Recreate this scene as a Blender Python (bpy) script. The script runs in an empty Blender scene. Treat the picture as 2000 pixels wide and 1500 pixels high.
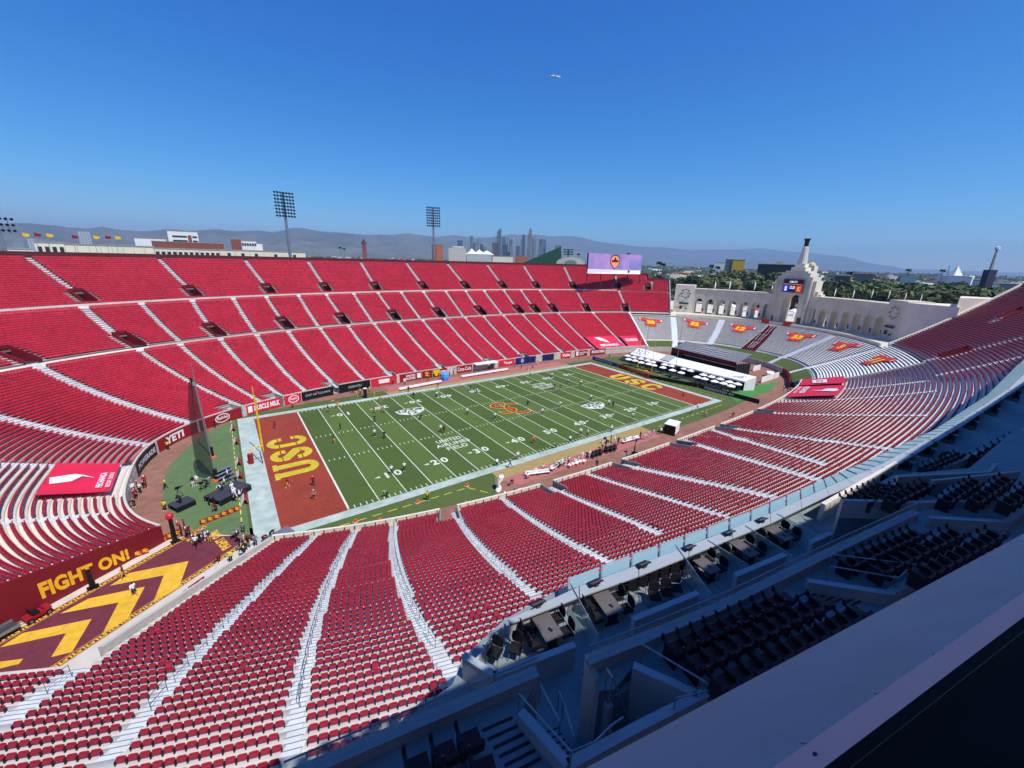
import bpy, bmesh, math, random
import numpy as np
from mathutils import Vector, Matrix
from mathutils.geometry import tessellate_polygon
random.seed(7); rng = np.random.default_rng(7)
scene = bpy.context.scene
COL = scene.collection

# ------------------------------------------------------------------ camera, sky, sun, exposure
CAM = np.array([-57.1033, -82.3380, 36.9776]); YAW, PITCH, ROLL, FPX = 0.955193, 0.293366, 0.0280328, 800.016
_f = np.array([math.cos(YAW)*math.cos(PITCH), math.sin(YAW)*math.cos(PITCH), -math.sin(PITCH)])
_r = np.cross(_f, [0, 0, 1]); _r /= np.linalg.norm(_r); _u = np.cross(_r, _f)
CR = math.cos(ROLL)*_r + math.sin(ROLL)*_u; CU = -math.sin(ROLL)*_r + math.cos(ROLL)*_u
cam_data = bpy.data.cameras.new('camera'); cam = bpy.data.objects.new('camera', cam_data); COL.objects.link(cam)
cam.matrix_world = Matrix(((CR[0], CU[0], -_f[0], CAM[0]), (CR[1], CU[1], -_f[1], CAM[1]), (CR[2], CU[2], -_f[2], CAM[2]), (0, 0, 0, 1)))
cam_data.sensor_width = 36; cam_data.lens = FPX*36/2000; cam_data.clip_start = 0.05; cam_data.clip_end = 60000
scene.camera = cam
SUN = Vector((0.13, -0.575, 1.0)).normalized()
world = bpy.data.worlds.new('World'); scene.world = world; world.use_nodes = True
wn = world.node_tree.nodes; wl = world.node_tree.links
sky = wn.new('ShaderNodeTexSky'); sky.sky_type = 'NISHITA'; sky.sun_disc = False
sky.sun_elevation = math.asin(SUN.z); sky.sun_rotation = math.atan2(SUN.x, SUN.y)
sky.altitude = 300; sky.air_density = 1.0; sky.dust_density = 0.15; sky.ozone_density = 4.0
# the phone's rendition of a clear sky: one smooth response curve per channel over the whole dome
sp = wn.new('ShaderNodeSeparateColor'); cbn = wn.new('ShaderNodeCombineColor'); wl.new(sky.outputs[0], sp.inputs[0])
for i, (ref, to, g) in enumerate(((5.2, 3.5, 2.0), (6.6, 6.3, 1.20), (6.6, 8.6, .78))):
    a_ = wn.new('ShaderNodeMath'); a_.operation = 'DIVIDE'; a_.inputs[1].default_value = ref; b_ = wn.new('ShaderNodeMath'); b_.operation = 'POWER'; b_.inputs[1].default_value = g; c_ = wn.new('ShaderNodeMath'); c_.operation = 'MULTIPLY'; c_.inputs[1].default_value = to
    wl.new(sp.outputs[i], a_.inputs[0]); wl.new(a_.outputs[0], b_.inputs[0]); wl.new(b_.outputs[0], c_.inputs[0]); wl.new(c_.outputs[0], cbn.inputs[i])
wl.new(cbn.outputs[0], wn['Background'].inputs[0]); wn['Background'].inputs[1].default_value = 0.10
sl = bpy.data.lights.new('sun', 'SUN'); sl.energy = 4.8; sl.angle = math.radians(0.53); sl.color = (1.0, 0.955, 0.89)
so = bpy.data.objects.new('sun', sl); COL.objects.link(so); so.rotation_euler = SUN.to_track_quat('Z', 'Y').to_euler()
scene.view_settings.view_transform = 'Standard'; scene.view_settings.look = 'None'
scene.view_settings.exposure = 0.12; scene.view_settings.gamma = 1.0; scene.view_settings.use_curve_mapping = False
scene.render.engine = 'CYCLES'
scene.cycles.max_bounces = 6; scene.cycles.volume_bounces = 0; scene.cycles.transparent_max_bounces = 12

# ------------------------------------------------------------------ helpers
def ray(u, v): return _f + CR*(u-1000)/FPX - CU*(v-750)/FPX
def at(u, v, z=0.0):                         # surveyed photo point on a level plane
    d = ray(u, v); t = (z-CAM[2])/d[2]; p = CAM+t*d; return Vector((p[0], p[1], z))
def atd(u, v, dist):                         # surveyed photo point at a horizontal distance from the camera
    d = ray(u, v); t = dist/math.hypot(d[0], d[1]); p = CAM+t*d; return Vector(p)
def aty(u, v, y):
    d = ray(u, v); t = (y-CAM[1])/d[1]; return Vector(CAM+t*d)
def atx(u, v, x):
    d = ray(u, v); t = (x-CAM[0])/d[0]; return Vector(CAM+t*d)
def lin(c): return tuple((x/12.92 if x <= .04045 else ((x+.055)/1.055)**2.4) for x in [v/255. for v in c])
MATS = {}
def mat(name, rgb, rough=0.7, var=0.12, scale=1.0, bump=0.0, metal=0.0, spec=0.3, island=0.0, emit=None):
    """procedural material: base colour broken up by two octaves of noise (object space), optional relief"""
    if name in MATS: return MATS[name]
    m = bpy.data.materials.new(name); m.use_nodes = True; nt = m.node_tree; n = nt.nodes; L = nt.links
    b = n['Principled BSDF']; b.inputs['Roughness'].default_value = rough; b.inputs['Metallic'].default_value = metal
    b.inputs['Specular IOR Level'].default_value = spec
    geo = n.new('ShaderNodeNewGeometry'); ns = n.new('ShaderNodeTexNoise'); ns.inputs['Scale'].default_value = scale; ns.inputs['Detail'].default_value = 5
    L.new(geo.outputs['Position'], ns.inputs['Vector'])
    mr = n.new('ShaderNodeMapRange'); mr.inputs[1].default_value = .25; mr.inputs[2].default_value = .75
    mr.inputs[3].default_value = 1-var; mr.inputs[4].default_value = 1+var
    L.new(ns.outputs[0], mr.inputs[0]); fac = mr.outputs[0]
    if var >= .05:                           # broad weathering on top of the fine break-up
        n2 = n.new('ShaderNodeTexNoise'); n2.inputs['Scale'].default_value = scale*.11; n2.inputs['Detail'].default_value = 7; n2.inputs['Roughness'].default_value = .65; L.new(geo.outputs['Position'], n2.inputs['Vector'])
        m2 = n.new('ShaderNodeMapRange'); m2.inputs[1].default_value = .3; m2.inputs[2].default_value = .7; m2.inputs[3].default_value = 1-var*.9; m2.inputs[4].default_value = 1+var*.6; L.new(n2.outputs[0], m2.inputs[0])
        m3 = n.new('ShaderNodeMath'); m3.operation = 'MULTIPLY'; L.new(fac, m3.inputs[0]); L.new(m2.outputs[0], m3.inputs[1]); fac = m3.outputs[0]
    if island:
        mi = n.new('ShaderNodeMapRange'); mi.inputs[3].default_value = 1-island; mi.inputs[4].default_value = 1+island
        L.new(geo.outputs['Random Per Island'], mi.inputs[0])
        mm = n.new('ShaderNodeMath'); mm.operation = 'MULTIPLY'; L.new(fac, mm.inputs[0]); L.new(mi.outputs[0], mm.inputs[1]); fac = mm.outputs[0]
    mx = n.new('ShaderNodeVectorMath'); mx.operation = 'SCALE'; mx.inputs[0].default_value = rgb; L.new(fac, mx.inputs['Scale'])
    L.new(mx.outputs[0], b.inputs['Base Color'])
    if bump:
        bp = n.new('ShaderNodeBump'); bp.inputs['Strength'].default_value = bump; bp.inputs['Distance'].default_value = 0.02
        L.new(ns.outputs[0], bp.inputs['Height']); L.new(bp.outputs[0], b.inputs['Normal'])
    if emit:
        b.inputs['Emission Color'].default_value = (*emit[0], 1); b.inputs['Emission Strength'].default_value = emit[1]
    MATS[name] = m; return m
def tag(o, label=None, cat=None, group=None, kind=None):
    if label: o['label'] = label
    if cat: o['category'] = cat
    if group: o['group'] = group
    if kind: o['kind'] = kind
    return o
def empty(name, loc=(0, 0, 0), rz=0, label=None, cat=None, group=None):
    o = bpy.data.objects.new(name, None); COL.objects.link(o); o.location = loc; o.rotation_euler = (0, 0, rz)
    o.empty_display_size = .2
    return tag(o, label, cat, group)
def link(name, me, parent=None, loc=None, rz=None):
    o = bpy.data.objects.new(name, me); COL.objects.link(o)
    if parent: o.parent = parent
    if loc is not None: o.location = loc
    if rz is not None: o.rotation_euler = (0, 0, rz)
    return o
class MB:
    """collects solids and builds them as one mesh"""
    def __init__(s): s.v = []; s.f = []; s.m = []
    def add(s, vs, fs, mi=0):
        k = len(s.v); s.v += [tuple(p) for p in vs]; s.f += [tuple(i+k for i in f) for f in fs]; s.m += [mi]*len(fs); return s
    def box(s, c, d, rz=0, mi=0, taper=1.0):
        x, y, z = d[0]/2, d[1]/2, d[2]/2; ca, sa = math.cos(rz), math.sin(rz); vs = []
        for k, zz in ((1, -z), (taper, z)):
            for a, b in ((-x, -y), (x, -y), (x, y), (-x, y)):
                vs.append((c[0]+(a*ca-b*sa)*k, c[1]+(a*sa+b*ca)*k, c[2]+zz))
        return s.add(vs, [(3, 2, 1, 0), (4, 5, 6, 7), (0, 1, 5, 4), (1, 2, 6, 5), (2, 3, 7, 6), (3, 0, 4, 7)], mi)
    def prism(s, poly, z0, z1, mi=0, top_only=False):
        n = len(poly); vs = [(p[0], p[1], z0) for p in poly]+[(p[0], p[1], z1) for p in poly]
        t = tessellate_polygon([[Vector((p[0], p[1], 0)) for p in poly]])
        area = sum(poly[i][0]*poly[(i+1) % n][1]-poly[(i+1) % n][0]*poly[i][1] for i in range(n))
        fs = []
        for a, b, c in t:
            cr = (poly[b][0]-poly[a][0])*(poly[c][1]-poly[a][1])-(poly[b][1]-poly[a][1])*(poly[c][0]-poly[a][0])
            if cr < 0: b, c = c, b
            fs.append((a+n, b+n, c+n))
            if not top_only: fs.append((c, b, a))
        if not top_only:
            for i in range(n):
                j = (i+1) % n; q = (i, j, j+n, i+n); fs.append(q if area > 0 else q[::-1])
        return s.add(vs, fs, mi)
    def hexa(s, bot, top, mi=0):             # 4 bottom + 4 top points
        return s.add(list(bot)+list(top), [(3, 2, 1, 0), (4, 5, 6, 7), (0, 1, 5, 4), (1, 2, 6, 5), (2, 3, 7, 6), (3, 0, 4, 7)], mi)
    def slab(s, quad, t, mi=0):              # a plate under the quad
        q = [Vector(p) for p in quad]; n = (q[1]-q[0]).cross(q[3]-q[0]).normalized()*t
        return s.hexa([p-n for p in q], q, mi)
    def tube(s, pts, r, n=6, mi=0, r2=None):
        pts = [Vector(p) for p in pts]; rings = []; m = len(pts)
        for i, p in enumerate(pts):
            d = (pts[min(i+1, m-1)]-pts[max(i-1, 0)]).normalized()
            a = d.cross(Vector((0, 0, 1)) if abs(d.z) < .95 else Vector((1, 0, 0))).normalized(); b = d.cross(a)
            rr = r if r2 is None else r+(r2-r)*i/(m-1)
            rings.append([p+(a*math.cos(2*math.pi*k/n)+b*math.sin(2*math.pi*k/n))*rr for k in range(n)])
        vs = [p for R in rings for p in R]; fs = []
        for i in range(m-1):
            for k in range(n):
                a = i*n+k; b = i*n+(k+1) % n; fs.append((a, b, b+n, a+n))
        fs.append(tuple(range(n))[::-1]); fs.append(tuple(range((m-1)*n, m*n)))
        return s.add(vs, fs, mi)
    def lathe(s, prof, c=(0, 0, 0), n=12, mi=0):
        vs = [(c[0]+r*math.cos(2*math.pi*k/n), c[1]+r*math.sin(2*math.pi*k/n), c[2]+z) for r, z in prof for k in range(n)]; fs = []
        for i in range(len(prof)-1):
            for k in range(n):
                a = i*n+k; b = i*n+(k+1) % n; fs.append((a, b, b+n, a+n))
        if prof[0][0] > 1e-4: fs.append(tuple(range(n))[::-1])
        if prof[-1][0] > 1e-4: fs.append(tuple(range((len(prof)-1)*n, len(prof)*n)))
        return s.add(vs, fs, mi)
    def wall(s, a, b, z0, z1, t, mi=0):
        a = Vector(a).to_2d(); b = Vector(b).to_2d(); d = (b-a).normalized(); n = Vector((-d.y, d.x))*t/2
        return s.prism([a-n, b-n, b+n, a+n], z0, z1, mi)
    def mesh(s, name, mats):
        me = bpy.data.meshes.new(name); me.from_pydata(s.v, [], s.f)
        for m in (mats if isinstance(mats, (list, tuple)) else [mats]): me.materials.append(m)
        if any(s.m): me.polygons.foreach_set('material_index', s.m)
        me.update(); return me
    def build(s, name, mats, parent=None, loc=None, rz=None): return link(name, s.mesh(name, mats), parent, loc, rz)
def npmesh(name, V, F, mats, mi=None):
    """quads from numpy arrays"""
    me = bpy.data.meshes.new(name); nv, nf = len(V), len(F)
    me.vertices.add(nv); me.vertices.foreach_set('co', np.ascontiguousarray(V, dtype=np.float32).ravel())
    me.loops.add(nf*4); me.loops.foreach_set('vertex_index', np.ascontiguousarray(F, dtype=np.int32).ravel())
    me.polygons.add(nf); me.polygons.foreach_set('loop_start', np.arange(0, nf*4, 4, dtype=np.int32))
    for m in mats: me.materials.append(m)
    if mi is not None: me.polygons.foreach_set('material_index', np.asarray(mi, dtype=np.int32))
    me.update(calc_edges=True); return me
_tc = {}
def text2d(txt, bold=0.0, space=1.0):
    """flat lettering as (verts, tris) normalised to height 1, x from 0"""
    k = (txt, bold, space)
    if k in _tc: return _tc[k]
    c = bpy.data.curves.new('t', 'FONT'); c.body = txt; c.offset = bold; c.fill_mode = 'FRONT'; c.space_character = space; c.resolution_u = 3
    o = bpy.data.objects.new('t', c); COL.objects.link(o)
    me = o.evaluated_get(bpy.context.evaluated_depsgraph_get()).to_mesh()
    v = np.array([p.co[:2] for p in me.vertices]) if len(me.vertices) else np.zeros((0, 2)); f = [tuple(p.vertices) for p in me.polygons]
    bpy.data.objects.remove(o); bpy.data.curves.remove(c)
    mn, mx = v.min(0), v.max(0); h = mx[1]-mn[1]; v = (v-mn)/h
    _tc[k] = (v, f); return _tc[k]
def lettering(mb, txt, fn, x0, x1, y0, y1, mi=0, bold=0.02, space=1.05):
    """letters stretched into [x0,x1]x[y0,y1] and mapped to 3D by fn(x,y)"""
    v, f = text2d(txt, bold, space); w = v[:, 0].max()
    mb.add([fn(x0+(x1-x0)*a/w, y0+(y1-y0)*b) for a, b in v], f, mi)
def glyph(mb, ch, fn, xc, y0, h, wmax, bold=.03):
    v, f = text2d(ch, bold); w = v[:, 0].max(); k = min(h, wmax/w) if w*h > wmax else h
    mb.add([fn(xc+(a-w/2)*(k if w*h > wmax else h), y0+h*b) for a, b in v], f)
def bil(q, off=0.02):                        # bilinear map of the unit square on a quad (bl, br, tr, tl), lifted by off
    q = [Vector(p) for p in q]; n = (q[1]-q[0]).cross(q[3]-q[0]).normalized()*off
    return lambda x, y: (q[0]*(1-x)*(1-y)+q[1]*x*(1-y)+q[2]*x*y+q[3]*(1-x)*y+n)
def flat(o, ex, ey, z):                      # map on the level ground
    o = Vector(o); ex = Vector(ex); ey = Vector(ey)
    return lambda x, y: (o.x+ex.x*x+ey.x*y, o.y+ex.y*x+ey.y*y, z)
def cp(o, parent=None):
    c = o.copy(); COL.objects.link(c); c.parent = parent
    for ch in o.children: cp(ch, c)
    return c

# ------------------------------------------------------------------ materials
CONC = mat('concrete', lin((196, 190, 178)), .85, .10, .6, .2)
TREAD = mat('painted_tread', lin((214, 206, 194)), .75, .08, .9)
GREYC = mat('grey_concrete', lin((150, 148, 142)), .85, .12, .5, .2)
WHITEP = mat('white_paint', lin((226, 230, 230)), .6, .05, 1.5)
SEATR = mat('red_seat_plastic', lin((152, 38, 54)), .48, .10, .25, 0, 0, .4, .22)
SEATD = mat('seat_bracket', lin((40, 30, 33)), .5, .1, 4)
MAROON = mat('maroon_paint', lin((120, 22, 34)), .6, .1, .7)
BLACK = mat('black_paint', lin((22, 22, 25)), .5, .2, 2)
DARKG = mat('dark_grey', lin((62, 64, 68)), .6, .15, 2)
STEEL = mat('galvanised_steel', lin((150, 155, 160)), .45, .1, 3, 0, .6)
GOLD = mat('gold_paint', lin((238, 178, 34)), .6, .06, 1)
CARD = mat('cardinal_paint', lin((140, 20, 32)), .6, .08, .8)
REDV = mat('red_vinyl', lin((205, 34, 58)), .45, .05, .6)
WHITEV = mat('white_vinyl', lin((238, 238, 236)), .45, .03, .6)
YELLOW = mat('yellow_paint', lin((240, 196, 20)), .4, .05, 1)
ORANGE = mat('orange_plastic', lin((232, 92, 24)), .5, .05, 2)
BLUEV = mat('blue_vinyl', lin((34, 52, 140)), .45, .05, 1)
SKIN = [mat('skin_light', lin((204, 150, 122)), .5, .05, 8), mat('skin_dark', lin((96, 62, 44)), .5, .05, 8)]
GLASS = bpy.data.materials.new('clear_glass'); GLASS.use_nodes = True
_n = GLASS.node_tree.nodes; _b = _n['Principled BSDF']; _b.inputs['Base Color'].default_value = (.62, .74, .76, 1); _b.inputs['Roughness'].default_value = .05
_tr = _n.new('ShaderNodeBsdfTransparent'); _tr.inputs[0].default_value = (.86, .93, .93, 1); _mx = _n.new('ShaderNodeMixShader'); _mx.inputs[0].default_value = .22
GLASS.node_tree.links.new(_tr.outputs[0], _mx.inputs[1]); GLASS.node_tree.links.new(_b.outputs[0], _mx.inputs[2]); GLASS.node_tree.links.new(_mx.outputs[0], _n['Material Output'].inputs[0])

# ------------------------------------------------------------------ the bowl: a family of super-ellipses
XCI, AI, BI, NI, XCO, AO, NO, ZF, S0, BO, ZR = 20.375, 93.436, 36.941, 2.829, 15.186, 167.654, 1.992, 1.944, 0.290, 109.47, 35.529
DD = BO-BI; CC = (ZR-ZF-S0*DD)/DD**2
SX = ((4.47, -3.8, -2.1, 16.0, -5.91, 1.44, 3.38, -28.32, .08, 8.65, -1.53, 14.73, 1.53, -6.36, -.64, 1.85, -.43, -.16, .31, -2.32, -.81, 3.08),
      (8.3, -7.12, -1.47, -3.32, -12.28, 13.01, 2.46, 5.2, 3.82, -9.19, -.77, -2.35, .45, 3.26, -.85, -.82, -.45, .49, .78, -.24, -.59, -.66))
_sm = lambda x: np.clip(x, 0, 1)**2*(3-2*np.clip(x, 0, 1))
def S(th, u):
    """bowl point(s) for a bearing th in degrees and a level u (0 = field wall, 1 = rim); the rebuilt south stand is shallower"""
    dg = np.asarray(th, float); th = np.radians(dg); u = np.asarray(u, float); c, s = np.cos(th), np.sin(th)
    se = lambda a, b, n: (a*np.sign(c)*np.abs(c)**(2/n), b*np.sign(s)*np.abs(s)**(2/n))
    xi, yi = se(AI, BI, NI); xo, yo = se(AO, BO, NO)
    x = XCI+xi+(XCO+xo-XCI-xi)*u; y = yi+(yo-yi)*u; d = u*DD; z = ZF+S0*d+CC*d*d
    if np.any((dg > 202) & (dg < 302)):
        w = _sm((dg-203)/20)*_sm((292-dg)/46); win = _sm((dg-202)/5)*_sm((301-dg)/7); t = np.clip((dg-248)/52, -1, 1); dx = dy = 0; T0, T1 = np.ones_like(t), t; uu = np.minimum(u, .75)
        for i in range(11):
            dx = dx+T0*(SX[0][2*i]*uu**2+SX[0][2*i+1]*uu**3); dy = dy+T0*(SX[1][2*i]*uu**2+SX[1][2*i+1]*uu**3); T0, T1 = T1, 2*t*T1-T0
        x = x+dx*win; y = y+dy*win; z = (1-w)*z+w*(ZF+.285*d)
    k_ = _sm((dg-188)/16)*(1-_sm((dg-212)/14))*_sm((.5-u)/.12); z = z-k_*(z-ZF)*.48
    return np.stack(np.broadcast_arrays(x, y, z), -1)
def P(th, u, dz=0.0): p = S(th, u); return Vector((float(p[0]), float(p[1]), float(p[2])+dz))
def zlev(u): d = u*DD; return ZF+S0*d+CC*d*d
def zl(t, u): return float(S(t, u)[2])
# tunnel ramp axis at the west end
RO = np.array([-73.4, -24.8]); RE1 = np.array([.82, .572]); RE2 = np.array([.572, -.82])
def RP(a, b, z=0.0): q = RO+RE1*a+RE2*b; return Vector((q[0], q[1], z))
_ths = np.linspace(178, 245, 1341)
def ramp_th(u, e2):
    p = S(_ths, u)[:, :2]; e = (p-RO)@RE2; i = np.argmax(e > e2); return float(_ths[i])
DU = 0.0115; NROW = int(1/DU)
# ------------------------------------------------------------------ ground sheets
def inner_poly(off=0.0, n=180, lo=0, hi=360):
    out = []
    for k in range(n):
        a = lo+(hi-lo)*k/n; p = S(a, off); out.append((float(p[0]), float(p[1])))
    return out
GRASS = bpy.data.materials.new('turf'); GRASS.use_nodes = True
def _turf(m, base, dark, stripes):
    nt = m.node_tree; n = nt.nodes; L = nt.links; b = n['Principled BSDF']; b.inputs['Roughness'].default_value = .9; b.inputs['Specular IOR Level'].default_value = .15
    g = n.new('ShaderNodeNewGeometry'); sx = n.new('ShaderNodeSeparateXYZ'); L.new(g.outputs['Position'], sx.inputs[0])
    a = n.new('ShaderNodeTexNoise'); a.inputs['Scale'].default_value = 3.5; a.inputs['Detail'].default_value = 8; L.new(g.outputs['Position'], a.inputs['Vector'])
    c = n.new('ShaderNodeTexNoise'); c.inputs['Scale'].default_value = .09; c.inputs['Detail'].default_value = 4; L.new(g.outputs['Position'], c.inputs['Vector'])
    ad = n.new('ShaderNodeMath'); ad.operation = 'ADD'; L.new(a.outputs[0], ad.inputs[0]); L.new(c.outputs[0], ad.inputs[1])
    mr = n.new('ShaderNodeMapRange'); mr.inputs[1].default_value = .6; mr.inputs[2].default_value = 1.4; L.new(ad.outputs[0], mr.inputs[0])
    mx = n.new('ShaderNodeMixRGB'); mx.inputs[1].default_value = (*dark, 1); mx.inputs[2].default_value = (*base, 1); L.new(mr.outputs[0], mx.inputs[0])
    out = mx.outputs[0]
    if stripes:                              # mowing direction alternates every five yards
        dv = n.new('ShaderNodeMath'); dv.operation = 'MULTIPLY_ADD'; dv.inputs[1].default_value = 1/9.144; dv.inputs[2].default_value = 20; L.new(sx.outputs[0], dv.inputs[0])
        fr = n.new('ShaderNodeMath'); fr.operation = 'FRACT'; L.new(dv.outputs[0], fr.inputs[0])
        gt = n.new('ShaderNodeMath'); gt.operation = 'GREATER_THAN'; gt.inputs[1].default_value = .5; L.new(fr.outputs[0], gt.inputs[0])
        m2 = n.new('ShaderNodeMapRange'); m2.inputs[3].default_value = .86; m2.inputs[4].default_value = 1.1; L.new(gt.outputs[0], m2.inputs[0])
        sc = n.new('ShaderNodeVectorMath'); sc.operation = 'SCALE'; L.new(out, sc.inputs[0]); L.new(m2.outputs[0], sc.inputs['Scale']); out = sc.outputs[0]
    L.new(out, b.inputs['Base Color'])
    bp = n.new('ShaderNodeBump'); bp.inputs['Strength'].default_value = .4; bp.inputs['Distance'].default_value = .03; L.new(a.outputs[0], bp.inputs['Height']); L.new(bp.outputs[0], b.inputs['Normal'])
_turf(GRASS, (.096, .145, .036), (.064, .107, .025), True)
APRON = bpy.data.materials.new('apron_turf'); APRON.use_nodes = True; _turf(APRON, (.100, .138, .040), (.062, .096, .025), False)
ASTRO = mat('artificial_turf', (.105, .165, .065), .9, .12, .8)
DIRT = mat('running_track_dirt', lin((140, 100, 84)), .95, .22, .6, .3)
PINK = mat('salmon_rubber', lin((172, 104, 98)), .9, .08, .5)
TAN = mat('gold_rubber', lin((160, 138, 86)), .9, .08, .5)
LIME = mat('lime_white', lin((168, 184, 174)), .9, .22, .7)
LINEW = mat('field_line_white', lin((206, 214, 196)), .9, .12, 1.2)
EZRED = mat('endzone_cardinal', lin((142, 58, 42)), .92, .2, 2.2)
EZGOLD = mat('endzone_gold', lin((196, 176, 44)), .92, .2, 2.2)
FLOGO = mat('field_cardinal', lin((150, 50, 38)), .92, .1, 1.2)
def sheet(name, poly, z, m, kind='structure', parent=None):
    o = MB().prism(poly, 0, z, 0, True).build(name, m, parent)
    if kind: o['kind'] = kind
    return o
sheet('running_track', inner_poly(.02, 240), 0.0, DIRT)
# ramp floor
sheet('tunnel_ramp', [tuple(RP(a, b))[:2] for a, b in ((-26, -1.8), (8.2, -1.8), (13.5, 3), (16, 13), (-4, 22), (-26, 24))], 0.004, CONC)
W2 = 24.384; YD = .9144
apron = [(-58.6, -24.6), (-53.3, -27.2), (-45.8, -29.4), (-32.5, -31.6), (-25, -33.6), (-21.3, -27.2), (-21.3, -26), (20.2, -26), (20.6, -31.2), (40, -31.4), (55, -30.6), (66, -29.2), (74, -28), (82, -25.5),
         (88, -19), (90.5, -8), (91, 6), (88, 18), (82, 25), (74, 28.3), (66, 29.2), (46.6, 29.4), (46.4, 26.3), (-22.6, 26.3), (-22.8, 30.4), (-42, 29.9), (-54.5, 28.9), (-58.6, 26.5)]
sheet('sideline_grass', apron, .004, APRON)
semi = [(-58.5, 26), (-61.5, 23.2), (-64.3, 19.6), (-67, 13.6), (-69.1, 6.5), (-69.5, 0), (-68.9, -6.5), (-67.6, -11.8), (-64.8, -17.9), (-61.5, -21.3), (-58.5, -23.4)]
sheet('artificial_turf', semi, .008, ASTRO)
sheet('bench_area', [(-21.4, -29.2), (20.3, -29.2), (20.3, -32.4), (-19.5, -32.4)], .010, PINK)
sheet('coaches_strip', [(-21.4, -26.3), (20.3, -26.3), (20.3, -29.2), (-21.4, -29.2)], .014, TAN)
sheet('bench_area', [(-22.5, 28.2), (46.4, 28.2), (45.6, 33.6), (-20, 33.6)], .010, PINK)
sheet('coaches_strip', [(-22.5, 26.3), (46.4, 26.3), (46.4, 28.2), (-22.5, 28.2)], .014, TAN)
sheet('mat_floor', [(67.0, -17.5), (72.5, -27.0), (79.5, -23.5), (91.5, 20.0), (84, 30), (70, 24.5)], .016, mat('black_event_matting', lin((34, 37, 42)), .8, .2, 1))
# marked field: border, turf, end zones, yard lines, hash marks, numbers
field = sheet('playing_field', [(-45.72, -W2), (45.72, -W2), (45.72, W2), (-45.72, W2)], .012, GRASS)
def piece(name, poly, z, m, parent=None, kind=None):
    o = MB().prism(poly, 0, z, 0, True).build(name, m, parent or field)
    if kind: o['kind'] = kind
    return o
def rect(x0, x1, y0, y1): return [(x0, y0), (x1, y0), (x1, y1), (x0, y1)]
B = 1.83; XW = -58.1; XE = 54.86+B
for r in (rect(XW, XE, -W2-B, -W2), rect(XW, XE, W2, W2+B), rect(XW, -54.86, -W2, W2), rect(54.86, XE, -W2, W2)): piece('border', r, .012, LIME)
for s in (-1, 1): piece('end_zone', rect(*sorted((s*54.86, s*45.78)), -W2, W2), .012, EZRED)
piece('goal_line', rect(-45.9, -45.6, -W2, W2), .016, LINEW); piece('goal_line', rect(45.6, 45.9, -W2, W2), .016, LINEW)
for k in range(5, 100, 5):
    x = (k-50)*YD; piece('yard_line', rect(x-.075, x+.075, -W2+.1, W2-.1), .016, LINEW)
hm = MB()
for k in range(1, 100):
    if k % 5 == 0: continue
    x = (k-50)*YD
    for y0, y1 in ((-W2+.15, -W2+.95), (W2-.95, W2-.15), (-6.5, -5.8), (5.8, 6.5)): hm.prism(rect(x-.07, x+.07, y0, y1), 0, .016, 0, True)
hm.build('hash_marks', LINEW, field)['kind'] = 'stuff'
for k in range(10, 100, 10):
    t = str(k if k <= 50 else 100-k); x = (k-50)*YD
    for s in (-1, 1):
        mb = MB(); ex = (-s, 0); yb = s*(W2-6.2-2.1*(1 if s < 0 else 1))
        for ci, ch in enumerate(t):          # one digit each side of the line
            c = -1 if ci == 0 else 1
            glyph(mb, ch, flat((x, s*(W2-6.2)), (-s, 0), (0, -s), .018), c*1.0, 0, 2.0, 1.55)
        if t != '50':
            side = -1 if k < 50 else 1       # arrow points to the nearer goal
            dx = side*2.2
            mb.prism([(x+dx, s*(W2-7.5)), (x+dx, s*(W2-6.9)), (x+dx+side*1.0, s*(W2-7.2))], 0, .018, 0, True)
        mb.build('yard_number', LINEW, field)
def block_letter(mb, ch, fn):
    """slab-serif college letters in the unit square"""
    R = lambda a, b, c, d: mb.add([fn(a, b), fn(c, b), fn(c, d), fn(a, d)], [(0, 1, 2, 3)])
    def arc(cx, cy, r0x, r0y, r1x, r1y, a0, a1, n=8):
        for i in range(n):
            p, q = [math.radians(a0+(a1-a0)*(i+j)/n) for j in (0, 1)]
            pts = [(cx+r0x*math.cos(p), cy+r0y*math.sin(p)), (cx+r1x*math.cos(p), cy+r1y*math.sin(p)), (cx+r1x*math.cos(q), cy+r1y*math.sin(q)), (cx+r0x*math.cos(q), cy+r0y*math.sin(q))]
            mb.add([fn(*k) for k in pts], [(0, 1, 2, 3)])
    if ch == 'U':
        R(.05, .3, .36, 1); R(.64, .3, .95, 1); arc(.5, .3, .14, .12, .45, .3, 180, 360); R(-.04, .9, .05, 1); R(.95, .9, 1.04, 1); R(.36, .9, .41, 1); R(.59, .9, .64, 1)
    if ch == 'S':
        arc(.5, .72, .16, .1, .45, .28, 0, 180); arc(.5, .28, .16, .1, .45, .28, 180, 360)
        R(.66, .62, .95, .74); R(.05, .26, .34, .38)
        mb.add([fn(*k) for k in ((.05, .74), (.34, .74), (.95, .28), (.66, .26), (.05, .6), (.95, .42), (.66, .28))], [(0, 4, 3, 1), (1, 3, 2, 5)])
    if ch == 'C':
        arc(.5, .7, .17, .12, .45, .3, 0, 180); arc(.5, .3, .17, .12, .45, .3, 180, 360); R(.05, .28, .33, .72); R(.67, .62, .95, .72); R(.67, .28, .95, .38)
for s in (-1, 1):
    for i, ch in enumerate('USC'):
        c = (-6.5+i*6.5)
        mb = MB(); w = 5.6; h = 7.3
        if s < 0: fn = flat((-46.6, .4+c-w/2), (0, w), (-h, 0), .018)
        else: fn = flat((46.6, -.3-c+w/2), (0, -w), (h, 0), .018)
        block_letter(mb, ch, fn); mb.build('end_zone_letter', EZGOLD, field)
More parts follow.
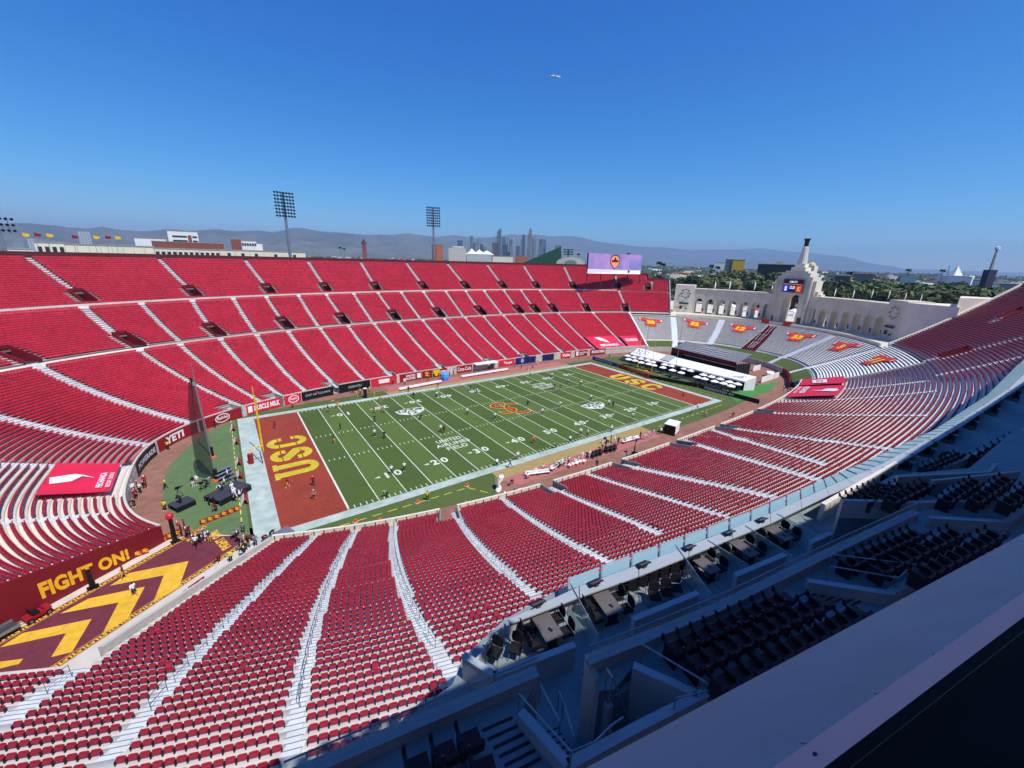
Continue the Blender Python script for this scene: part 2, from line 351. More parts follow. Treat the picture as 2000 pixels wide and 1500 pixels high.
# interlocking letters at midfield, cardinal edged in gold
for ch, x0, y0, zz in (('S', -3.1, -2.9, .018), ('C', -.7, -5.0, .022)):
    for grow, dz, m_ in ((.24, 0, EZGOLD), (0, .002, FLOGO)):
        mb = MB(); lettering(mb, ch, flat((x0-grow, y0-grow), (1, 0), (0, 1), zz+dz), 0, 4.9+2*grow, 0, 8.0+2*grow, bold=.0 if grow == 0 else .015); mb.build('midfield_logo', m_, field)
for x, y, r in ((-22.0, 10.6, 1), (21.5, -10.2, 1)):    # conference shields
    mb = MB(); pts = [(-4.6, 2.0), (-2.5, 2.7), (0, 3.0), (2.5, 2.7), (4.6, 2.0), (4.1, -.6), (2.4, -2.0), (0, -3.2), (-2.4, -2.0), (-4.1, -.6)]
    mb.prism([(x+a*.8, y+b*.8) for a, b in pts], 0, .018, 0, True)
    sh = mb.build('conference_shield', LINEW, field)
    mb = MB(); mb.prism([(x+a*.7, y+b*.7+.05) for a, b in pts[:5]]+[(x+2.9, y+.1), (x-2.9, y+.1)], 0, .022, 0, True)
    mb.build('shield_band', DARKG, sh)
    mb = MB(); lettering(mb, 'PAC', flat((x-2.5, y+.25), (1, 0), (0, 1), .026), 0, 5, 0, 1.5, bold=.03); mb.build('shield_letters', LINEW, sh)
    mb = MB(); lettering(mb, '12', flat((x-1.2, y-1.75), (1, 0), (0, 1), .026), 0, 2.4, 0, 1.6, bold=.03); mb.build('shield_number', DARKG, sh)
for x, y, s in ((-21.6, -11.6, 1), (20.9, 11.6, -1)):
    mb = MB()
    for k, t in enumerate(('UNITED', 'AIRLINES', 'FIELD')):
        w = (5.6, 7.6, 4.6)[k]; lettering(mb, t, flat((x, y), (s, 0), (0, s), .018), -w/2, w/2, 1.5-2.0*k, 2.95-2.0*k, bold=.015)
    mb.build('sponsor_lettering', LINEW, field)
# yellow dashed coaching box lines
yl = MB()
def dash(p, q, w=.14, on=1.4, off=.9):
    p = Vector(p); q = Vector(q); d = (q-p); n = d.length; d.normalize(); k = 0
    while k < n:
        a = p+d*k; b = p+d*min(k+on, n); t = Vector((-d.y, d.x))*w/2; yl.prism([a-t, b-t, b+t, a+t], 0, .02, 0, True); k += on+off
dash((-52.5, -27.6), (-27.5, -28.4)); dash((-27.5, -28.4), (-25.5, -31.5)); dash((-59.3, -24), (-59.3, 27)); dash((24, -28.6), (53, -28.0)); dash((58.5, -26), (58.5, 22))
yl.build('boundary_dashes', mat('boundary_yellow', lin((214, 200, 60)), .9, .1, 2), field)['kind'] = 'stuff'

# ------------------------------------------------------------------ stands
def arc_deg(th, u):                          # metres per degree along a row
    a = S(th-.25, u); b = S(th+.25, u); return float(np.hypot(*(a-b)[:2]))*2
AIS_N = []                                   # (u0, th0, u1, th1, width)
for a, b in ((135.4, 138.9), (130.2, 134.4), (124.75, 129.5), (119.6, 124.3), (114.9, 117.8), (110, 111.8), (105.6, 106.6), (101.4, 101.5), (97.4, 97.1), (93.6, 93.3), (90.5, 90.7), (88.2, 89.1), (85, 86.8), (81, 82.6), (76.7, 77.6), (72.6, 72.8), (67.9, 67.2), (58.3, 54.7)):
    AIS_N.append((.0, b, .435, a, 1.1))
AIS_N += [(.0, 152.4, .46, 146.8, 1.7), (.0, 166.9, .46, 159.3, 1.7), (.0, 177.2, .46, 176.5, 1.5), (.03, 191.5, .4, 190, 1.2)]
TB = [(134.9, 133.7), (129.7, 128), (123.9, 122.5), (119.4, 117.6), (114.2, 113.5), (110, 109.1), (105.4, 105.2), (101.4, 101.1), (97.3, 97.4), (93.75, 93.75), (90.6, 90.4), (88.2, 87.2), (84.4, 83.7), (81, 80.1), (76.5, 76), (72.6, 72.3), (68.1, 68.1), (59.2, 59.4), (47.9, 48.5), (147.5, 145), (160.5, 158.5)]
_vb = (134.6, 124.1, 114.3, 105.55, 97.3, 90.6, 84.5, 76.5, 68.1, 59.2, 47.95, 146.6, 160.4, 72.55)
for i, (a, b) in enumerate(TB): AIS_N.append((.539 if min(abs(a-v) for v in _vb) < 1.1 else .455, a, .705, b, 1.7 if i == 0 else 1.1))
TC = [132.4, 121.5, 112.4, 104.6, 97.1, 89.9, 82.8, 75.4, 68.1, 59.5, 48.4, 39.6, 144, 157]
for a in TC: AIS_N.append((.79, a, .985 if a > 50 else .895 if a > 45 else .83, a, 1.2))
VOM_N = [(a, .722, .785) for a in TC]+[(b, .457, .533) for b in (134.6, 124.1, 114.3, 105.55, 97.3, 90.6, 84.5, 81.0-.0, 76.5, 68.1, 59.2, 47.95, 146.6, 160.4) if b != 81.0]
VOM_N = [v for v in VOM_N if v[0] != 39.6]+[(40.6, .722, .785), (72.55, .457, .533)]
AIS_S = [(.05, 223.9, .5, 231.1, 1.3), (.05, 228.6, .56, 235.25, .9), (.05, 232.8, .59, 238.95, .9), (.05, 236.7, .555, 241.9, .9), (.05, 242.9, .47, 245, .9), (.05, 248.2, .44, 248.65, .9), (.05, 253.3, .415, 252.25, .9), (.05, 258, .43, 255.75, .9),
         (.05, 261.8, .435, 259.25, 1.5), (.05, 269.2, .44, 262.6, 1.5), (.05, 271.2, .415, 265.5, 1.5), (.05, 272.4, .465, 268.6, 1.5), (.05, 279.6, .46, 276, 1.2), (.05, 287, .45, 286.3, 1.2), (.2, 294.6, .43, 292.5, 1.2), (.46, 305.3, .97, 302.6, 1.6), (.72, 314.3, .97, 315.2, 1.6), (.46, 295, .97, 297.5, 1.6)]
VOM_S = [(305.2, .49, .57), (314.4, .75, .82)]
_lt = {}
def lerp_th(a, u):                           # bearing at which a straight aisle crosses level u
    k = (a, round(u, 5))
    if k not in _lt:
        t0 = a[1]+(a[3]-a[1])*(u-a[0])/(a[2]-a[0])
        if 250 < a[1] < 290 or 80 < a[1] < 100:
            p, q = S(a[1], a[0])[:2], S(a[3], a[2])[:2]; d = q-p; nn = np.array([-d[1], d[0]])/np.hypot(*d); ts = np.linspace(t0-4, t0+4, 161); e = (S(ts, u)[:, :2]-p)@nn; i = int(np.argmin(np.abs(e))); i = min(max(i, 1), 159); j = i+1 if e[i]*e[i+1] <= 0 else i-1; t0 = float(ts[i]-e[i]*(ts[j]-ts[i])/(e[j]-e[i])) if e[j] != e[i] else float(ts[i])
        _lt[k] = t0
    return _lt[k]
NOTCH_N = [118.4, 106.4, 97.2, 90.4, 86.4, 77.8, 66.8, 131.1, 141.2]
NOTCH_S = [242.4, 253.25, 261.6, 268.2, 271.9, 279.4]
def iv_N(u):
    lo = 44.4+3*(u/.445) if u < .445 else 34.2+1.5*(u-.445)/.555
    if u > .9: lo = 47.5
    elif u > .84: lo = 40.5
    return lo, (ramp_th(u, -1.8) if u < .40 else 196)
def s_edge(u): return 223.0+16.4*u
def iv_S(u):
    lo = s_edge(u) if u < .42 else 196
    hi = 309 if u < .195 else 303.7 if u < .447 else 322
    if u > .66: lo = 288
    return lo, hi
def cuts(iv, holes):
    out = [iv]
    for a, b in holes:
        nx = []
        for p, q in out:
            if b <= p or a >= q: nx.append((p, q)); continue
            if a > p: nx.append((p, a))
            if b < q: nx.append((b, q))
        out = nx
    return [k for k in out if k[1]-k[0] > .05]
def holes_vom(V, u, extra=0.0):
    h = []
    for t, a, b in V:
        if a <= u < b:
            w = (1.35+extra)/arc_deg(t, u); h.append((t-w, t+w))
    return h
def terrace(name, ivf, V, u_from, u_to, parent, mats, mif, notch=(), nu=.05):
    MBq = []; F = []; MI = []; k = 0
    i0, i1 = int(u_from/DU), int(u_to/DU)
    for i in range(i0, i1):
        u = i*DU; um = u+DU*.5
        hs = holes_vom(V, um)+([(t-1.2/arc_deg(t, um), t+1.2/arc_deg(t, um)) for t in notch] if um < nu else [])
        for a, b in cuts(ivf(um), hs):
            n = max(2, int((b-a)/.9)+1); th = np.linspace(a, b, n); p = S(th, u); q = S(th, u+DU)
            z = p[:, 2]; zp = S(th, u-DU)[:, 2] if i > i0 else z-.35
            v = np.concatenate([np.c_[p[:, :2], zp], np.c_[p[:, :2], z], np.c_[q[:, :2], z]])
            MBq.append(v); j = np.arange(n-1)
            F.append(np.stack([j+1, j, j+n, j+n+1], 1)+k); MI += [mif(um, 0)]*(n-1)
            F.append(np.stack([j+n+1, j+n, j+2*n, j+2*n+1], 1)+k); MI += [mif(um, 1)]*(n-1); k += 3*n
    me = npmesh(name, np.concatenate(MBq), np.concatenate(F), mats, MI); return link(name, me, parent)
WALK = mat('walkway_concrete', lin((205, 200, 190)), .8, .1, .6)
stand = empty('grandstand', (0, 0, 0), 0, 'great curved grandstand of red seats rising round the far side of the field', 'grandstand')
W_TH = 176.9
def iv_N1(u): a, b = iv_N(u); return a, min(b, W_TH)
def iv_W(u): a, b = iv_N(u); return W_TH, b
mifN = lambda um, t: 2 if (.433 < um < .457 or .703 < um < .718) else (1 if t else 0)
terrace('terrace', iv_W, [], 0, .985, stand, [CONC, TREAD], lambda um, t: t)
terrace('terrace', iv_N1, VOM_N, 0, .985, stand, [mat('shaded_riser', lin((104, 84, 80)), .9, .2, .6), mat('terrace_tread', lin((150, 128, 122)), .85, .15, .6), WALK], mifN, NOTCH_N, .04)  # riser colour is darkened to give the shade line beneath each seat row
standS = empty('grandstand', (0, 0, 0), 0, 'near grandstand of dark red seats on white treads below the loge boxes', 'grandstand')
terrace('terrace', iv_S, VOM_S, .046, .975, standS, [CONC, TREAD], lambda um, t: t, NOTCH_S, .105)
def strip_wall(mb, ths, u, z0, z1, t=.25, mi=0, du=0):
    """a wall of thickness t that follows row u; z0/z1 numbers or functions of th"""
    pa = [S(a, u) for a in ths]; n = len(ths); vs = []
    for j, p in enumerate(pa):
        d = pa[min(j+1, n-1)][:2]-pa[max(j-1, 0)][:2]; d = d/np.hypot(*d); nn = np.array([d[1], -d[0]])*t   # outward
        f = lambda z: z(ths[j]) if callable(z) else z
        a, b = f(z0), f(z1)
        vs += [(p[0], p[1], a), (p[0], p[1], b), (p[0]+nn[0], p[1]+nn[1], b), (p[0]+nn[0], p[1]+nn[1], a)]
    fs = []
    for j in range(n-1):
        k = 4*j
        for a, b in ((0, 1), (1, 2), (2, 3)): fs.append((k+a, k+b, k+b+4, k+a+4))
    fs += [(0, 3, 2, 1), (4*n-4, 4*n-3, 4*n-2, 4*n-1)]
    mb.add(vs, [f[::-1] for f in fs], mi)
def segs(lo, hi, notch, u):
    hs = [(t-1.25/arc_deg(t, u), t+1.25/arc_deg(t, u)) for t in notch]
    return cuts((lo, hi), hs)
mb = MB()
for a, b in segs(44.5, ramp_th(0, -1.8), NOTCH_N, 0): strip_wall(mb, np.linspace(a, b, max(3, int((b-a)/1.0))), 0, 0, ZF+.75, .3)
mb.build('front_wall', CONC, stand)
FU = .046
mb = MB()
for a, b in segs(s_edge(FU), 309, NOTCH_S, FU): strip_wall(mb, np.linspace(a, b, max(3, int((b-a)/1.0))), FU, 0, lambda t: zl(t, FU)+.72, -.3)
mb.build('front_wall', mat('cream_concrete', lin((214, 206, 190)), .8, .08, .7), standS)
mb = MB()
for a, b in segs(s_edge(FU), 309, NOTCH_S, FU):
    L_ = arc_deg((a+b)/2, FU)
    for t in np.arange(a+.3, b-.2, 1.25/L_):
        p = P(t, FU); q = P(t+.1, FU); rz = math.atan2(q.y-p.y, q.x-p.x); mb.box((p.x, p.y, p.z+.4), (.12, .1, .5), rz)
mb.build('wall_slots', DARKG, standS)['kind'] = 'stuff'
# notches: gateway through the front wall with side panels and a stair
def notch(t, u0, u1, parent, m):
    L_ = arc_deg(t, u0); w = 1.2/L_; g = None
    for s in (-1, 1):
        a, b = P(t+s*w, u0), P(t+s*w*1.02, u1); mb = MB()
        d_ = (b-a).to_2d().normalized(); n_ = Vector((-d_.y, d_.x))*.07; bt = [(a.x-n_.x, a.y-n_.y, 0), (b.x-n_.x, b.y-n_.y, 0), (b.x+n_.x, b.y+n_.y, 0), (a.x+n_.x, a.y+n_.y, 0)]; mb.hexa(bt, [(c[0], c[1], z) for c, z in zip(bt, (zl(t, u0)+.7, zl(t, u1)+.45, zl(t, u1)+.45, zl(t, u0)+.7))]); g = mb.build('gateway_wall', m, g or parent) if g is None else (mb.build('gateway_wall', m, parent), g)[1]
    mb = MB(); n = 8
    for k in range(n):
        ua = u0+(u1-u0)*(.35+.65*k/n); ub = u0+(u1-u0)*(.35+.65*(k+1)/n); z = zl(t, u1)*(k+1)/n
        q = [P(t-w*.92, ua), P(t+w*.92, ua), P(t+w*.92, ub), P(t-w*.92, ub)]
        mb.hexa([(p.x, p.y, 0) for p in q[::-1]], [(p.x, p.y, z) for p in q[::-1]])
    mb.build('gateway_stair', CONC, g)
for t in NOTCH_N: notch(t, 0, .04, stand, GREYC)
for t in NOTCH_S: notch(t, FU, .105, standS, GREYC)
# vomitories
def vomitory(t, u0, u1, parent, depth=2.1):
    w0 = 1.35/arc_deg(t, u0); w1 = 1.35/arc_deg(t, u1); z0 = zl(t, u0); mb = MB()
    A, B_, C_, D_ = P(t-w0, u0), P(t+w0, u0), P(t+w1, u1), P(t-w1, u1)
    fl = lambda p: (p.x, p.y, z0-.02)
    mb.add([fl(A), fl(B_), fl(C_), fl(D_)], [(0, 3, 2, 1)], 1)
    for p, q in ((A, D_), (B_, C_)):         # sloping side walls
        d = (q-p).to_2d().normalized(); n = Vector((-d.y, d.x))*.09
        bot = [(p.x-n.x, p.y-n.y, z0-.02), (q.x-n.x, q.y-n.y, z0-.02), (q.x+n.x, q.y+n.y, z0-.02), (p.x+n.x, p.y+n.y, z0-.02)]
        top = [(b[0], b[1], z) for b, z in zip(bot, (p.z+.75, q.z+.95, q.z+.95, p.z+.75))]; mb.hexa(bot, top, 0)
    d = (C_-D_).to_2d().normalized(); nn = Vector((-d.y, d.x))
    mb.wall(D_, C_, z0-.02, q.z+.95, .16, 0)
    o = mb.build('vomitory', [MAROON, DARKG], parent)
    mb = MB(); m = (C_+D_)/2; inn = (A+B_)/2-m; inn.z = 0; inn.normalize()
    mb.box((m.x+inn.x*.12, m.y+inn.y*.12, z0+1.35), (2.45, .06, 2.7), math.atan2(d.y, d.x)); mb.build('doorway', BLACK, o)
for v in VOM_N: vomitory(*v, stand)
for v in VOM_S: vomitory(*v, standS)
# aisle stairs
STEPW = mat('aisle_white', lin((198, 202, 202)), .7, .14, 1.1)
NOSE = mat('nosing_grey', lin((120, 124, 128)), .7, .1, 2)
def aisle(parent, a, ivf, rails, lip=0.0):
    mb = MB(); i0, i1 = max(int(math.ceil(a[0]/DU)), 0), int(a[2]/DU); pts = []
    for i in range(i0, i1):
        u = i*DU; um = u+DU/2; t = lerp_th(a, um); lo, hi = ivf(um)
        L_ = arc_deg(t, um); w = a[4]/2/L_
        if t-w < lo-.3 or t+w > hi+.3: continue
        z = zl(t, u); zn = zl(t, u+DU)
        q = [P(t-w, u), P(t+w, u), P(t+w, u+DU), P(t-w, u+DU)]; m = [(q[0]+q[3])/2, (q[1]+q[2])/2]
        mb.hexa([(p.x, p.y, z-.06) for p in q[::-1]], [(p.x, p.y, z+.006) for p in q[::-1]])
        h = [m[0], m[1], q[2], q[3]]
        mb.hexa([(p.x, p.y, z+.006) for p in h[::-1]], [(p.x, p.y, (z+zn)/2) for p in h[::-1]])
        c = (q[0]+q[1])/2; pts.append((c.x, c.y, z))
        if rails:
            for e, zz in ((0.02, z+.010), (.52, (z+zn)/2+.004)):
                e0 = q[0].lerp(q[3], e); e1 = q[1].lerp(q[2], e); f0 = q[0].lerp(q[3], e+.07); f1 = q[1].lerp(q[2], e+.07)
                mb.add([(p.x, p.y, zz) for p in (e0, e1, f1, f0)], [(0, 1, 2, 3)], 1)
    if not mb.f: return
    o = mb.build('aisle_stair', [STEPW, NOSE], parent)
    if rails and len(pts) > 4:
        for k in range(1, len(pts)-3, 3):
            p, q = Vector(pts[k]), Vector(pts[k+2]); up = Vector((0, 0, .92)); mb = MB()
            mb.tube([p, p+up, q+up, q], .022, 5); mb.tube([p+up*.5, q+up*.5], .015, 4)
            mb.build('handrail', mat('rail_grey', lin((84, 88, 94)), .5, .1, 3, 0, .4), o)
for a in AIS_N: aisle(stand, a, iv_N, False)
for a in AIS_S: aisle(standS, a, iv_S, a[1] < 275)
def strip_z(parent, name, m, v, iv):         # white stepped margins beside a vomitory
    mb = MB()
    t, u0, u1 = v
    for i in range(int(math.ceil(u0/DU)), int(u1/DU)+1):
        u = i*DU
        for s in (-1, 1):
            L_ = arc_deg(t, u); w0, w1 = s*1.45/L_, s*2.35/L_
            q = [P(t+w0, u), P(t+w1, u), P(t+w1, u+DU), P(t+w0, u+DU)]
            if s < 0: q = [q[1], q[0], q[3], q[2]]
            mb.hexa([(p.x, p.y, zl(t, u)-.02) for p in q[::-1]], [(p.x, p.y, zl(t, u)+.012) for p in q[::-1]])
    mb.build(name, m, parent)
for v in VOM_N: strip_z(stand, 'landing', STEPW, v, iv_N)
for v in VOM_S: strip_z(standS, 'landing', STEPW, v, iv_S)
# rim wall, concourse railings, cheek walls
mb = MB(); strip_wall(mb, np.linspace(47.6, 196, 150), .985, lambda t: 10, ZR+.3, -.4); mb.build('rim_wall', mat('rim_dark', lin((84, 40, 44)), .8, .15, .6), stand)
mb = MB(); strip_wall(mb, np.linspace(288, 322, 40), .975, lambda t: 10, zlev(.975)+.6, -.4); mb.build('rim_wall', MAROON, standS)
mb = MB(); strip_wall(mb, np.linspace(62, 134, 74), .4405, lambda t: zlev(.435), zlev(.4405)+.55, -.12); strip_wall(mb, np.linspace(49, 195, 140), .7085, lambda t: zlev(.70), zlev(.7085)+.45, -.12); mb.build('walkway_parapet', WALK, stand)
def cheek(parent, name, m, thf, u0, u1, lift, t=.3, base=None, n=24):
    mb = MB(); us = np.linspace(u0, u1, n)
    for a, b in zip(us[:-1], us[1:]):
        p, q = P(thf(a), a), P(thf(b), b); d = (q-p).to_2d().normalized(); nn = Vector((-d.y, d.x))*t/2; z0 = -.02 if base is None else base
        bot = [(p.x-nn.x, p.y-nn.y, z0), (q.x-nn.x, q.y-nn.y, z0), (q.x+nn.x, q.y+nn.y, z0), (p.x+nn.x, p.y+nn.y, z0)]
        mb.hexa(bot, [(c[0], c[1], z) for c, z in zip(bot, (p.z+lift, q.z+lift, q.z+lift, p.z+lift))])
    return mb.build(name, m, parent)
cheek(stand, 'end_wall', MAROON, lambda u: ramp_th(u, -1.85), 0, .40, .55, .3)
cheek(standS, 'end_wall', CONC, lambda u: s_edge(u)-.1, .046, .40, .55, .3)
cheek(stand, 'end_wall', CONC, lambda u: iv_N(u)[0], 0, .44, .2, .5); cheek(stand, 'end_wall', GREYC, lambda u: iv_N(u)[0]-.1, .447, .84, .9, .5, 10)
cheek(stand, 'end_wall', MAROON, lambda u: 40.4, .835, .905, 1.0, .5, 10); cheek(stand, 'end_wall', MAROON, lambda u: 47.4, .895, .985, 1.0, .5, 10)
mb = MB(); strip_wall(mb, np.linspace(40.4, 47.4, 9), .9, lambda t: 10, zlev(.9)+1.0, -.3); strip_wall(mb, np.linspace(35.0, 40.4, 9), .84, lambda t: 10, zlev(.84)+1.0, -.3); mb.build('rim_wall', MAROON, stand)
cheek(standS, 'end_wall', mat('pale_plaster', lin((224, 214, 196)), .8, .06, .5), lambda u: 322.1, .447, .975, .5, .5, 8)
mb = MB()                                    # parapet over the tunnel mouth
for a, b in zip(np.linspace(206, 230, 13)[:-1], np.linspace(206, 230, 13)[1:]):
    q = [P(a, .414), P(b, .414), P(b, .424), P(a, .424)]; mb.hexa([(p.x, p.y, 7.6) for p in q[::-1]], [(p.x, p.y, zl(222, .42)+.35) for p in q[::-1]])
mb.build('tunnel_portal', CONC, standS)
# ------------------------------------------------------------------ seats
def seat_tpl(near):
    """quads of one folding seat: x along the row, y towards the field, z up from the tread; material 0 red, 1 bracket"""
    V, F, M = [], [], []
    def q(a, m=0):
        k = len(V); V.extend(a); F.append((k, k+1, k+2, k+3)); M.append(m)
    def bx(x0, x1, y0, y1, z0, z1, m=0, faces='fbtlr', ytop=None):
        dy = 0 if ytop is None else ytop
        c = [(x0, y0, z0), (x1, y0, z0), (x1, y1, z0), (x0, y1, z0), (x0, y0+dy, z1), (x1, y0+dy, z1), (x1, y1+dy, z1), (x0, y1+dy, z1)]
        I = {'b': (0, 1, 5, 4), 'r': (1, 2, 6, 5), 'f': (2, 3, 7, 6), 'l': (3, 0, 4, 7), 't': (4, 5, 6, 7), 'd': (3, 2, 1, 0)}
        for f in faces: q([c[i] for i in I[f]], m)
    if not near:
        bx(-.222, .222, -.09, 0, .34, .74, 0, 'fbtlr', -.05); bx(-.2, .2, .0, .2, .30, .50, 0, 'ftlr')
    else:
        bx(-.205, .205, -.05, -.01, .19, .34, 0, 'fbtlr', -.03)
        for a, b, z in ((-.205, -.14, .385), (-.14, .14, .41), (.14, .205, .385)): bx(a, b, -.08, -.04, .34, z, 0, 'fbtlr', -.015)
        bx(-.18, .18, -.01, .06, .18, .30, 0, 'ftlrd', -.02); bx(-.14, .14, -.078, -.069, .285, .30, 1, 'bt')
        for s in (-1, 1): bx(s*.228-.012, s*.228+.012, -.06, .10, .02, .28, 1, 'fbtlr')
    return np.array(V, float)*(1.0 if near else 1), np.array(F), np.array(M)
def seat_spots(ivf, ais, V, u0, u1, pitch, notch, nu, skip, tarps, back=.62):
    out = []
    for i in range(int(u0/DU), int(u1/DU)):
        u = i*DU; um = u+DU/2
        if skip(um): continue
        hs = holes_vom(V, um, 1.05)
        for a in ais:
            if a[0]-.006 <= um <= a[2]+.004:
                t = lerp_th(a, um); w = (a[4]/2-.04)/arc_deg(t, um); hs.append((t-w, t+w))
        if um < nu: hs += [(t-1.5/arc_deg(t, um), t+1.5/arc_deg(t, um)) for t in notch]
        for p0, p1, a0, a1 in tarps:
            if p0 <= um <= p1: hs.append((a0, a1))
        lo, hi = ivf(um)
        for a, b in cuts((lo+.35, hi-.35), hs):
            n = max(4, int((b-a)*4)); th = np.linspace(a, b, n); us = u+DU*back; p = S(th, us); d = np.hypot(*np.diff(p[:, :2], axis=0).T); s = np.r_[0, np.cumsum(d)]
            k = int((s[-1]-.1)/pitch)
            if k < 1: continue
            off = (s[-1]-(k-1)*pitch)/2; tt = np.interp(off+pitch*np.arange(k), s, th)
            e = S(tt+.05, us)-S(tt-.05, us); ang = np.arctan2(-e[:, 1], -e[:, 0]); c = S(tt, us)
            out.append(np.c_[c[:, :2], S(tt, u)[:, 2], ang])
    return np.concatenate(out)
NT = [(0, .14, 57.2, 67.0), (0, .14, 47.7, 54.9)]
WT = [(.0, .10, 177.3, 185.3)]
ST = [(.0, .205, 296, 309), (.0, .215, 288, 300.8)]
tw = lambda um: .433 < um < .457 or .703 < um < .718
spW = seat_spots(iv_W, AIS_N, [], .006, .6, .50, [], 0, lambda u: False, WT, .42)
spN = seat_spots(iv_N1, AIS_N, VOM_N, .006, .98, .50, NOTCH_N, .045, tw, NT+WT)
spS = seat_spots(iv_S, AIS_S, VOM_S, .05, .97, .49, NOTCH_S, .108, lambda u: False, ST, .42)
def project(p):
    d = p-CAM; z = d@_f; return 1000+FPX*(d@CR)/z, 750-FPX*(d@CU)/z, z
def keep(sp, m=60):
    x, y, z = project(sp[:, :3]+np.array([0, 0, .5])); return sp[(z > 1) & (x > -m*4) & (x < 2000+m*6) & (y > -m) & (y < 1500+m*3)]
spN, spS, spW = keep(spN), keep(spS), keep(spW)
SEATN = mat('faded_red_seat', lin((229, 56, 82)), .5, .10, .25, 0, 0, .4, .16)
def build_seats(name, sp, near, red=SEATR):
    V, F, M = seat_tpl(near); n = len(sp); an = sp[:, 3]+rng.normal(0, .035, n); ca, sa = np.cos(an), np.sin(an)
    # local x -> along the row, local y -> towards the field
    X = sp[:, 0:1]+V[None, :, 0]*ca[:, None]-V[None, :, 1]*sa[:, None]
    Y = sp[:, 1:2]+V[None, :, 0]*sa[:, None]+V[None, :, 1]*ca[:, None]; Z = sp[:, 2:3]+V[None, :, 2]
    if near:                                 # one seat in twenty is left folded down
        dn = rng.random(n) < .05; pan = np.zeros(len(V), bool); pan[F[20:25].ravel()] = True; lx, ly, lz = V[:, 0], V[:, 1]*0+np.where(V[:, 2] > .25, .34, .0), .26+V[:, 1]*.6
        i = np.ix_(dn, pan); X[i] = (sp[:, 0:1]+lx*ca[:, None]-ly*sa[:, None])[i]; Y[i] = (sp[:, 1:2]+lx*sa[:, None]+ly*ca[:, None])[i]; Z[i] = (sp[:, 2:3]+lz+0*ca[:, None])[i]
    VV = np.stack([X, Y, Z], -1).reshape(-1, 3); FF = (F[None]+np.arange(n)[:, None, None]*len(V)).reshape(-1, 4)
    me = npmesh(name, VV, FF, [red, SEATD], np.tile(M, n)); return link(name, me)
dist = np.hypot(spS[:, 0]-CAM[0], spS[:, 1]-CAM[1]); px, py, pz = project(spS[:, :3]+np.array([0, 0, .5]))
# the three hundred nearest seats that nothing hides are things of their own
edge = np.interp(px, [0, 600, 700, 903, 960], [1700, 1500, 1452, 1275, 1210])
cand = np.where((px > 2) & (px < 900) & (py < 1498) & (py < edge-4))[0]
cand = cand[np.argsort(pz[cand])][:300]; near_mask = np.zeros(len(spS), bool); near_mask[cand] = True
rest = spS[~near_mask]; dr = dist[~near_mask]
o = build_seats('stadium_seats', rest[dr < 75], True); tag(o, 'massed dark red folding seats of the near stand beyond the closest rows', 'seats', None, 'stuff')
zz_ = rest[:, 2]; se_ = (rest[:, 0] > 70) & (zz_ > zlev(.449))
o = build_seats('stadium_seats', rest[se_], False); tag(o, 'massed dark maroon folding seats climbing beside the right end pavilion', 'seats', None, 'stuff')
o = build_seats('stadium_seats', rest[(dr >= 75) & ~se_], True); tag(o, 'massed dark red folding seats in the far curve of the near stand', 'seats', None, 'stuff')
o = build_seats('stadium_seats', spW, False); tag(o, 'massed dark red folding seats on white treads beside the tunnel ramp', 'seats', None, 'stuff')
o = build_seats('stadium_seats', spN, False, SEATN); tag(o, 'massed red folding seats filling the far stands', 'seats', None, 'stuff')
print('seats', len(spN), len(spS))
V_, F_, M_ = seat_tpl(True)
def sub(m): 
    k = [i for i in range(len(F_)) if m(i)]; return k
def tpl_mesh(name, idx, m):
    mb = MB()
    for i in idx: mb.add([V_[j] for j in F_[i]], [(0, 1, 2, 3)])
    return mb.mesh(name, m)
me_back = tpl_mesh('seat_back', range(0, 20), SEATR); me_pan = tpl_mesh('seat_pan', range(20, 25), SEATR); me_groove = tpl_mesh('seat_bracket', range(25, len(F_)), SEATD)
for x, y, z, a in spS[cand]:
    e = empty('stadium_seat', (x, y, z), a, 'dark red folding seat, tipped up, in the closest sunlit rows of the near stand', 'seat', 'closest folding seats of the near stand')
    link('seat_back', me_back, e); link('seat_pan', me_pan, e); link('seat_bracket', me_groove, e)
# ------------------------------------------------------------------ white bleachers below the arcade
bl = empty('bleachers', (0, 0, 0), 0, 'pale grey bleachers below the arched peristyle at the open end of the bowl', 'bleachers')
BENCHW = mat('bleacher_white', lin((222, 222, 216)), .6, .08, .8)
AIS_E = [(.0, 30.0, .41, 33, 2.6), (.075, 13.1, .41, 16, 2.4), (.065, -1.1, .41, 0, 5.2), (.0, -14.6, .41, -19.5, 2.2), (.0, -34.0, .41, -38.2, 2.2)]
iv_E = lambda u: (-56.3+max(0, (.2-u))*16, (44.4+3*(u/.445))-.25)
UT = lambda t: .405
terrace('terrace', iv_E, [], .086, .415, bl, [CONC, mat('bleacher_tread', lin((212, 210, 204)), .8, .1, .6)], lambda um, t: t)
iv_E2 = lambda u: (-56.2, -38.0)
terrace('terrace', iv_E2, [], .414, .447, bl, [CONC, MATS['bleacher_tread']], lambda um, t: t)
for i in range(int(.092/DU)+1, int(.447/DU)):
    u = i*DU; um = u+DU/2; hs = []
    for a in AIS_E:
        if a[0] <= um: t = lerp_th(a, um); w = a[4]/2/arc_deg(t, um); hs.append((t-w, t+w))
    for a, b in cuts(iv_E(um) if um < .405 else iv_E2(um), hs):
        mb = MB(); n = max(3, int((b-a)/2.5)); strip_wall(mb, np.linspace(a+.15, b-.15, n), u+DU*.92, zlev(u)+.40, zlev(u)+.47, -.46); strip_wall(mb, np.linspace(a+.15, b-.15, n), u+DU*.66, zlev(u), zlev(u)+.40, -.06, 1)
        mb.build('bench', [BENCHW, CONC], bl)
CARPET = mat('maroon_carpet', lin((110, 34, 46)), .9, .12, .8)
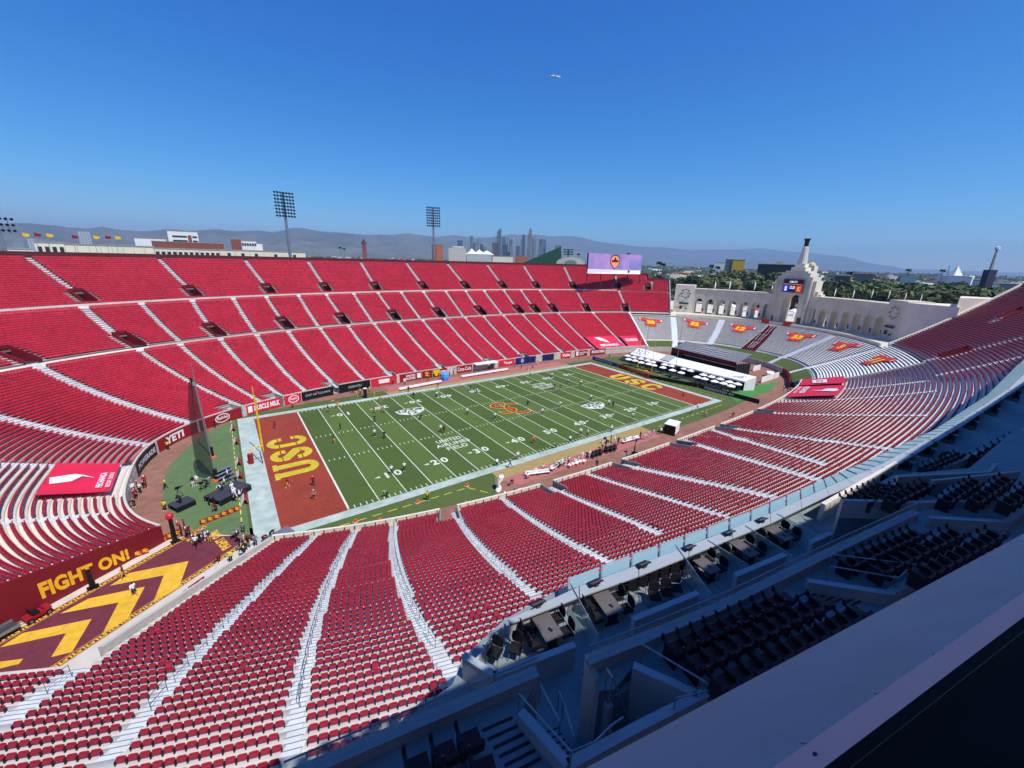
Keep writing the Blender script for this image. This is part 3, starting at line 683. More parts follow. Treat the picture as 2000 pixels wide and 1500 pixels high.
for k, a in enumerate(AIS_E):
    mb = MB()
    for i in range(int(math.ceil(a[0]/DU)), int(a[2]/DU)):
        u = i*DU; t = lerp_th(a, u+DU/2); w = a[4]/2/arc_deg(t, u)
        for h in (0, .5):
            q = [P(t-w, u+DU*h), P(t+w, u+DU*h), P(t+w, u+DU), P(t-w, u+DU)]; z0 = zlev(u); z1 = zlev(u+DU); zz = z0+.008 if h == 0 else (z0+z1)/2
            mb.hexa([(p.x, p.y, z0-.3) for p in q[::-1]], [(p.x, p.y, zz) for p in q[::-1]])
    o = mb.build('aisle_stair', [CARPET if k == 2 else WHITEP], bl)
    if k == 2:
        mb = MB()
        for s in (-.42, 0, .42):
            for j in range(3 if s == 0 else 3):
                us = [.09+.10*j+.0, .09+.10*j+.085]; q = [P(lerp_th(a, x)+s*a[4]/2/arc_deg(0, x)*1.6, x, 1.0) for x in us]
                mb.tube([q[0]-Vector((0, 0, .9)), q[0], q[1], q[1]-Vector((0, 0, .9))], .05, 5)
        mb.build('handrail', WHITEP, o)
cheek(bl, 'end_wall', CONC, lambda u: iv_E(u)[0]-.1, .19, .445, .35, .5); cheek(bl, 'end_wall', WHITEP, lambda u: 44.4+3*(u/.445)-.05, 0, .445, .3, .7)
# grass banks in front of the benches
def bank(lo, hi):
    mb = MB(); ts = np.linspace(lo, hi, 14); us = np.linspace(.004, .086, 5); vs = [P(t, u, .0) for u in us for t in ts]
    mb.add(vs, [(j*14+i, j*14+i+1, (j+1)*14+i+1, (j+1)*14+i) for j in range(4) for i in range(13)]); mb.build('grass_bank', APRON)['kind'] = 'structure'
for lo, hi in ((31.5, 44.4), (-13.4, 12), (-33, -15.9), (-50, -35.3)): bank(lo, hi)
mb = MB(); strip_wall(mb, np.linspace(-27.5, 44.6, 60), 0.0, 0, ZF+.05, .25); mb.build('bank_wall', CONC)['kind'] = 'structure'
# plaza behind the bleachers
PZ = zlev(.415)
pl = [tuple(P(t, .412))[:2] for t in np.linspace(-39, 47, 60)]+[(150, 105), (215, 90), (225, 0), (215, -75), (150, -70)]
o = MB().prism(pl, 0, PZ, 0, True).build('peristyle_plaza', mat('plaza_paving', lin((206, 198, 182)), .85, .1, .4)); o['kind'] = 'structure'
# ------------------------------------------------------------------ boards on the field wall
_it = np.linspace(30, 330, 6001); _ip = S(_it, 0.0)[:, :2]
def th_at(u, v):
    p = at(u, v, 0); return float(_it[np.argmin(((_ip-np.array([p.x, p.y]))**2).sum(1))])
def wall_fn(ta, tb, z0, z1, off=.13):
    def fn(x, y):
        t = ta+(tb-ta)*x; p = P(t, 0.0); q = P(t+.1, 0.0); d = (q-p).to_2d().normalized(); n = Vector((-d.y, d.x))*off     # towards the field
        return Vector((p.x+n.x, p.y+n.y, z0+(z1-z0)*y))
    return fn
def board(a, b, m, label, items=(), z0=.12, z1=2.5):
    ta, tb = max(th_at(*a), th_at(*b)), min(th_at(*a), th_at(*b)); mb = MB(); ts = np.linspace(tb, ta, max(3, int((ta-tb)/1.2)+2))
    e = wall_fn(ta, tb, z0, z1, .11); n = len(ts)
    for j in range(n-1):
        x0, x1 = (j/(n-1)), (j+1)/(n-1); f2 = wall_fn(ta, tb, z0, z1, .03); q = [f2(x0, 0), f2(x1, 0), e(x1, 0), e(x0, 0)]; r = [f2(x0, 1), f2(x1, 1), e(x1, 1), e(x0, 1)]
        mb.hexa(q[::-1], r[::-1])
    o = mb.build('advertising_board', m); tag(o, label, 'banner')
    for it in items:
        mb = MB(); fn = wall_fn(ta, tb, z0, z1, .15)
        if it[0] == 't': _, txt, x0, x1, y0, y1, mm, bo = it; lettering(mb, txt, fn, x0, x1, y0, y1, 0, bo); mb.build('board_lettering', mm, o)
        if it[0] == 'b':
            _, x0, x1, y0, y1, mm = it; k = 5
            for j in range(k): xa = x0+(x1-x0)*j/k; xb = x0+(x1-x0)*(j+1)/k; mb.add([fn(xa, y0), fn(xb, y0), fn(xb, y1), fn(xa, y1)], [(0, 1, 2, 3)])
            mb.build('board_patch', mm, o)
        if it[0] == 'o':
            _, cx, cy, rx, ry, mm, of = it; fn = wall_fn(ta, tb, z0, z1, of)
            mb.add([fn(cx+rx*math.cos(k*math.pi/12), cy+ry*math.sin(k*math.pi/12)) for k in range(24)], [tuple(range(24))]); mb.build('board_oval', mm, o)
T = lambda s, x0, x1, y0, y1, m=WHITEV, b=.03: ('t', s, x0, x1, y0, y1, m, b)
CRIM = mat('crimson_vinyl', lin((150, 22, 36)), .5, .05, .6); NAVY = mat('navy_vinyl', lin((26, 34, 96)), .5, .05, .6); BLKV = mat('black_vinyl', lin((24, 26, 30)), .5, .06, .6)
PINKV = mat('coral_vinyl', lin((214, 38, 66)), .5, .05, .6)
board((268, 933), (322, 887), BLKV, 'black board lettered POWERADE on the curved field wall', [T('POWERADE', .1, .95, .3, .72)])
board((325, 884), (384, 844), CRIM, 'crimson board lettered YETI in big white capitals on the field wall', [T('YETI', .22, .68, .2, .85, WHITEV, .05)])
board((386, 842), (462, 811), CRIM, 'crimson board with a white oval reading Ralphs behind the black net', [('o', .56, .5, .17, .42, WHITEV, .125), ('o', .56, .5, .15, .34, CRIM, .135), ('t', 'Ralphs', .44, .68, .3, .72, WHITEV, .02)])
board((470, 807), (541, 790), PINKV, 'red board lettered MUSCLE MILK beside the near goalpost', [T('MUSCLE MILK', .22, .97, .25, .8, WHITEV, .05), ('b', .04, .17, .2, .85, WHITEV)])
board((548, 788), (582, 781), PINKV, 'red board with a pale oval reading Ralphs, right of the gateway', [('o', .55, .5, .32, .42, WHITEV, .125), ('o', .55, .5, .27, .33, PINKV, .135), ('t', 'Ralphs', .34, .76, .32, .7, WHITEV, .02)])
board((584, 781), (646, 768), BLKV, "black board with a single line of small grey capitals left of a gateway", [T("DON'T GAMBLE & DRIVE", .12, .9, .42, .66, mat('pale_print', lin((190, 190, 190)), .5, .03, 1), .01)])
board((658, 766), (716, 753), BLKV, 'black board with short grey lettering left of a coral board', [T('DREAM HOTELS', .3, .72, .4, .66, MATS['pale_print'], .01)])
board((718, 753), (764, 742), PINKV, 'coral board with a white script panel behind the end of a long bench', [('b', .3, .72, .28, .78, WHITEV), ('t', 'Verizon', .34, .7, .38, .7, PINKV, .02)])
board((770, 741), (810, 733), CRIM, 'crimson board lettered UNITED AIRLINES with a white square emblem', [T('UNITED', .3, .72, .52, .82), T('AIRLINES', .14, .72, .16, .46), ('b', .8, .97, .2, .85, WHITEV)])
board((811, 733), (829, 729), CARD, 'small cardinal board with a gold SC monogram', [('t', 'S', .3, .58, .3, .85, GOLD, .05), ('t', 'C', .44, .72, .18, .7, GOLD, .05)])
board((830, 729), (856, 724), CRIM, 'crimson board with a yellow panel and white print', [('b', .05, .5, .1, .95, YELLOW), T('ESPN', .55, .95, .3, .75)])
board((874, 721), (899, 715), CRIM, 'crimson board with white script reading Coca-Cola', [T('Coca-Cola', .06, .94, .25, .8, WHITEV, .02)])
board((957, 711), (986, 706), PINKV, 'red board with a white script word right of the open dugout', [T('Target', .22, .78, .25, .72)])
board((988, 706), (1028, 701), NAVY, 'navy board with a small pale round emblem', [('o', .3, .5, .07, .35, mat('pale_blue', lin((150, 170, 225)), .5, .03, 1), .13)])
board((1040, 699), (1062, 696), NAVY, 'plain navy board next to the blurred camera crew')
board((1077, 695), (1098, 693), PINKV, 'short red board with a white word near the far sideline', [T('Vizio', .12, .9, .25, .75, WHITEV, .04)])
board((1106, 692), (1132, 690), CRIM, 'crimson board with a white shield and two lines of print', [('b', .08, .26, .15, .9, WHITEV), T('Keck Medicine', .34, .97, .5, .78), T('of USC', .34, .7, .18, .42)])
board((1139, 690), (1166, 686), CRIM, 'crimson board with white lettering below the coral tarpaulin', [T('MUSCLE MILK', .1, .95, .3, .78, WHITEV, .04)])
# dugout opening under a white canopy
d0, d1 = th_at(951, 712), th_at(903, 715); mb = MB(); fa = wall_fn(d1, d0, 2.6, 2.6, 2.2); fb = wall_fn(d1, d0, 2.75, 2.75, -.4)
mb.slab([fa(0, 0), fa(1, 0), fb(1, 0), fb(0, 0)], .12); dug = mb.build('dugout_canopy', WHITEV); tag(dug, 'white flat canopy over the dugout at the far sideline', 'canopy')
for k in range(5): p = fa(k/4, 0); mb = MB(); mb.tube([(p.x, p.y, 0), (p.x, p.y, 2.55)], .05, 5); mb.build('canopy_post', STEEL, dug)
# ------------------------------------------------------------------ tarpaulins
def tarp(quad, m, label, draw, lift=.75):
    q = [P(t, u, lift) for t, u in quad]; n = 6; mb = MB(); f = lambda x, y: q[0]*(1-x)*(1-y)+q[1]*x*(1-y)+q[2]*x*y+q[3]*(1-x)*y+Vector((0, 0, -.10*math.sin(math.pi*((x*3) % 1))-.06*math.sin(5*y+7*x)))
    vs = [f(i/12, j/6) for j in range(7) for i in range(13)]; mb.add(vs, [(j*13+i, j*13+i+1, (j+1)*13+i+1, (j+1)*13+i) for j in range(6) for i in range(12)])
    o = mb.build('tarpaulin', m); sol = o.modifiers.new('thickness', 'SOLIDIFY'); sol.thickness = .04; tag(o, label, 'tarpaulin'); fn = bil(q, .10); draw(o, fn); return o
def put(o, name, m, fn, *a, **k): mb = MB(); lettering(mb, *((a[0], fn)+a[1:]), **k); mb.build(name, m, o)
def feather(o, fn, x0, x1, yc, h, m=WHITEV, flip=False):
    mb = MB(); pts = [(0, 0), (.25, .12), (.42, .42), (1, .5), (1, -.12), (.85, -.42), (.42, -.22)]
    pts = [(0, -.03), (.35, -.1), (.42, -.42), (.85, -.42), (1, -.2), (1, .38), (.42, .12), (0, .03)]
    f = (lambda a: 1-a) if flip else (lambda a: a); mb.add([fn(x0+(x1-x0)*f(a), yc+h*b) for a, b in pts], [(0, 1, 6, 7), (1, 2, 3, 6), (3, 4, 5, 6)]); mb.build('feather_emblem', m, o)
CORAL = mat('coral_tarpaulin', lin((216, 40, 70)), .5, .06, .35, .15)
def d_n(o, fn):
    put(o, 'tarp_lettering', WHITEV, fn, 'PECHANGA', .2, .84, .08, .27, bold=.04)
    mb = MB(); mb.add([fn(*p) for p in ((.46, .9), (.3, .88), (.38, .6), (.62, .36), (.58, .7))], [(0, 1, 2, 4), (2, 3, 4)]); mb.build('feather_emblem', WHITEV, o)
tarp([(66.6, .004), (54.9, .004), (57.6, .142), (67, .142)], CORAL, 'coral tarpaulin with a white feather reading PECHANGA over far-corner seats', d_n)
def d_n2(o, fn): put(o, 'tarp_lettering', WHITEV, fn, 'KECK MEDICINE', .15, .9, .42, .68, bold=.03)
tarp([(53.6, .004), (47.2, .004), (48, .135), (54.8, .135)], CORAL, 'small coral tarpaulin with one white line at the corner by the bleachers', d_n2)
def d_w(o, fn):
    put(o, 'tarp_lettering', WHITEV, fn, 'PECHANGA', .74, .86, .0, .0) if False else None
    g = lambda x, y: fn(y, 1-x)
    put(o, 'tarp_lettering', WHITEV, (lambda x, y: fn(x, y)), 'PECHANGA', .12, .62, .14, .24, bold=.03); put(o, 'tarp_lettering', WHITEV, fn, 'RESORT CASINO', .12, .62, .03, .10, bold=.01)
    mb = MB(); mb.add([fn(*p) for p in ((.45, .3), (.52, .5), (.36, .62), (.3, .9), (.5, .95), (.6, .62), (.56, .5))], [(0, 1, 6), (1, 2, 5, 6), (2, 3, 4, 5)]); mb.build('feather_emblem', WHITEV, o)
tarp([(184.6, .02), (177.6, .02), (177.9, .108), (185.2, .108)], CORAL, 'bright coral tarpaulin with a white feather over seats behind the near end zone', d_w, .9)
def d_s(o, fn):
    put(o, 'tarp_lettering', WHITEV, fn, 'PECHANGA', .1, .75, .2, .33, bold=.03); put(o, 'tarp_lettering', WHITEV, fn, 'RESORT CASINO', .1, .75, .08, .15, bold=.01)
    mb = MB(); mb.add([fn(*p) for p in ((.44, .38), (.5, .62), (.34, .7), (.36, .9), (.5, .95), (.62, .9), (.56, .62))], [(0, 1, 6), (1, 2, 3, 4), (1, 4, 5, 6)]); mb.build('feather_emblem', WHITEV, o)
tarp([(300.3, .04), (289.6, .055), (287.6, .215), (295.3, .215)], CORAL, 'coral tarpaulin with a long white feather over seats near the loge end of the bowl', d_s)
def d_s2(o, fn):
    mb = MB(); mb.add([fn(*p) for p in ((.3, .3), (.8, .3), (.8, .62), (.3, .62))], [(0, 1, 2, 3)]); mb.build('white_panel', WHITEV, o)
    put(o, 'tarp_lettering', CORAL, (lambda x, y: fn(x, y)+Vector((0, 0, .02))), 'KECK', .4, .7, .38, .54, bold=.02)
tarp([(309, .035), (301.2, .05), (297.2, .212), (304, .2)], CORAL, 'coral tarpaulin with a white square panel beside the grass bank', d_s2)
# jerseys spread on the bleachers
JT = mat('jersey_cloth', lin((196, 54, 44)), .7, .06, .8)
JS = [('20', (1271, 631), 40.9, .31), ('32', (1357, 635), 24.5, .31), ('12', (1449, 643), 7, .305), ('33', (1557, 662), 349.75-360, .305), ('3', (1645, 681), 331.4-360, .315), ('11', (1735, 705), 312.5-360, .33)]
for n, _, t, u in JS:
    c = P(t, u, .62); a = P(t-.6, u, .62); b = P(t, u+.03, .62); ey = (b-c).normalized(); ex = (a-c); ex -= ey*ex.dot(ey); ex.normalize()     # right as seen from the field
    nn = ex.cross(ey).normalized(); W_ = 10.2; H_ = 6.6
    fn = lambda x, y, o_=0.0: c+ex*x*W_/2+ey*y*H_/2+nn*o_
    mb = MB(); pts = [(-.5, -1), (.5, -1), (.5, .15), (1.08, .35), (1.15, .85), (.45, 1), (.18, .82), (-.18, .82), (-.45, 1), (-1.15, .85), (-1.08, .35), (-.5, .15)]
    mb.add([fn(*p, .0) for p in pts]+[fn(*p, .06) for p in pts], [(12, 13, 14, 23), (14, 15, 16, 17), (14, 17, 18), (14, 18, 19, 23), (19, 20, 23), (20, 21, 22, 23)]+[(i, (i+1) % 12, (i+1) % 12+12, i+12) for i in range(12)])
    o = mb.build('jersey_banner', JT); tag(o, 'giant red jersey banner on the bleachers, %s' % {'20': 'numbered twenty, furthest left by the red stand', '32': 'numbered thirty-two between two white stairs', '12': 'numbered twelve, left of the maroon carpet stair', '33': 'numbered thirty-three, right of the maroon carpet stair', '3': 'with the single number three', '11': 'numbered eleven, beside the dark red seats'}[n], 'banner')
    w = .3*len(n); mb = MB(); lettering(mb, n, lambda x, y: fn(x, y, .09), -w/1.6, w/1.6, -.5, .45, 0, bold=.06); mb.build('jersey_number', YELLOW, o)
    for s in (-1, 1): mb = MB(); mb.add([fn(s*p[0], p[1], .08) for p in ((.93, .36), (1.0, .36), (1.05, .8), (.96, .82))], [(0, 1, 2, 3)]); mb.build('sleeve_stripe', WHITEV, o)
# ------------------------------------------------------------------ goalposts
for s, lab in ((-1, 'yellow goalpost on a red padded base behind the near end zone'), (1, 'yellow goalpost on a red padded base behind the far end zone')):
    g = empty('goalpost', (s*56.9, 0, 0), 0, lab, 'goalpost')
    mb = MB(); mb.lathe([(.42, 0), (.45, .1), (.45, 1.85), (.38, 1.95)], n=12); mb.build('base_pad', CRIM, g)
    mb = MB(); mb.tube([(0, 0, 1.9), (0, 0, 2.2), (-s*.15, 0, 2.6), (-s*.6, 0, 2.95), (-s*1.2, 0, 3.05), (-s*2.05, 0, 3.05)], .11, 8); mb.build('gooseneck', YELLOW, g)
    mb = MB(); mb.tube([(-s*2.1, -2.82, 3.05), (-s*2.1, 2.82, 3.05)], .09, 8); mb.build('crossbar', YELLOW, g)
    for k in (-1, 1): mb = MB(); mb.tube([(-s*2.1, k*2.82, 3.0), (-s*2.1, k*2.82, 13.7)], .075, 8); mb.build('upright', YELLOW, g)
# ------------------------------------------------------------------ kick net, poles, west end equipment
def obj(name, label, cat, group=None): return tag(empty(name, (0, 0, 0)), label, cat, group)
NETM = bpy.data.materials.new('black_netting'); NETM.use_nodes = True
_n = NETM.node_tree.nodes; _l = NETM.node_tree.links; _n['Principled BSDF'].inputs['Base Color'].default_value = (.012, .014, .012, 1); _n['Principled BSDF'].inputs['Roughness'].default_value = .9
_t = _n.new('ShaderNodeBsdfTransparent'); _m = _n.new('ShaderNodeMixShader'); _m.inputs[0].default_value = .72; _l.new(_t.outputs[0], _m.inputs[1]); _l.new(_n['Principled BSDF'].outputs[0], _m.inputs[2]); _l.new(_m.outputs[0], _n['Material Output'].inputs[0])
PA, PB = at(423, 938, 0), at(415, 893, 0)
net = obj('kicking_net', 'tall black kicking net slung between two leaning poles on the west turf', 'net')
for p, top in ((PA, 18.0), (PB, 18.3)):
    q = Vector((p.x-.35, p.y+.2, top)); mb = MB(); mb.tube([p, q], .10, 8, 0, .06); mb.build('net_pole', STEEL, net)
    mb = MB(); mb.box((p.x, p.y, 1.05), (.5, .5, 2.1), .4); mb.build('pole_pad', BLACK, net)
    mb = MB(); mb.box((p.x, p.y, .15), (1.1, .9, .3), .4, 0, .7); mb.build('pole_base', ORANGE, net)
tA = Vector((PA.x-.5, PA.y+.1, 18.0)); bl_ = at(398, 942, 0); bl0 = Vector((bl_.x, bl_.y, 0)); mb = MB(); nx_, nz_ = 14, 22; vs = []
for j in range(nz_+1):
    z = j/nz_; zz = .3+17.7*z; w = (1-z)**.6*1.25+.03
    for i in range(nx_+1):
        x = i/nx_; a = PA.lerp(Vector((PA.x-.5, PA.y+.1, 0)), z); d = (bl0+Vector((-.2, 1.2, 0))-PA)*w
        p = a+d*x; k = math.sin(math.pi*x)*(1-z); vs.append((p.x-.45*k+.18*math.sin(9*x+3*z), p.y+.6*k+.12*math.cos(11*x), zz-1.1*math.sin(math.pi*x)*(1-z)**2*0+1.6*(x*(1-z)**4)))
mb.add(vs, [(j*(nx_+1)+i, j*(nx_+1)+i+1, (j+1)*(nx_+1)+i+1, (j+1)*(nx_+1)+i) for j in range(nz_) for i in range(nx_)]); mb.build('netting', NETM, net)
def platform(c, sx, sy, h, rz, label, parts=True, m=BLKV):
    e = tag(empty('camera_platform', c, rz), label, 'platform'); mb = MB(); mb.box((0, 0, h-.06), (sx, sy, .12)); mb.build('deck', m, e)
    for a in (-1, 1):
        for b in (-1, 1): mb = MB(); mb.box((a*(sx/2-.08), b*(sy/2-.08), (h-.12)/2), (.08, .08, h-.12)); mb.build('leg', STEEL, e)
    mb = MB(); mb.box((0, sy/2+.02, (h-.1)/2), (sx, .03, h-.16)); mb.box((0, -sy/2-.02, (h-.1)/2), (sx, .03, h-.16)); mb.build('skirt', BLACK, e); return e
DK = mat('grey_decking', lin((58, 62, 70)), .6, .12, 1.5)
c = at(447, 968, 0); pf = platform(c, 5.2, 3.4, 1.0, .62, 'low black television stage with a crew on it beside the goal line', m=DK)
c = at(357, 990, 0); platform(c, 2.6, 2.2, .9, .5, 'small black camera riser on the west turf', m=DK)
c = at(448, 938, 0); e = obj('bleacher_riser', 'silver folding riser steps beside the black television stage', 'riser')
for k in range(4):
    mb = MB(); mb.box((c.x-.2-.55*k*.3, c.y-.1+.75*k, .35+.32*k), (2.9, .5, .07), .62); mb.build('plank', STEEL, e)
    mb = MB(); mb.box((c.x-.2-.55*k*.3, c.y-.1+.75*k, .16+.16*k), (2.4, .06, .32+.3*k), .62); mb.build('frame', DARKG, e)
def tv_camera(x, y, z, rz, label):
    e = tag(empty('television_camera', (x, y, z), rz), label, 'camera')
    for k in range(3): a = k*2.094; mb = MB(); mb.tube([(.5*math.cos(a), .5*math.sin(a), 0), (0, 0, 1.15)], .03, 5); mb.build('tripod_leg', BLACK, e)
    mb = MB(); mb.box((0, 0, 1.35), (.62, .26, .34)); mb.build('body', BLACK, e); mb = MB(); mb.tube([(.3, 0, 1.36), (.75, 0, 1.36)], .12, 8); mb.build('lens', DARKG, e)
tv_camera(at(352, 978, 0).x, at(352, 978, 0).y, .9, .4, 'black television camera on the small riser'); q = at(450, 955, 0); tv_camera(q.x, q.y, 1.0, .5, 'black television camera on the large stage'); q = at(395, 958, 0); tv_camera(q.x, q.y, 0, .2, 'camera on a tripod standing on the turf between the stages')
q = at(390, 955, 0); tv_camera(q.x+1, q.y-.4, 0, 2.2, 'second tripod camera among the crew behind the net')
# folding A-frame signs along the end line
for k, (u, v) in enumerate(((455, 840), (461, 866), (466, 906), (468, 932), (474, 962), (478, 980))):
    p = at(u, v, 0); e = tag(empty('folding_sign', p, 0), 'white and red folding sign on the yellow line, %s from the far corner' % ('first', 'second', 'third', 'fourth', 'fifth', 'last')[k], 'sign', 'folding signs along the end line')
    for s in (-1, 1): mb = MB(); mb.hexa([(s*.5-.02, -1.1, 0), (s*.5+.02, -1.1, 0), (s*.5+.02, 1.1, 0), (s*.5-.02, 1.1, 0)], [(s*.04-.02, -1.1, .95), (s*.04+.02, -1.1, .95), (s*.04+.02, 1.1, .95), (s*.04-.02, 1.1, .95)]); mb.build('panel', WHITEV if s < 0 else CRIM, e)
# SC fence boards
def sc_board(a, b, n, label, h=.95, z=0.0):
    a, b = Vector(a), Vector(b); d = (b-a); L_ = d.length; rz = math.atan2(d.y, d.x); e = tag(empty('monogram_fence', (a.x, a.y, z), rz), label, 'fence', 'red monogram fences')
    for k in range(n):
        x0, x1 = L_*k/n, L_*(k+1)/n-.04; mb = MB(); mb.box(((x0+x1)/2, 0, h/2), (x1-x0, .08, h)); o = mb.build('panel', CRIM, e)
        for ch, dx, dz in (('S', -.16, .08), ('C', .02, -.06)):
            for s in (-1, 1):
                mb = MB(); xc = (x0+x1)/2; lettering(mb, ch, lambda x, y: Vector((xc+(dx+x)*(-s), s*.045+s*.006*(dx > 0), h*.3+dz+y)), 0, .36, 0, .42, bold=.06) if False else lettering(mb, ch, lambda x, y: Vector((xc+(x+dx)*(1 if s < 0 else -1), s*.046+s*.004*(dx > 0), h*.28+dz+y)), -.04, .34, 0, .46, bold=.06)
                mb.build('monogram', GOLD, o)
sc_board(at(391, 1026, 0), at(430, 1012, 0), 3, 'red fence with gold SC monograms left half of the pair on the turf edge', .8); sc_board(at(431, 1011, 0), at(470, 996, 0), 3, 'red fence with gold SC monograms right half, touching the end line', .8)
sc_board(at(312, 1062, 0), at(352, 1044, 0), 3, 'red monogram fence at the mouth of the tunnel ramp, by the black column', .9); sc_board(at(247, 1096, 0), at(292, 1079, 0), 3, 'red monogram fence leaning along the FIGHT ON wall', .9)
sc_board(at(370, 1160, 0), at(402, 1137, 0), 2, 'red monogram fence on the south edge of the ramp, upper one', .9); sc_board(at(343, 1184, 0), at(367, 1163, 0), 2, 'red monogram fence on the south edge of the ramp, lower one', .9)
for (u, v), lab, cap in (((343, 1058), 'tall black padded column with a red cap at the ramp mouth', True), ((182, 1148), 'black padded column standing beside the FIGHT ON wall', False)):
    p = at(u, v, 0); e = tag(empty('padded_column', p, .3), lab, 'column'); h = 3.6 if cap else 2.4
    mb = MB(); mb.box((0, 0, .06), (1.0, .8, .12)); mb.build('base_plate', BLACK, e); mb = MB(); mb.lathe([(.24, .1), (.27, .3), (.25, h*.5), (.22, h)], n=10); mb.build('shaft', BLACK, e)
    if cap: mb = MB(); mb.lathe([(.3, h-.05), (.42, h+.15), (.40, h+.55), (.22, h+.75), (0, h+.8)], n=10); mb.build('cap', REDV, e)
# ramp paint
ramp = obj('ramp_carpet', 'maroon carpet with gold chevrons and key borders on the tunnel ramp', 'carpet')
CARP = mat('ramp_maroon', lin((106, 46, 58)), .9, .18, 1.2); RGOLD = mat('ramp_gold', lin((220, 172, 50)), .85, .16, 1.5)
mb = MB(); mb.add([RP(-25, 0, .010), RP(-25, 7.9, .010), RP(13.5, 7.9, .010), RP(9.5, 0, .010)], [(0, 1, 2, 3)]); mb.build('carpet_field', CARP, ramp)
def ch(e):                                   # a chevron whose tip points to the field
    t = 1.7; mb = MB(); pts = [(e-3.3, 1.0), (e+2.4, 4.0), (e+.6, 6.9), (e-1.5, 6.9), (e-.2, 4.6), (e-5.2, 1.0)]
    return pts
mb = MB()
CH = [[(1255, 735), (1190, 910), (1020, 1010), (1090, 830), (730, 900), (860, 815)], [(965, 905), (850, 1120), (675, 1230), (790, 1010), (400, 1085), (590, 985)], [(610, 1120), (480, 1340), (340, 1375), (440, 1215), (0, 1310), (150, 1215)], [(155, 1385), (125, 1420), (0, 1450), (-260, 1520), (-380, 1500), (-260, 1440)]]
for k in CH:
    q = [at(a/3.408, 880+b/3.408, .016) for a, b in k]; mb = MB(); mb.prism([(p.x, p.y) for p in q], 0, .016, 0, True); mb.build('chevron', RGOLD, ramp)
for b0, b1 in ((-.55, .25), (7.65, 8.45)):
    mb = MB(); mb.add([RP(-25, b0, .014), RP(-25, b1, .014), RP(12, b1, .014), RP(12, b0, .014)], [(0, 1, 2, 3)]); bd = mb.build('border', CARP, ramp)
    mb = MB(); k = -24.8
    while k < 11.5:                          # Greek key repeat
        W_ = b1-b0; R = lambda x0, x1, y0, y1: mb.add([RP(k+x0, b0+W_*y0, .02), RP(k+x0, b0+W_*y1, .02), RP(k+x1, b0+W_*y1, .02), RP(k+x1, b0+W_*y0, .02)], [(0, 1, 2, 3)])
        R(0, 1.0, .02, .1); R(0, 1.0, .9, .98); R(.05, .2, .22, .78); R(.2, .62, .64, .78); R(.48, .62, .36, .64); R(.34, .48, .36, .5); R(.62, .95, .22, .36); R(.82, .95, .36, .78); k += 1.0
    mb.build('key_pattern', RGOLD, bd)['kind'] = 'stuff'
mb = MB(); lettering(mb, 'FIGHT ON!', lambda x, y: RP(10.6-y+.33*x, 7.0-x, .018), 0, 5.0, 0, 1.15, bold=.05); mb.build('carpet_lettering', RGOLD, ramp)
for ch_, o_ in (('S', 0), ('C', .28)): mb = MB(); lettering(mb, ch_, lambda x, y: RP(10.4-y-.2*o_, 1.55-x-o_, .018+o_*.01), 0, .75, 0, 1.3, bold=.06); mb.build('carpet_monogram', RGOLD, ramp)
sig = obj('wall_lettering', 'gold FIGHT ON! lettering painted on the maroon tunnel wall', 'lettering')
_e1 = lambda u, v: float((np.array(at(u, v, 0))[:2]-RO)@RE1)
_x0, _x1 = _e1(88, 1186), _e1(262, 1098)
_fo = lambda x, y: RP(_x0+(_x1-_x0)*x/12.3, -1.62, .35+y+.75*(1-x/12.3))
mb = MB(); lettering(mb, 'FIGHT ON!', lambda x, y: _fo(x, y*(1.35-.35*x/12.3)), 0, 12.3, 0, 1.5, bold=.05); mb.build('letters', GOLD, sig)
# utility cart and trailer on the ramp
def vehicle_cart(p, rz, body, label, trailer=False):
    e = tag(empty('utility_cart', p, rz), label, 'cart'); mb = MB(); mb.box((0, 0, .48), (1.9, 1.15, .3)); mb.box((.75, 0, .72), (.6, 1.1, .25), 0, 0, .8); mb.build('body', body, e)
    mb = MB(); mb.box((-.1, 0, .78), (.5, 1.0, .18)); mb.box((-.38, 0, 1.02), (.12, 1.0, .4)); mb.build('seat', BLACK, e)
    for a in (-.65, .7):
        for b in (-.55, .55):
            mb = MB(); mb.tube([(a, b-.09, .28), (a, b+.09, .28)], .28, 10); w = mb.build('wheel', BLACK, e); mb = MB(); mb.tube([(a, b-.1, .28), (a, b+.1, .28)], .13, 8); mb.build('rim', STEEL, w)
    if trailer:
        mb = MB(); mb.box((-3.0, 0, .55), (3.2, 1.5, .12)); mb.build('trailer_bed', DARKG, e); mb = MB(); mb.box((-4.5, 0, .85), (.08, 1.5, .5)); mb.box((-3.0, .74, .72), (3.2, .05, .3)); mb.box((-3, -.74, .72), (3.2, .05, .3)); mb.build('trailer_side', STEEL, e); mb = MB(); mb.tube([(-1.5, 0, .5), (-.8, 0, .45)], .05, 6); mb.build('drawbar', BLACK, e)
        for b in (-.7, .7): mb = MB(); mb.tube([(-3.1, b-.08, .28), (-3.1, b+.08, .28)], .28, 10); mb.build('wheel', BLACK, e)
    return e
p = RP(-4.6, -.75); vehicle_cart(p, math.atan2(RE1[1], RE1[0]), CRIM, 'red utility cart towing a grey flat trailer along the tunnel wall', True)
# goods at the west corner
p = at(251, 930, 0); e = tag(empty('beverage_cart', (p.x, p.y, 1.2), .4), 'steel beverage counter behind the coral tarpaulin', 'counter'); mb = MB(); mb.box((0, 0, .55), (2.2, 1.4, 1.1)); mb.build('cabinet', STEEL, e); mb = MB(); mb.box((0, 0, 1.14), (2.4, 1.6, .08)); mb.build('top', DARKG, e)
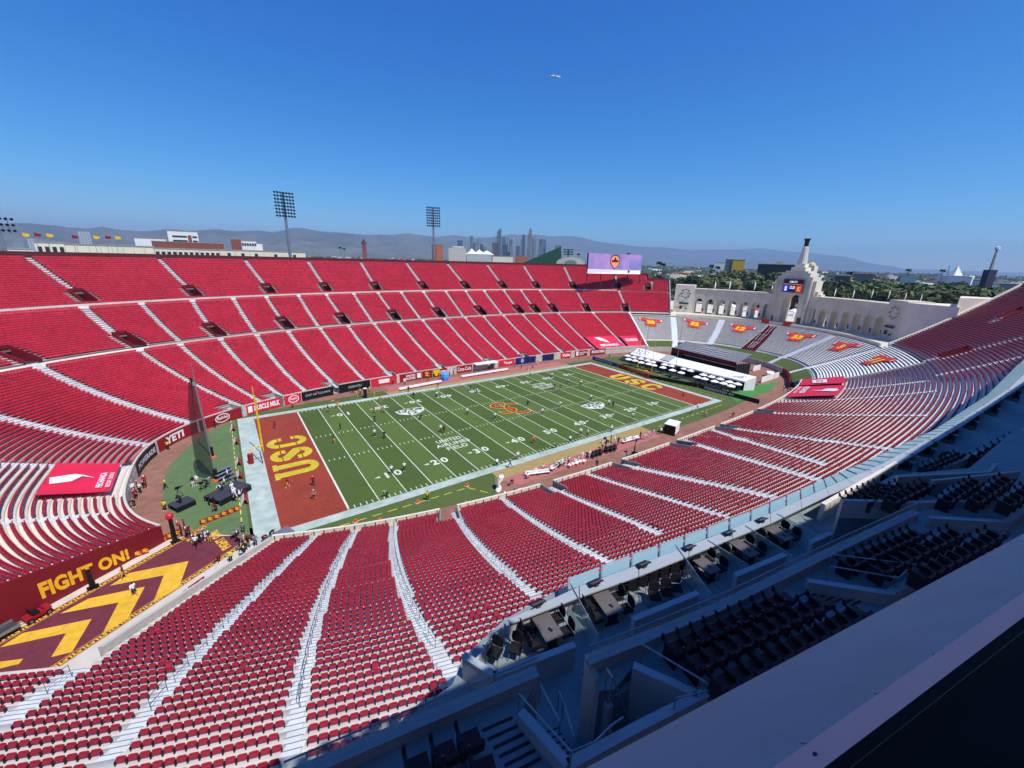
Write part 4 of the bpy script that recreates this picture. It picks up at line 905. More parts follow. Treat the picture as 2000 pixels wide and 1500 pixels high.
# ------------------------------------------------------------------ benches and sideline kit
def bench(a, b, label, h=.5):
    a, b = Vector(a), Vector(b); d = b-a; L_ = d.length; e = tag(empty('bench', a, math.atan2(d.y, d.x)), label, 'bench', 'white team benches')
    mb = MB(); mb.box((L_/2, 0, h), (L_, .42, .07)); mb.build('seat', WHITEV, e); mb = MB(); mb.box((L_/2, .24, h+.32), (L_, .05, .34)); mb.build('backrest', WHITEV, e)
    n = max(2, int(L_/3))
    for k in range(n+1): mb = MB(); mb.box((.2+(L_-.4)*k/n, 0, h/2-.02), (.1, .5, h-.04)); mb.build('leg', DARKG, e)
bench(at(780, 764, 0), at(863, 748, 0), 'long white team bench at the far sideline, left one'); bench(at(902, 739, 0), at(993, 724, 0), 'long white team bench at the far sideline, right one')
bench(at(1026, 931, 0), at(1073, 925, 0), 'white team bench on the near salmon strip with one player on it'); bench(at(1076, 921, 0), at(1101, 905, 0), 'short white team bench set at an angle on the near salmon strip'); bench(at(1216, 867, 0), at(1248, 858, 0), 'white team bench beside the far end of the near salmon strip')
def crate(p, d, rz, m, name, label, cat, group=None, lid=None):
    e = tag(empty(name, p, rz), label, cat, group); mb = MB(); mb.box((0, 0, d[2]*.45), (d[0], d[1], d[2]*.9), 0, 0, 1.04); mb.build('tub', m, e); mb = MB(); mb.box((0, 0, d[2]*.95), (d[0]*1.08, d[1]*1.08, d[2]*.1)); mb.build('lid', lid or WHITEV, e)
k_ = 0
for u, v in ((1118, 911), (1126, 909), (1133, 906), (1113, 913), (1140, 905)):
    crate(at(u, v, 0), (.9, .6, .65), .35, mat('salmon_plastic', lin((226, 120, 100)), .5, .06, 2), 'cooler', 'orange-pink drinks cooler with a white lid among the near bench crew', 'cooler', 'drinks coolers on the near sideline')
for k, (u, v) in enumerate(((1157, 894), (1164, 891), (1171, 889), (1184, 884), (1192, 882), (1199, 880))):
    p = at(u, v, 0); e = tag(empty('storage_case', p, .35), 'black equipment trunk in the stack on the near sideline', 'trunk', 'black equipment trunks'); mb = MB(); mb.box((0, 0, .6), (1.1, .8, 1.1)); mb.build('case', BLACK, e); mb = MB(); mb.box((0, 0, 1.0), (1.14, .84, .06)); mb.box((0, 0, .25), (1.14, .84, .06)); mb.build('edge_trim', STEEL, e)
    for a in (-.4, .4): mb = MB(); mb.lathe([(.06, 0), (.06, .1)], (a, .25, 0), 6); mb.build('castor', DARKG, e)
p = at(1311, 845, 0); e = tag(empty('replay_booth', p, .30), 'black box booth with a white roof and drawers on the near sideline', 'booth'); mb = MB(); mb.box((0, 0, 1.2), (3.6, 2.4, 2.3)); mb.build('body', BLACK, e); mb = MB(); mb.box((0, 0, 2.42), (3.8, 2.6, .12)); mb.build('roof', WHITEV, e)
for k in range(4): mb = MB(); mb.box((.0, -1.22, .5+.5*k), (3.0, .06, .4)); mb.build('drawer', WHITEP, e)
p = at(1238, 893, 0); e = vehicle_cart(p, .5, BLACK, 'black camera cart with a raised boom on the dirt track'); mb = MB(); mb.tube([(-.3, 0, .9), (-.2, 0, 2.6)], .12, 8); mb.build('mast', BLACK, e); mb = MB(); mb.tube([(-.9, 0, 2.3), (1.2, .1, 3.2)], .08, 6); mb.box((1.3, .1, 3.25), (.7, .4, .45)); mb.build('boom', DARKG, e)
p = at(1308, 741, 0); vehicle_cart(p, .3, mat('green_paint', lin((54, 140, 62)), .5, .06, 2), 'green and black utility cart parked behind the far end zone')
p = at(1246, 860, 0); 
p = at(972, 960, 0); e = tag(empty('furled_banner', p, .2), 'tall white furled banner standing on the near grass', 'banner'); mb = MB(); mb.lathe([(.55, 0), (.8, .25), (.5, .8), (.36, 1.6), (.55, 2.4), (.75, 3.0), (.5, 3.15), (0, 3.1)], n=9)
mb.v = [(x*.7, y*.7, z*.85) for x, y, z in mb.v]; mb.v = [(x+.25*z+.15*math.sin(3*z), y+.1*math.sin(5*z+x*4), z) for x, y, z in mb.v]; mb.build('cloth', WHITEV, e); mb = MB(); mb.tube([(0, 0, .1), (.9, .1, 3.3)], .04, 5); mb.build('pole', STEEL, e)
p = at(869, 742, 0); e = tag(empty('pop_up_tent', p, .1), 'small bright blue pop-up tent between the far benches', 'tent'); mb = MB(); mb.lathe([(1.3, 0), (1.45, 1.0), (1.3, 2.0), (.7, 2.5), (0, 2.7)], n=8); mb.build('canopy', mat('sky_blue_cloth', lin((80, 150, 215)), .6, .06, 1), e)
p = at(688, 758, 0); crate(p, (1.2, .8, .9), .1, mat('light_blue_plastic', lin((60, 130, 200)), .5, .05, 2), 'ice_chest', 'light blue ice chest on the far grass', 'cooler')
p = at(714, 777, 0); e = tag(empty('down_marker_stand', p, .1), 'tall black equipment stand at the far sideline', 'stand'); mb = MB(); mb.box((0, 0, 1.3), (.7, .6, 2.6)); mb.build('case', BLACK, e); mb = MB(); mb.box((0, 0, 2.7), (.9, .8, .12)); mb.build('top', WHITEV, e)
for u, v, k in ((912.6, 950, 0), (816, 983, 1), (695, 1021, 2), (742, 1019, 3), (650, 783, 4)):
    p = at(u, v, 0); e = tag(empty('sideline_marker', p, .3), 'orange sideline marker on the grass, %s' % ('by the corner of the yellow box', 'beside the man in a yellow vest', 'near the corner of the end zone', 'lying beside a white strip', 'at the far sideline')[k], 'marker', 'orange sideline markers')
    mb = MB(); mb.box((0, 0, .3), (.55, .14, .6)); mb.build('face', ORANGE, e); mb = MB(); mb.box((0, .15, .05), (.6, .5, .1)); mb.build('foot', WHITEP, e)
for s in (-1, 1):
    for y in (-W2, W2):
        for x in (45.72, 54.86):
            mb = MB(); mb.box((0, 0, .23), (.1, .1, .46)); o = mb.build('pylon', ORANGE, None, (s*x, y, 0)); tag(o, 'small orange end zone pylon at a corner of the %s end zone' % ('near' if s < 0 else 'far'), 'pylon', 'end zone pylons %s' % ('near' if s < 0 else 'far'))
# ------------------------------------------------------------------ east end: boards, terrace tent, parasols, stand
def line_board(a, b, h, m, label, txt=None, tm=WHITEV, x=(.1, .9), t=.12):
    a, b = at(*a, 0), at(*b, 0); mb = MB(); mb.wall(a, b, .03, h, t); o = mb.build('field_board', m); tag(o, label, 'board')
    if txt:
        d = (b-a).normalized(); n = Vector((d.y, -d.x, 0))*(t/2+.02); q = [a+n, b+n, b+n+Vector((0, 0, h)), a+n+Vector((0, 0, h))]; mb = MB(); lettering(mb, txt, bil(q, 0), x[0], x[1], .22, .8, 0, bold=.03); mb.build('board_lettering', tm, o)
    return o
line_board((1157, 702), (1206, 717), 1.35, BLUEV, 'blue field board lettered SPARTANS at the far corner', 'SPARTANS', mat('silver_print', lin((190, 196, 214)), .5, .03, 1), (.12, .8))
line_board((1207, 717.4), (1263, 737), 1.35, CRIM, 'crimson field board lettered TROJANS behind the far goalpost', 'TROJANS', mat('orange_print', lin((240, 120, 60)), .5, .03, 1), (.32, .95))
line_board((1264, 737.5), (1362, 757), 1.2, BLKV, 'plain black field board behind the green cart')
o = line_board((1363, 757.3), (1482, 789), 1.3, BLKV, 'black field board lettered PRESENTED BY below the white parasols', 'PRESENTED BY', WHITEV, (.12, .62))
UMB = [(35, 435), (105, 453), (185, 468), (258, 488), (322, 507), (45, 475), (118, 490), (190, 511), (275, 528), (335, 543), (460, 535), (540, 552), (440, 568), (550, 600), (685, 583), (760, 605), (650, 628), (905, 652), (1000, 675), (1100, 700), (1205, 733), (1300, 757), (835, 678), (920, 698), (1035, 727), (1135, 750), (1225, 780)]
CLOTH = mat('white_canvas', lin((236, 236, 232)), .8, .04, 1)
mb = MB(); R8 = [(1.28*math.cos(k*math.pi/4), 1.28*math.sin(k*math.pi/4)) for k in range(8)]
vs = [(x, y, 2.25) for x, y in R8]+[(x, y, 2.08) for x, y in R8]+[(0, 0, 2.78)]; mb.add(vs, [(k, (k+1) % 8, 16) for k in range(8)]+[(k+8, (k+1) % 8+8, (k+1) % 8, k) for k in range(8)]); me_c = mb.mesh('parasol_canopy', CLOTH)
me_p = MB().tube([(0, 0, 0), (0, 0, 2.75)], .035, 6).mesh('parasol_pole', STEEL); me_t = MB().lathe([(.25, 0), (.06, .06), (.05, .9), (.5, .95), (.5, 1.0), (0, 1.0)], n=10).mesh('cafe_table', DARKG)
ch_mb = MB(); ch_mb.box((0, 0, .45), (.42, .42, .04)); ch_mb.box((0, -.2, .72), (.42, .04, .5)); [ch_mb.box((a*.18, b*.18, .22), (.03, .03, .44)) for a in (-1, 1) for b in (-1, 1)]; me_ch = ch_mb.mesh('cafe_chair', DARKG)
for k, (a, b) in enumerate(UMB):
    p = at(1220+a/5.882, 620+b/5.882, 2.45); e = tag(empty('parasol', (p.x, p.y, .02), random.random()), 'white octagonal parasol over a table on the black terrace behind the far end zone', 'parasol', 'white parasols on the far terrace'); link('canopy', me_c, e); link('pole', me_p, e)
    e = tag(empty('cafe_table', (p.x+.3, p.y-.4, .02), 0), 'dark round table under a white parasol on the far terrace', 'table', 'terrace tables'); link('table_top', me_t, e)
    for j in range(2): an = random.random()*6.28; o = link('cafe_chair', me_ch, None, (p.x+.3+.85*math.cos(an), p.y-.4+.85*math.sin(an), .02), an+1.57); tag(o, 'dark chair at a table under the white parasols', 'chair', 'terrace chairs')
# long white tent
tl, tr = at(1231, 691, 3.0), at(1455, 745, 3.0); bl2, br = at(1246, 679.5, 4.4), at(1478, 736, 4.4)
tent = obj('event_tent', 'long white tent roof with four grey rings behind the parasols', 'tent'); mb = MB(); mb.slab([tl, tr, br, bl2], .1); mb.build('roof', WHITEV, tent)
mb = MB(); mb.slab([tl+Vector((0, 0, -.45)), tr+Vector((0, 0, -.45)), tr, tl], .05); mb.build('valance', WHITEV, tent)
mb = MB(); n = 9
for k in range(n):
    a = tr.lerp(br, k/n); b = tr.lerp(br, (k+.9)/n); mb.wall(a, b, .03, a.z-.05, .08)
mb.build('side_curtain', WHITEV, tent)
mb = MB(); mb.wall(bl2, br, .03, 4.2, .1); mb.build('back_wall', BLKV, tent)
for k in range(9):
    p = tl.lerp(tr, k/8); mb = MB(); mb.tube([(p.x, p.y, 0), (p.x, p.y, 2.9)], .06, 6); mb.build('tent_pole', STEEL, tent)
fr = bil([tl, tr, br, bl2], .05); RG = mat('grey_print', lin((96, 98, 102)), .6, .04, 1)
for xc in (.075, .60):
    for k in range(4):
        mb = MB(); cx = xc+(k-1.5)*.034; n = 28; o_ = [fr(cx+.022*math.cos(i*2*math.pi/n), .52+.31*math.sin(i*2*math.pi/n)) for i in range(n)]; i_ = [fr(cx+.0185*math.cos(i*2*math.pi/n), .52+.255*math.sin(i*2*math.pi/n)) for i in range(n)]
        mb.add(o_+i_, [(i, (i+1) % n, (i+1) % n+n, i+n) for i in range(n)]); mb.build('ring_emblem', RG, tent)
for x0, x1 in ((.21, .29), (.86, .955)): mb = MB(); lettering(mb, 'Audi', fr, x0, x1, .25, .75, 0, bold=.01); mb.build('tent_lettering', RG, tent)
mb = MB(); q = [fr(.30, .1), fr(.385, .1), fr(.385, .95), fr(.30, .95)]; mb.slab([p+Vector((0, 0, .35)) for p in q], .1); mb.build('roof_hatch', mat('light_grey', lin((170, 172, 174)), .6, .05, 1), tent)
# temporary grandstand with grey decks behind the tent
gl, gr, gbr, gbl = at(1312, 681, 4.6), at(1438, 711, 4.6), at(1470, 692, 7.6), at(1340, 666, 7.6)
ts = obj('temporary_stand', 'temporary grey bench stand with a red lettered fascia behind the white tent', 'stand'); fn = bil([gl, gr, gbr, gbl], 0)
for k in range(6):
    y0, y1 = k/6, (k+1)/6; a, b, c, d = fn(0, y0), fn(1, y0), fn(1, y1), fn(0, y1); zz = a.z; mb = MB(); mb.slab([a, b, c-Vector((0, 0, .05)), d-Vector((0, 0, .05))], .12); mb.build('deck', mat('deck_grey', lin((126, 128, 132)), .7, .1, .8), ts)
    for x0, x1 in ((.32, .52), (.58, .76)):
        if k in (1, 2, 3, 4): a, b = fn(x0, y0+.08), fn(x1, y0+.08); mb = MB(); mb.wall(a, b, zz+.3, zz+.38, .4); mb.build('bench_plank', WHITEV, ts)
mb = MB(); mb.slab([gl+Vector((0, 0, -1.1)), gr+Vector((0, 0, -1.1)), gr+Vector((0, 0, .55)), gl+Vector((0, 0, .55))], .08); o = mb.build('fascia', CARD, ts)
ff = bil([gl+Vector((0, 0, -1.1)), gr+Vector((0, 0, -1.1)), gr+Vector((0, 0, .55)), gl+Vector((0, 0, .55))], .03); mb = MB(); lettering(mb, 'Julia and George Argyros Plaza', ff, .06, .94, .3, .72, 0, bold=.0); mb.build('fascia_lettering', mat('salmon_print', lin((214, 110, 84)), .6, .03, 1), ts)
mb = MB(); mb.wall(gl, gr, .05, 3.4, .15); mb.wall(gr, gbr, .05, 4.4, .15); mb.wall(gl, gbl, .05, 4.4, .15); mb.build('understructure', BLKV, ts)
for k in range(12): p = gr.lerp(gbr, (k % 6)/6); mb = MB(); mb.tube([(p.x+.3, p.y-.4, 0), (p.x+.3, p.y-.4, p.z+.9)], .05, 5) if k < 6 else mb.tube([(p.x+.3, p.y-.4, .4+k*.3), (p.x+1.4, p.y-.0, .2+k*.45)], .04, 4); mb.build('scaffold_tube', STEEL, ts)
# white hoarding, video unit, curved maroon wall at the south-east gate
for a, b, lab in (((1486, 748), (1520, 737), 'white hoarding standing on the green mat right of the tent'), ((1470, 725), (1484, 722), 'white hoarding panel beside the tent corner')):
    line_board(a, b, 2.0, WHITEV, lab)
p = at(1503, 737, 0); e = tag(empty('video_cart', p, .5), 'white boxed video unit with a dark screen by the maroon gate wall', 'cart'); mb = MB(); mb.box((0, 0, .9), (4.2, 2.2, 1.8)); mb.build('cabinet', WHITEV, e); mb = MB(); mb.box((-.2, -1.13, 1.1), (3.2, .06, 1.1)); mb.build('screen', DARKG, e)
mb = MB(); strip_wall(mb, np.linspace(309, 333, 24), 0, 0, 2.3, -.3); o = mb.build('gate_wall', MAROON); tag(o, 'curved maroon wall round the south-east gate, dirt track in front', 'wall')
sheet('green_mat', [tuple(at(*q, 0))[:2] for q in ((1420, 770), (1452, 760), (1500, 748), (1522, 745), (1500, 765), (1440, 785))], .02, mat('bright_green_mat', (.06, .22, .05), .9, .08, 1))
for (u, v), lab in (((1257, 717), 'left slender net pole behind the far goalpost'), ((1318, 730), 'right slender net pole behind the green cart')):
    p = at(u, v, 0); mb = MB(); mb.tube([p, (p.x+.2, p.y, 17)], .11, 6, 0, .06); o = mb.build('net_pole', STEEL); tag(o, lab, 'pole')
# ------------------------------------------------------------------ people
def body_mesh(name, J):
    """one continuous skinned body; J maps joint -> (x, y, z), facing +y"""
    order = ['pel', 'bel', 'che', 'nek', 'hed', 'top', 'shl', 'ell', 'wrl', 'hal', 'shr', 'elr', 'wrr', 'har', 'hil', 'knl', 'anl', 'tol', 'hir', 'knr', 'anr', 'tor', 'thl', 'thr']
    edges = [('pel', 'bel'), ('bel', 'che'), ('che', 'nek'), ('nek', 'hed'), ('hed', 'top'), ('che', 'shl'), ('shl', 'ell'), ('ell', 'wrl'), ('wrl', 'hal'), ('che', 'shr'), ('shr', 'elr'), ('elr', 'wrr'), ('wrr', 'har'),
             ('pel', 'hil'), ('hil', 'knl'), ('knl', 'anl'), ('anl', 'tol'), ('pel', 'hir'), ('hir', 'knr'), ('knr', 'anr'), ('anr', 'tor'), ('wrl', 'thl'), ('wrr', 'thr')]
    R_ = dict(pel=.15, bel=.14, che=.165, nek=.065, hed=.105, top=.085, sh=.085, el=.055, wr=.036, ha=.036, hi=.105, kn=.068, an=.045, to=.045, th=.016)
    J = dict(J)
    for s in 'lr': w = Vector(J['wr'+s]); h = Vector(J['ha'+s]); J['th'+s] = tuple(w.lerp(h, .55)+Vector((.0, .05, .0)))
    me = bpy.data.meshes.new(name); me.from_pydata([J[k] for k in order], [(order.index(a), order.index(b)) for a, b in edges], [])
    o = bpy.data.objects.new(name, me); COL.objects.link(o); m = o.modifiers.new('skin', 'SKIN'); m.use_smooth_shade = True
    for i, k in enumerate(order):
        r = R_.get(k, R_.get(k[:2])); d = me.skin_vertices[0].data[i]; d.radius = (r, r*(.75 if k in ('bel', 'che') else 1)); d.use_root = (i == 0)
    o.modifiers.new('sub', 'SUBSURF').levels = 1
    out = bpy.data.meshes.new_from_object(o.evaluated_get(bpy.context.evaluated_depsgraph_get())); bpy.data.objects.remove(o)
    seg = [('pel', 'bel', 0), ('bel', 'che', 0), ('che', 'nek', 0), ('shl', 'ell', 0), ('shr', 'elr', 0), ('ell', 'hal', 2), ('elr', 'har', 2), ('hed', 'top', 2), ('hil', 'knl', 1), ('hir', 'knr', 1), ('knl', 'anl', 5), ('knr', 'anr', 5), ('anl', 'tol', 3), ('anr', 'tor', 3), ('nek', 'hed', 2), ('pel', 'hil', 1), ('pel', 'hir', 1)]
    hd = Vector(J['hed']); tp = Vector(J['top']); mi = []
    for p in out.polygons:
        c = Vector(p.center); best = (9, 0)
        for a, b, k in seg:
            a, b = Vector(J[a]), Vector(J[b]); t = max(0, min(1, (c-a).dot(b-a)/max((b-a).length_squared, 1e-6))); d = (c-a.lerp(b, t)).length
            if d < best[0]: best = (d, k)
        k = best[1]
        if (c-hd).length < .24 and k == 2 and ((c-hd).dot((tp-hd).normalized()) > .035 or (c.y-hd.y) < -.05): k = 4
        mi.append(k)
    out.materials.clear()
    for k in range(6): out.materials.append(BLACK)
    out.polygons.foreach_set('material_index', mi); out.polygons.foreach_set('use_smooth', [True]*len(mi)); out.update(); return out
B0 = dict(pel=(0, 0, .98), bel=(0, .01, 1.15), che=(0, .0, 1.38), nek=(0, 0, 1.55), hed=(0, .02, 1.68), top=(0, .01, 1.79), shl=(-.2, 0, 1.45), ell=(-.27, -.02, 1.17), wrl=(-.28, .06, .93), hal=(-.28, .09, .82), shr=(.2, 0, 1.45), elr=(.27, -.02, 1.17), wrr=(.28, .06, .93), har=(.28, .09, .82),
          hil=(-.1, 0, .92), knl=(-.12, .02, .5), anl=(-.13, -.01, .09), tol=(-.14, .17, .05), hir=(.1, 0, .92), knr=(.12, .02, .5), anr=(.13, -.01, .09), tor=(.15, .17, .05))
def pose(**k): d = dict(B0); d.update(k); return d
POSES = {
 'stand': pose(),
 'walk': pose(knl=(-.1, .14, .52), anl=(-.1, .26, .1), tol=(-.1, .43, .07), knr=(.11, -.04, .5), anr=(.11, -.3, .14), tor=(.11, -.16, .06), ell=(-.26, -.13, 1.18), wrl=(-.24, -.12, .95), hal=(-.23, -.08, .86), elr=(.26, .06, 1.18), wrr=(.24, .24, 1.0), har=(.23, .3, .93)),
 'run': pose(pel=(0, 0, .96), che=(0, .12, 1.36), nek=(0, .17, 1.52), hed=(0, .22, 1.65), top=(0, .24, 1.76), shl=(-.2, .12, 1.43), shr=(.2, .12, 1.43), ell=(-.28, -.12, 1.24), wrl=(-.26, -.02, 1.02), hal=(-.25, .05, .97), elr=(.28, .3, 1.2), wrr=(.18, .46, 1.3), har=(.15, .52, 1.36), knl=(-.1, .34, .66), anl=(-.1, .2, .28), tol=(-.1, .36, .22), knr=(.1, -.14, .52), anr=(.1, -.46, .34), tor=(.1, -.42, .18)),
 'bend': pose(pel=(0, -.1, .94), bel=(0, .05, 1.08), che=(0, .28, 1.17), nek=(0, .44, 1.24), hed=(0, .55, 1.27), top=(0, .65, 1.29), shl=(-.2, .32, 1.18), shr=(.2, .32, 1.18), ell=(-.25, .4, .92), wrl=(-.2, .45, .68), hal=(-.18, .47, .58), elr=(.25, .4, .92), wrr=(.2, .45, .68), har=(.18, .47, .58), hil=(-.1, -.1, .9), hir=(.1, -.1, .9)),
 'hips': pose(ell=(-.4, -.08, 1.22), wrl=(-.2, .05, 1.04), hal=(-.15, .1, 1.0), elr=(.4, -.08, 1.22), wrr=(.2, .05, 1.04), har=(.15, .1, 1.0), anl=(-.2, 0, .09), tol=(-.24, .17, .05), anr=(.2, 0, .09), tor=(.24, .17, .05)),
 'point': pose(elr=(.38, .14, 1.5), wrr=(.46, .34, 1.62), har=(.5, .44, 1.66), knl=(-.13, .06, .5)),
 'sit': pose(pel=(0, 0, .56), bel=(0, .02, .73), che=(0, .06, .96), nek=(0, .08, 1.13), hed=(0, .1, 1.26), top=(0, .1, 1.37), shl=(-.2, .06, 1.03), ell=(-.27, .08, .77), wrl=(-.2, .28, .66), hal=(-.16, .37, .64), shr=(.2, .06, 1.03), elr=(.27, .08, .77), wrr=(.2, .28, .66), har=(.16, .37, .64), hil=(-.1, .05, .55), knl=(-.13, .45, .52), anl=(-.13, .45, .1), tol=(-.13, .62, .05), hir=(.1, .05, .55), knr=(.13, .45, .52), anr=(.13, .45, .1), tor=(.13, .62, .05)),
}
BODY = {k: body_mesh('person_'+k, v) for k, v in POSES.items()}
CL = {'W': lin((236, 236, 238)), 'K': lin((26, 26, 30)), 'N': lin((34, 44, 92)), 'R': lin((150, 24, 36)), 'Y': lin((224, 214, 60)), 'G': lin((120, 124, 128)), 'O': lin((238, 110, 40)), 'B': lin((40, 84, 190)), 'P': lin((78, 52, 130)), 'T': lin((190, 160, 110)), 'M': lin((92, 26, 38)), 'D': lin((214, 170, 50))}
CM = {k: mat('cloth_'+k, v, .85, .1, 6) for k, v in CL.items()}
CN = {'W': 'white', 'K': 'black', 'N': 'navy', 'R': 'cardinal red', 'Y': 'yellow', 'G': 'grey', 'O': 'orange', 'B': 'blue', 'P': 'purple', 'T': 'tan', 'M': 'maroon', 'D': 'gold'}
PN = {'stand': 'standing', 'walk': 'walking', 'run': 'running', 'bend': 'bending over', 'hips': 'standing hands on hips', 'point': 'raising an arm', 'sit': 'sitting'}
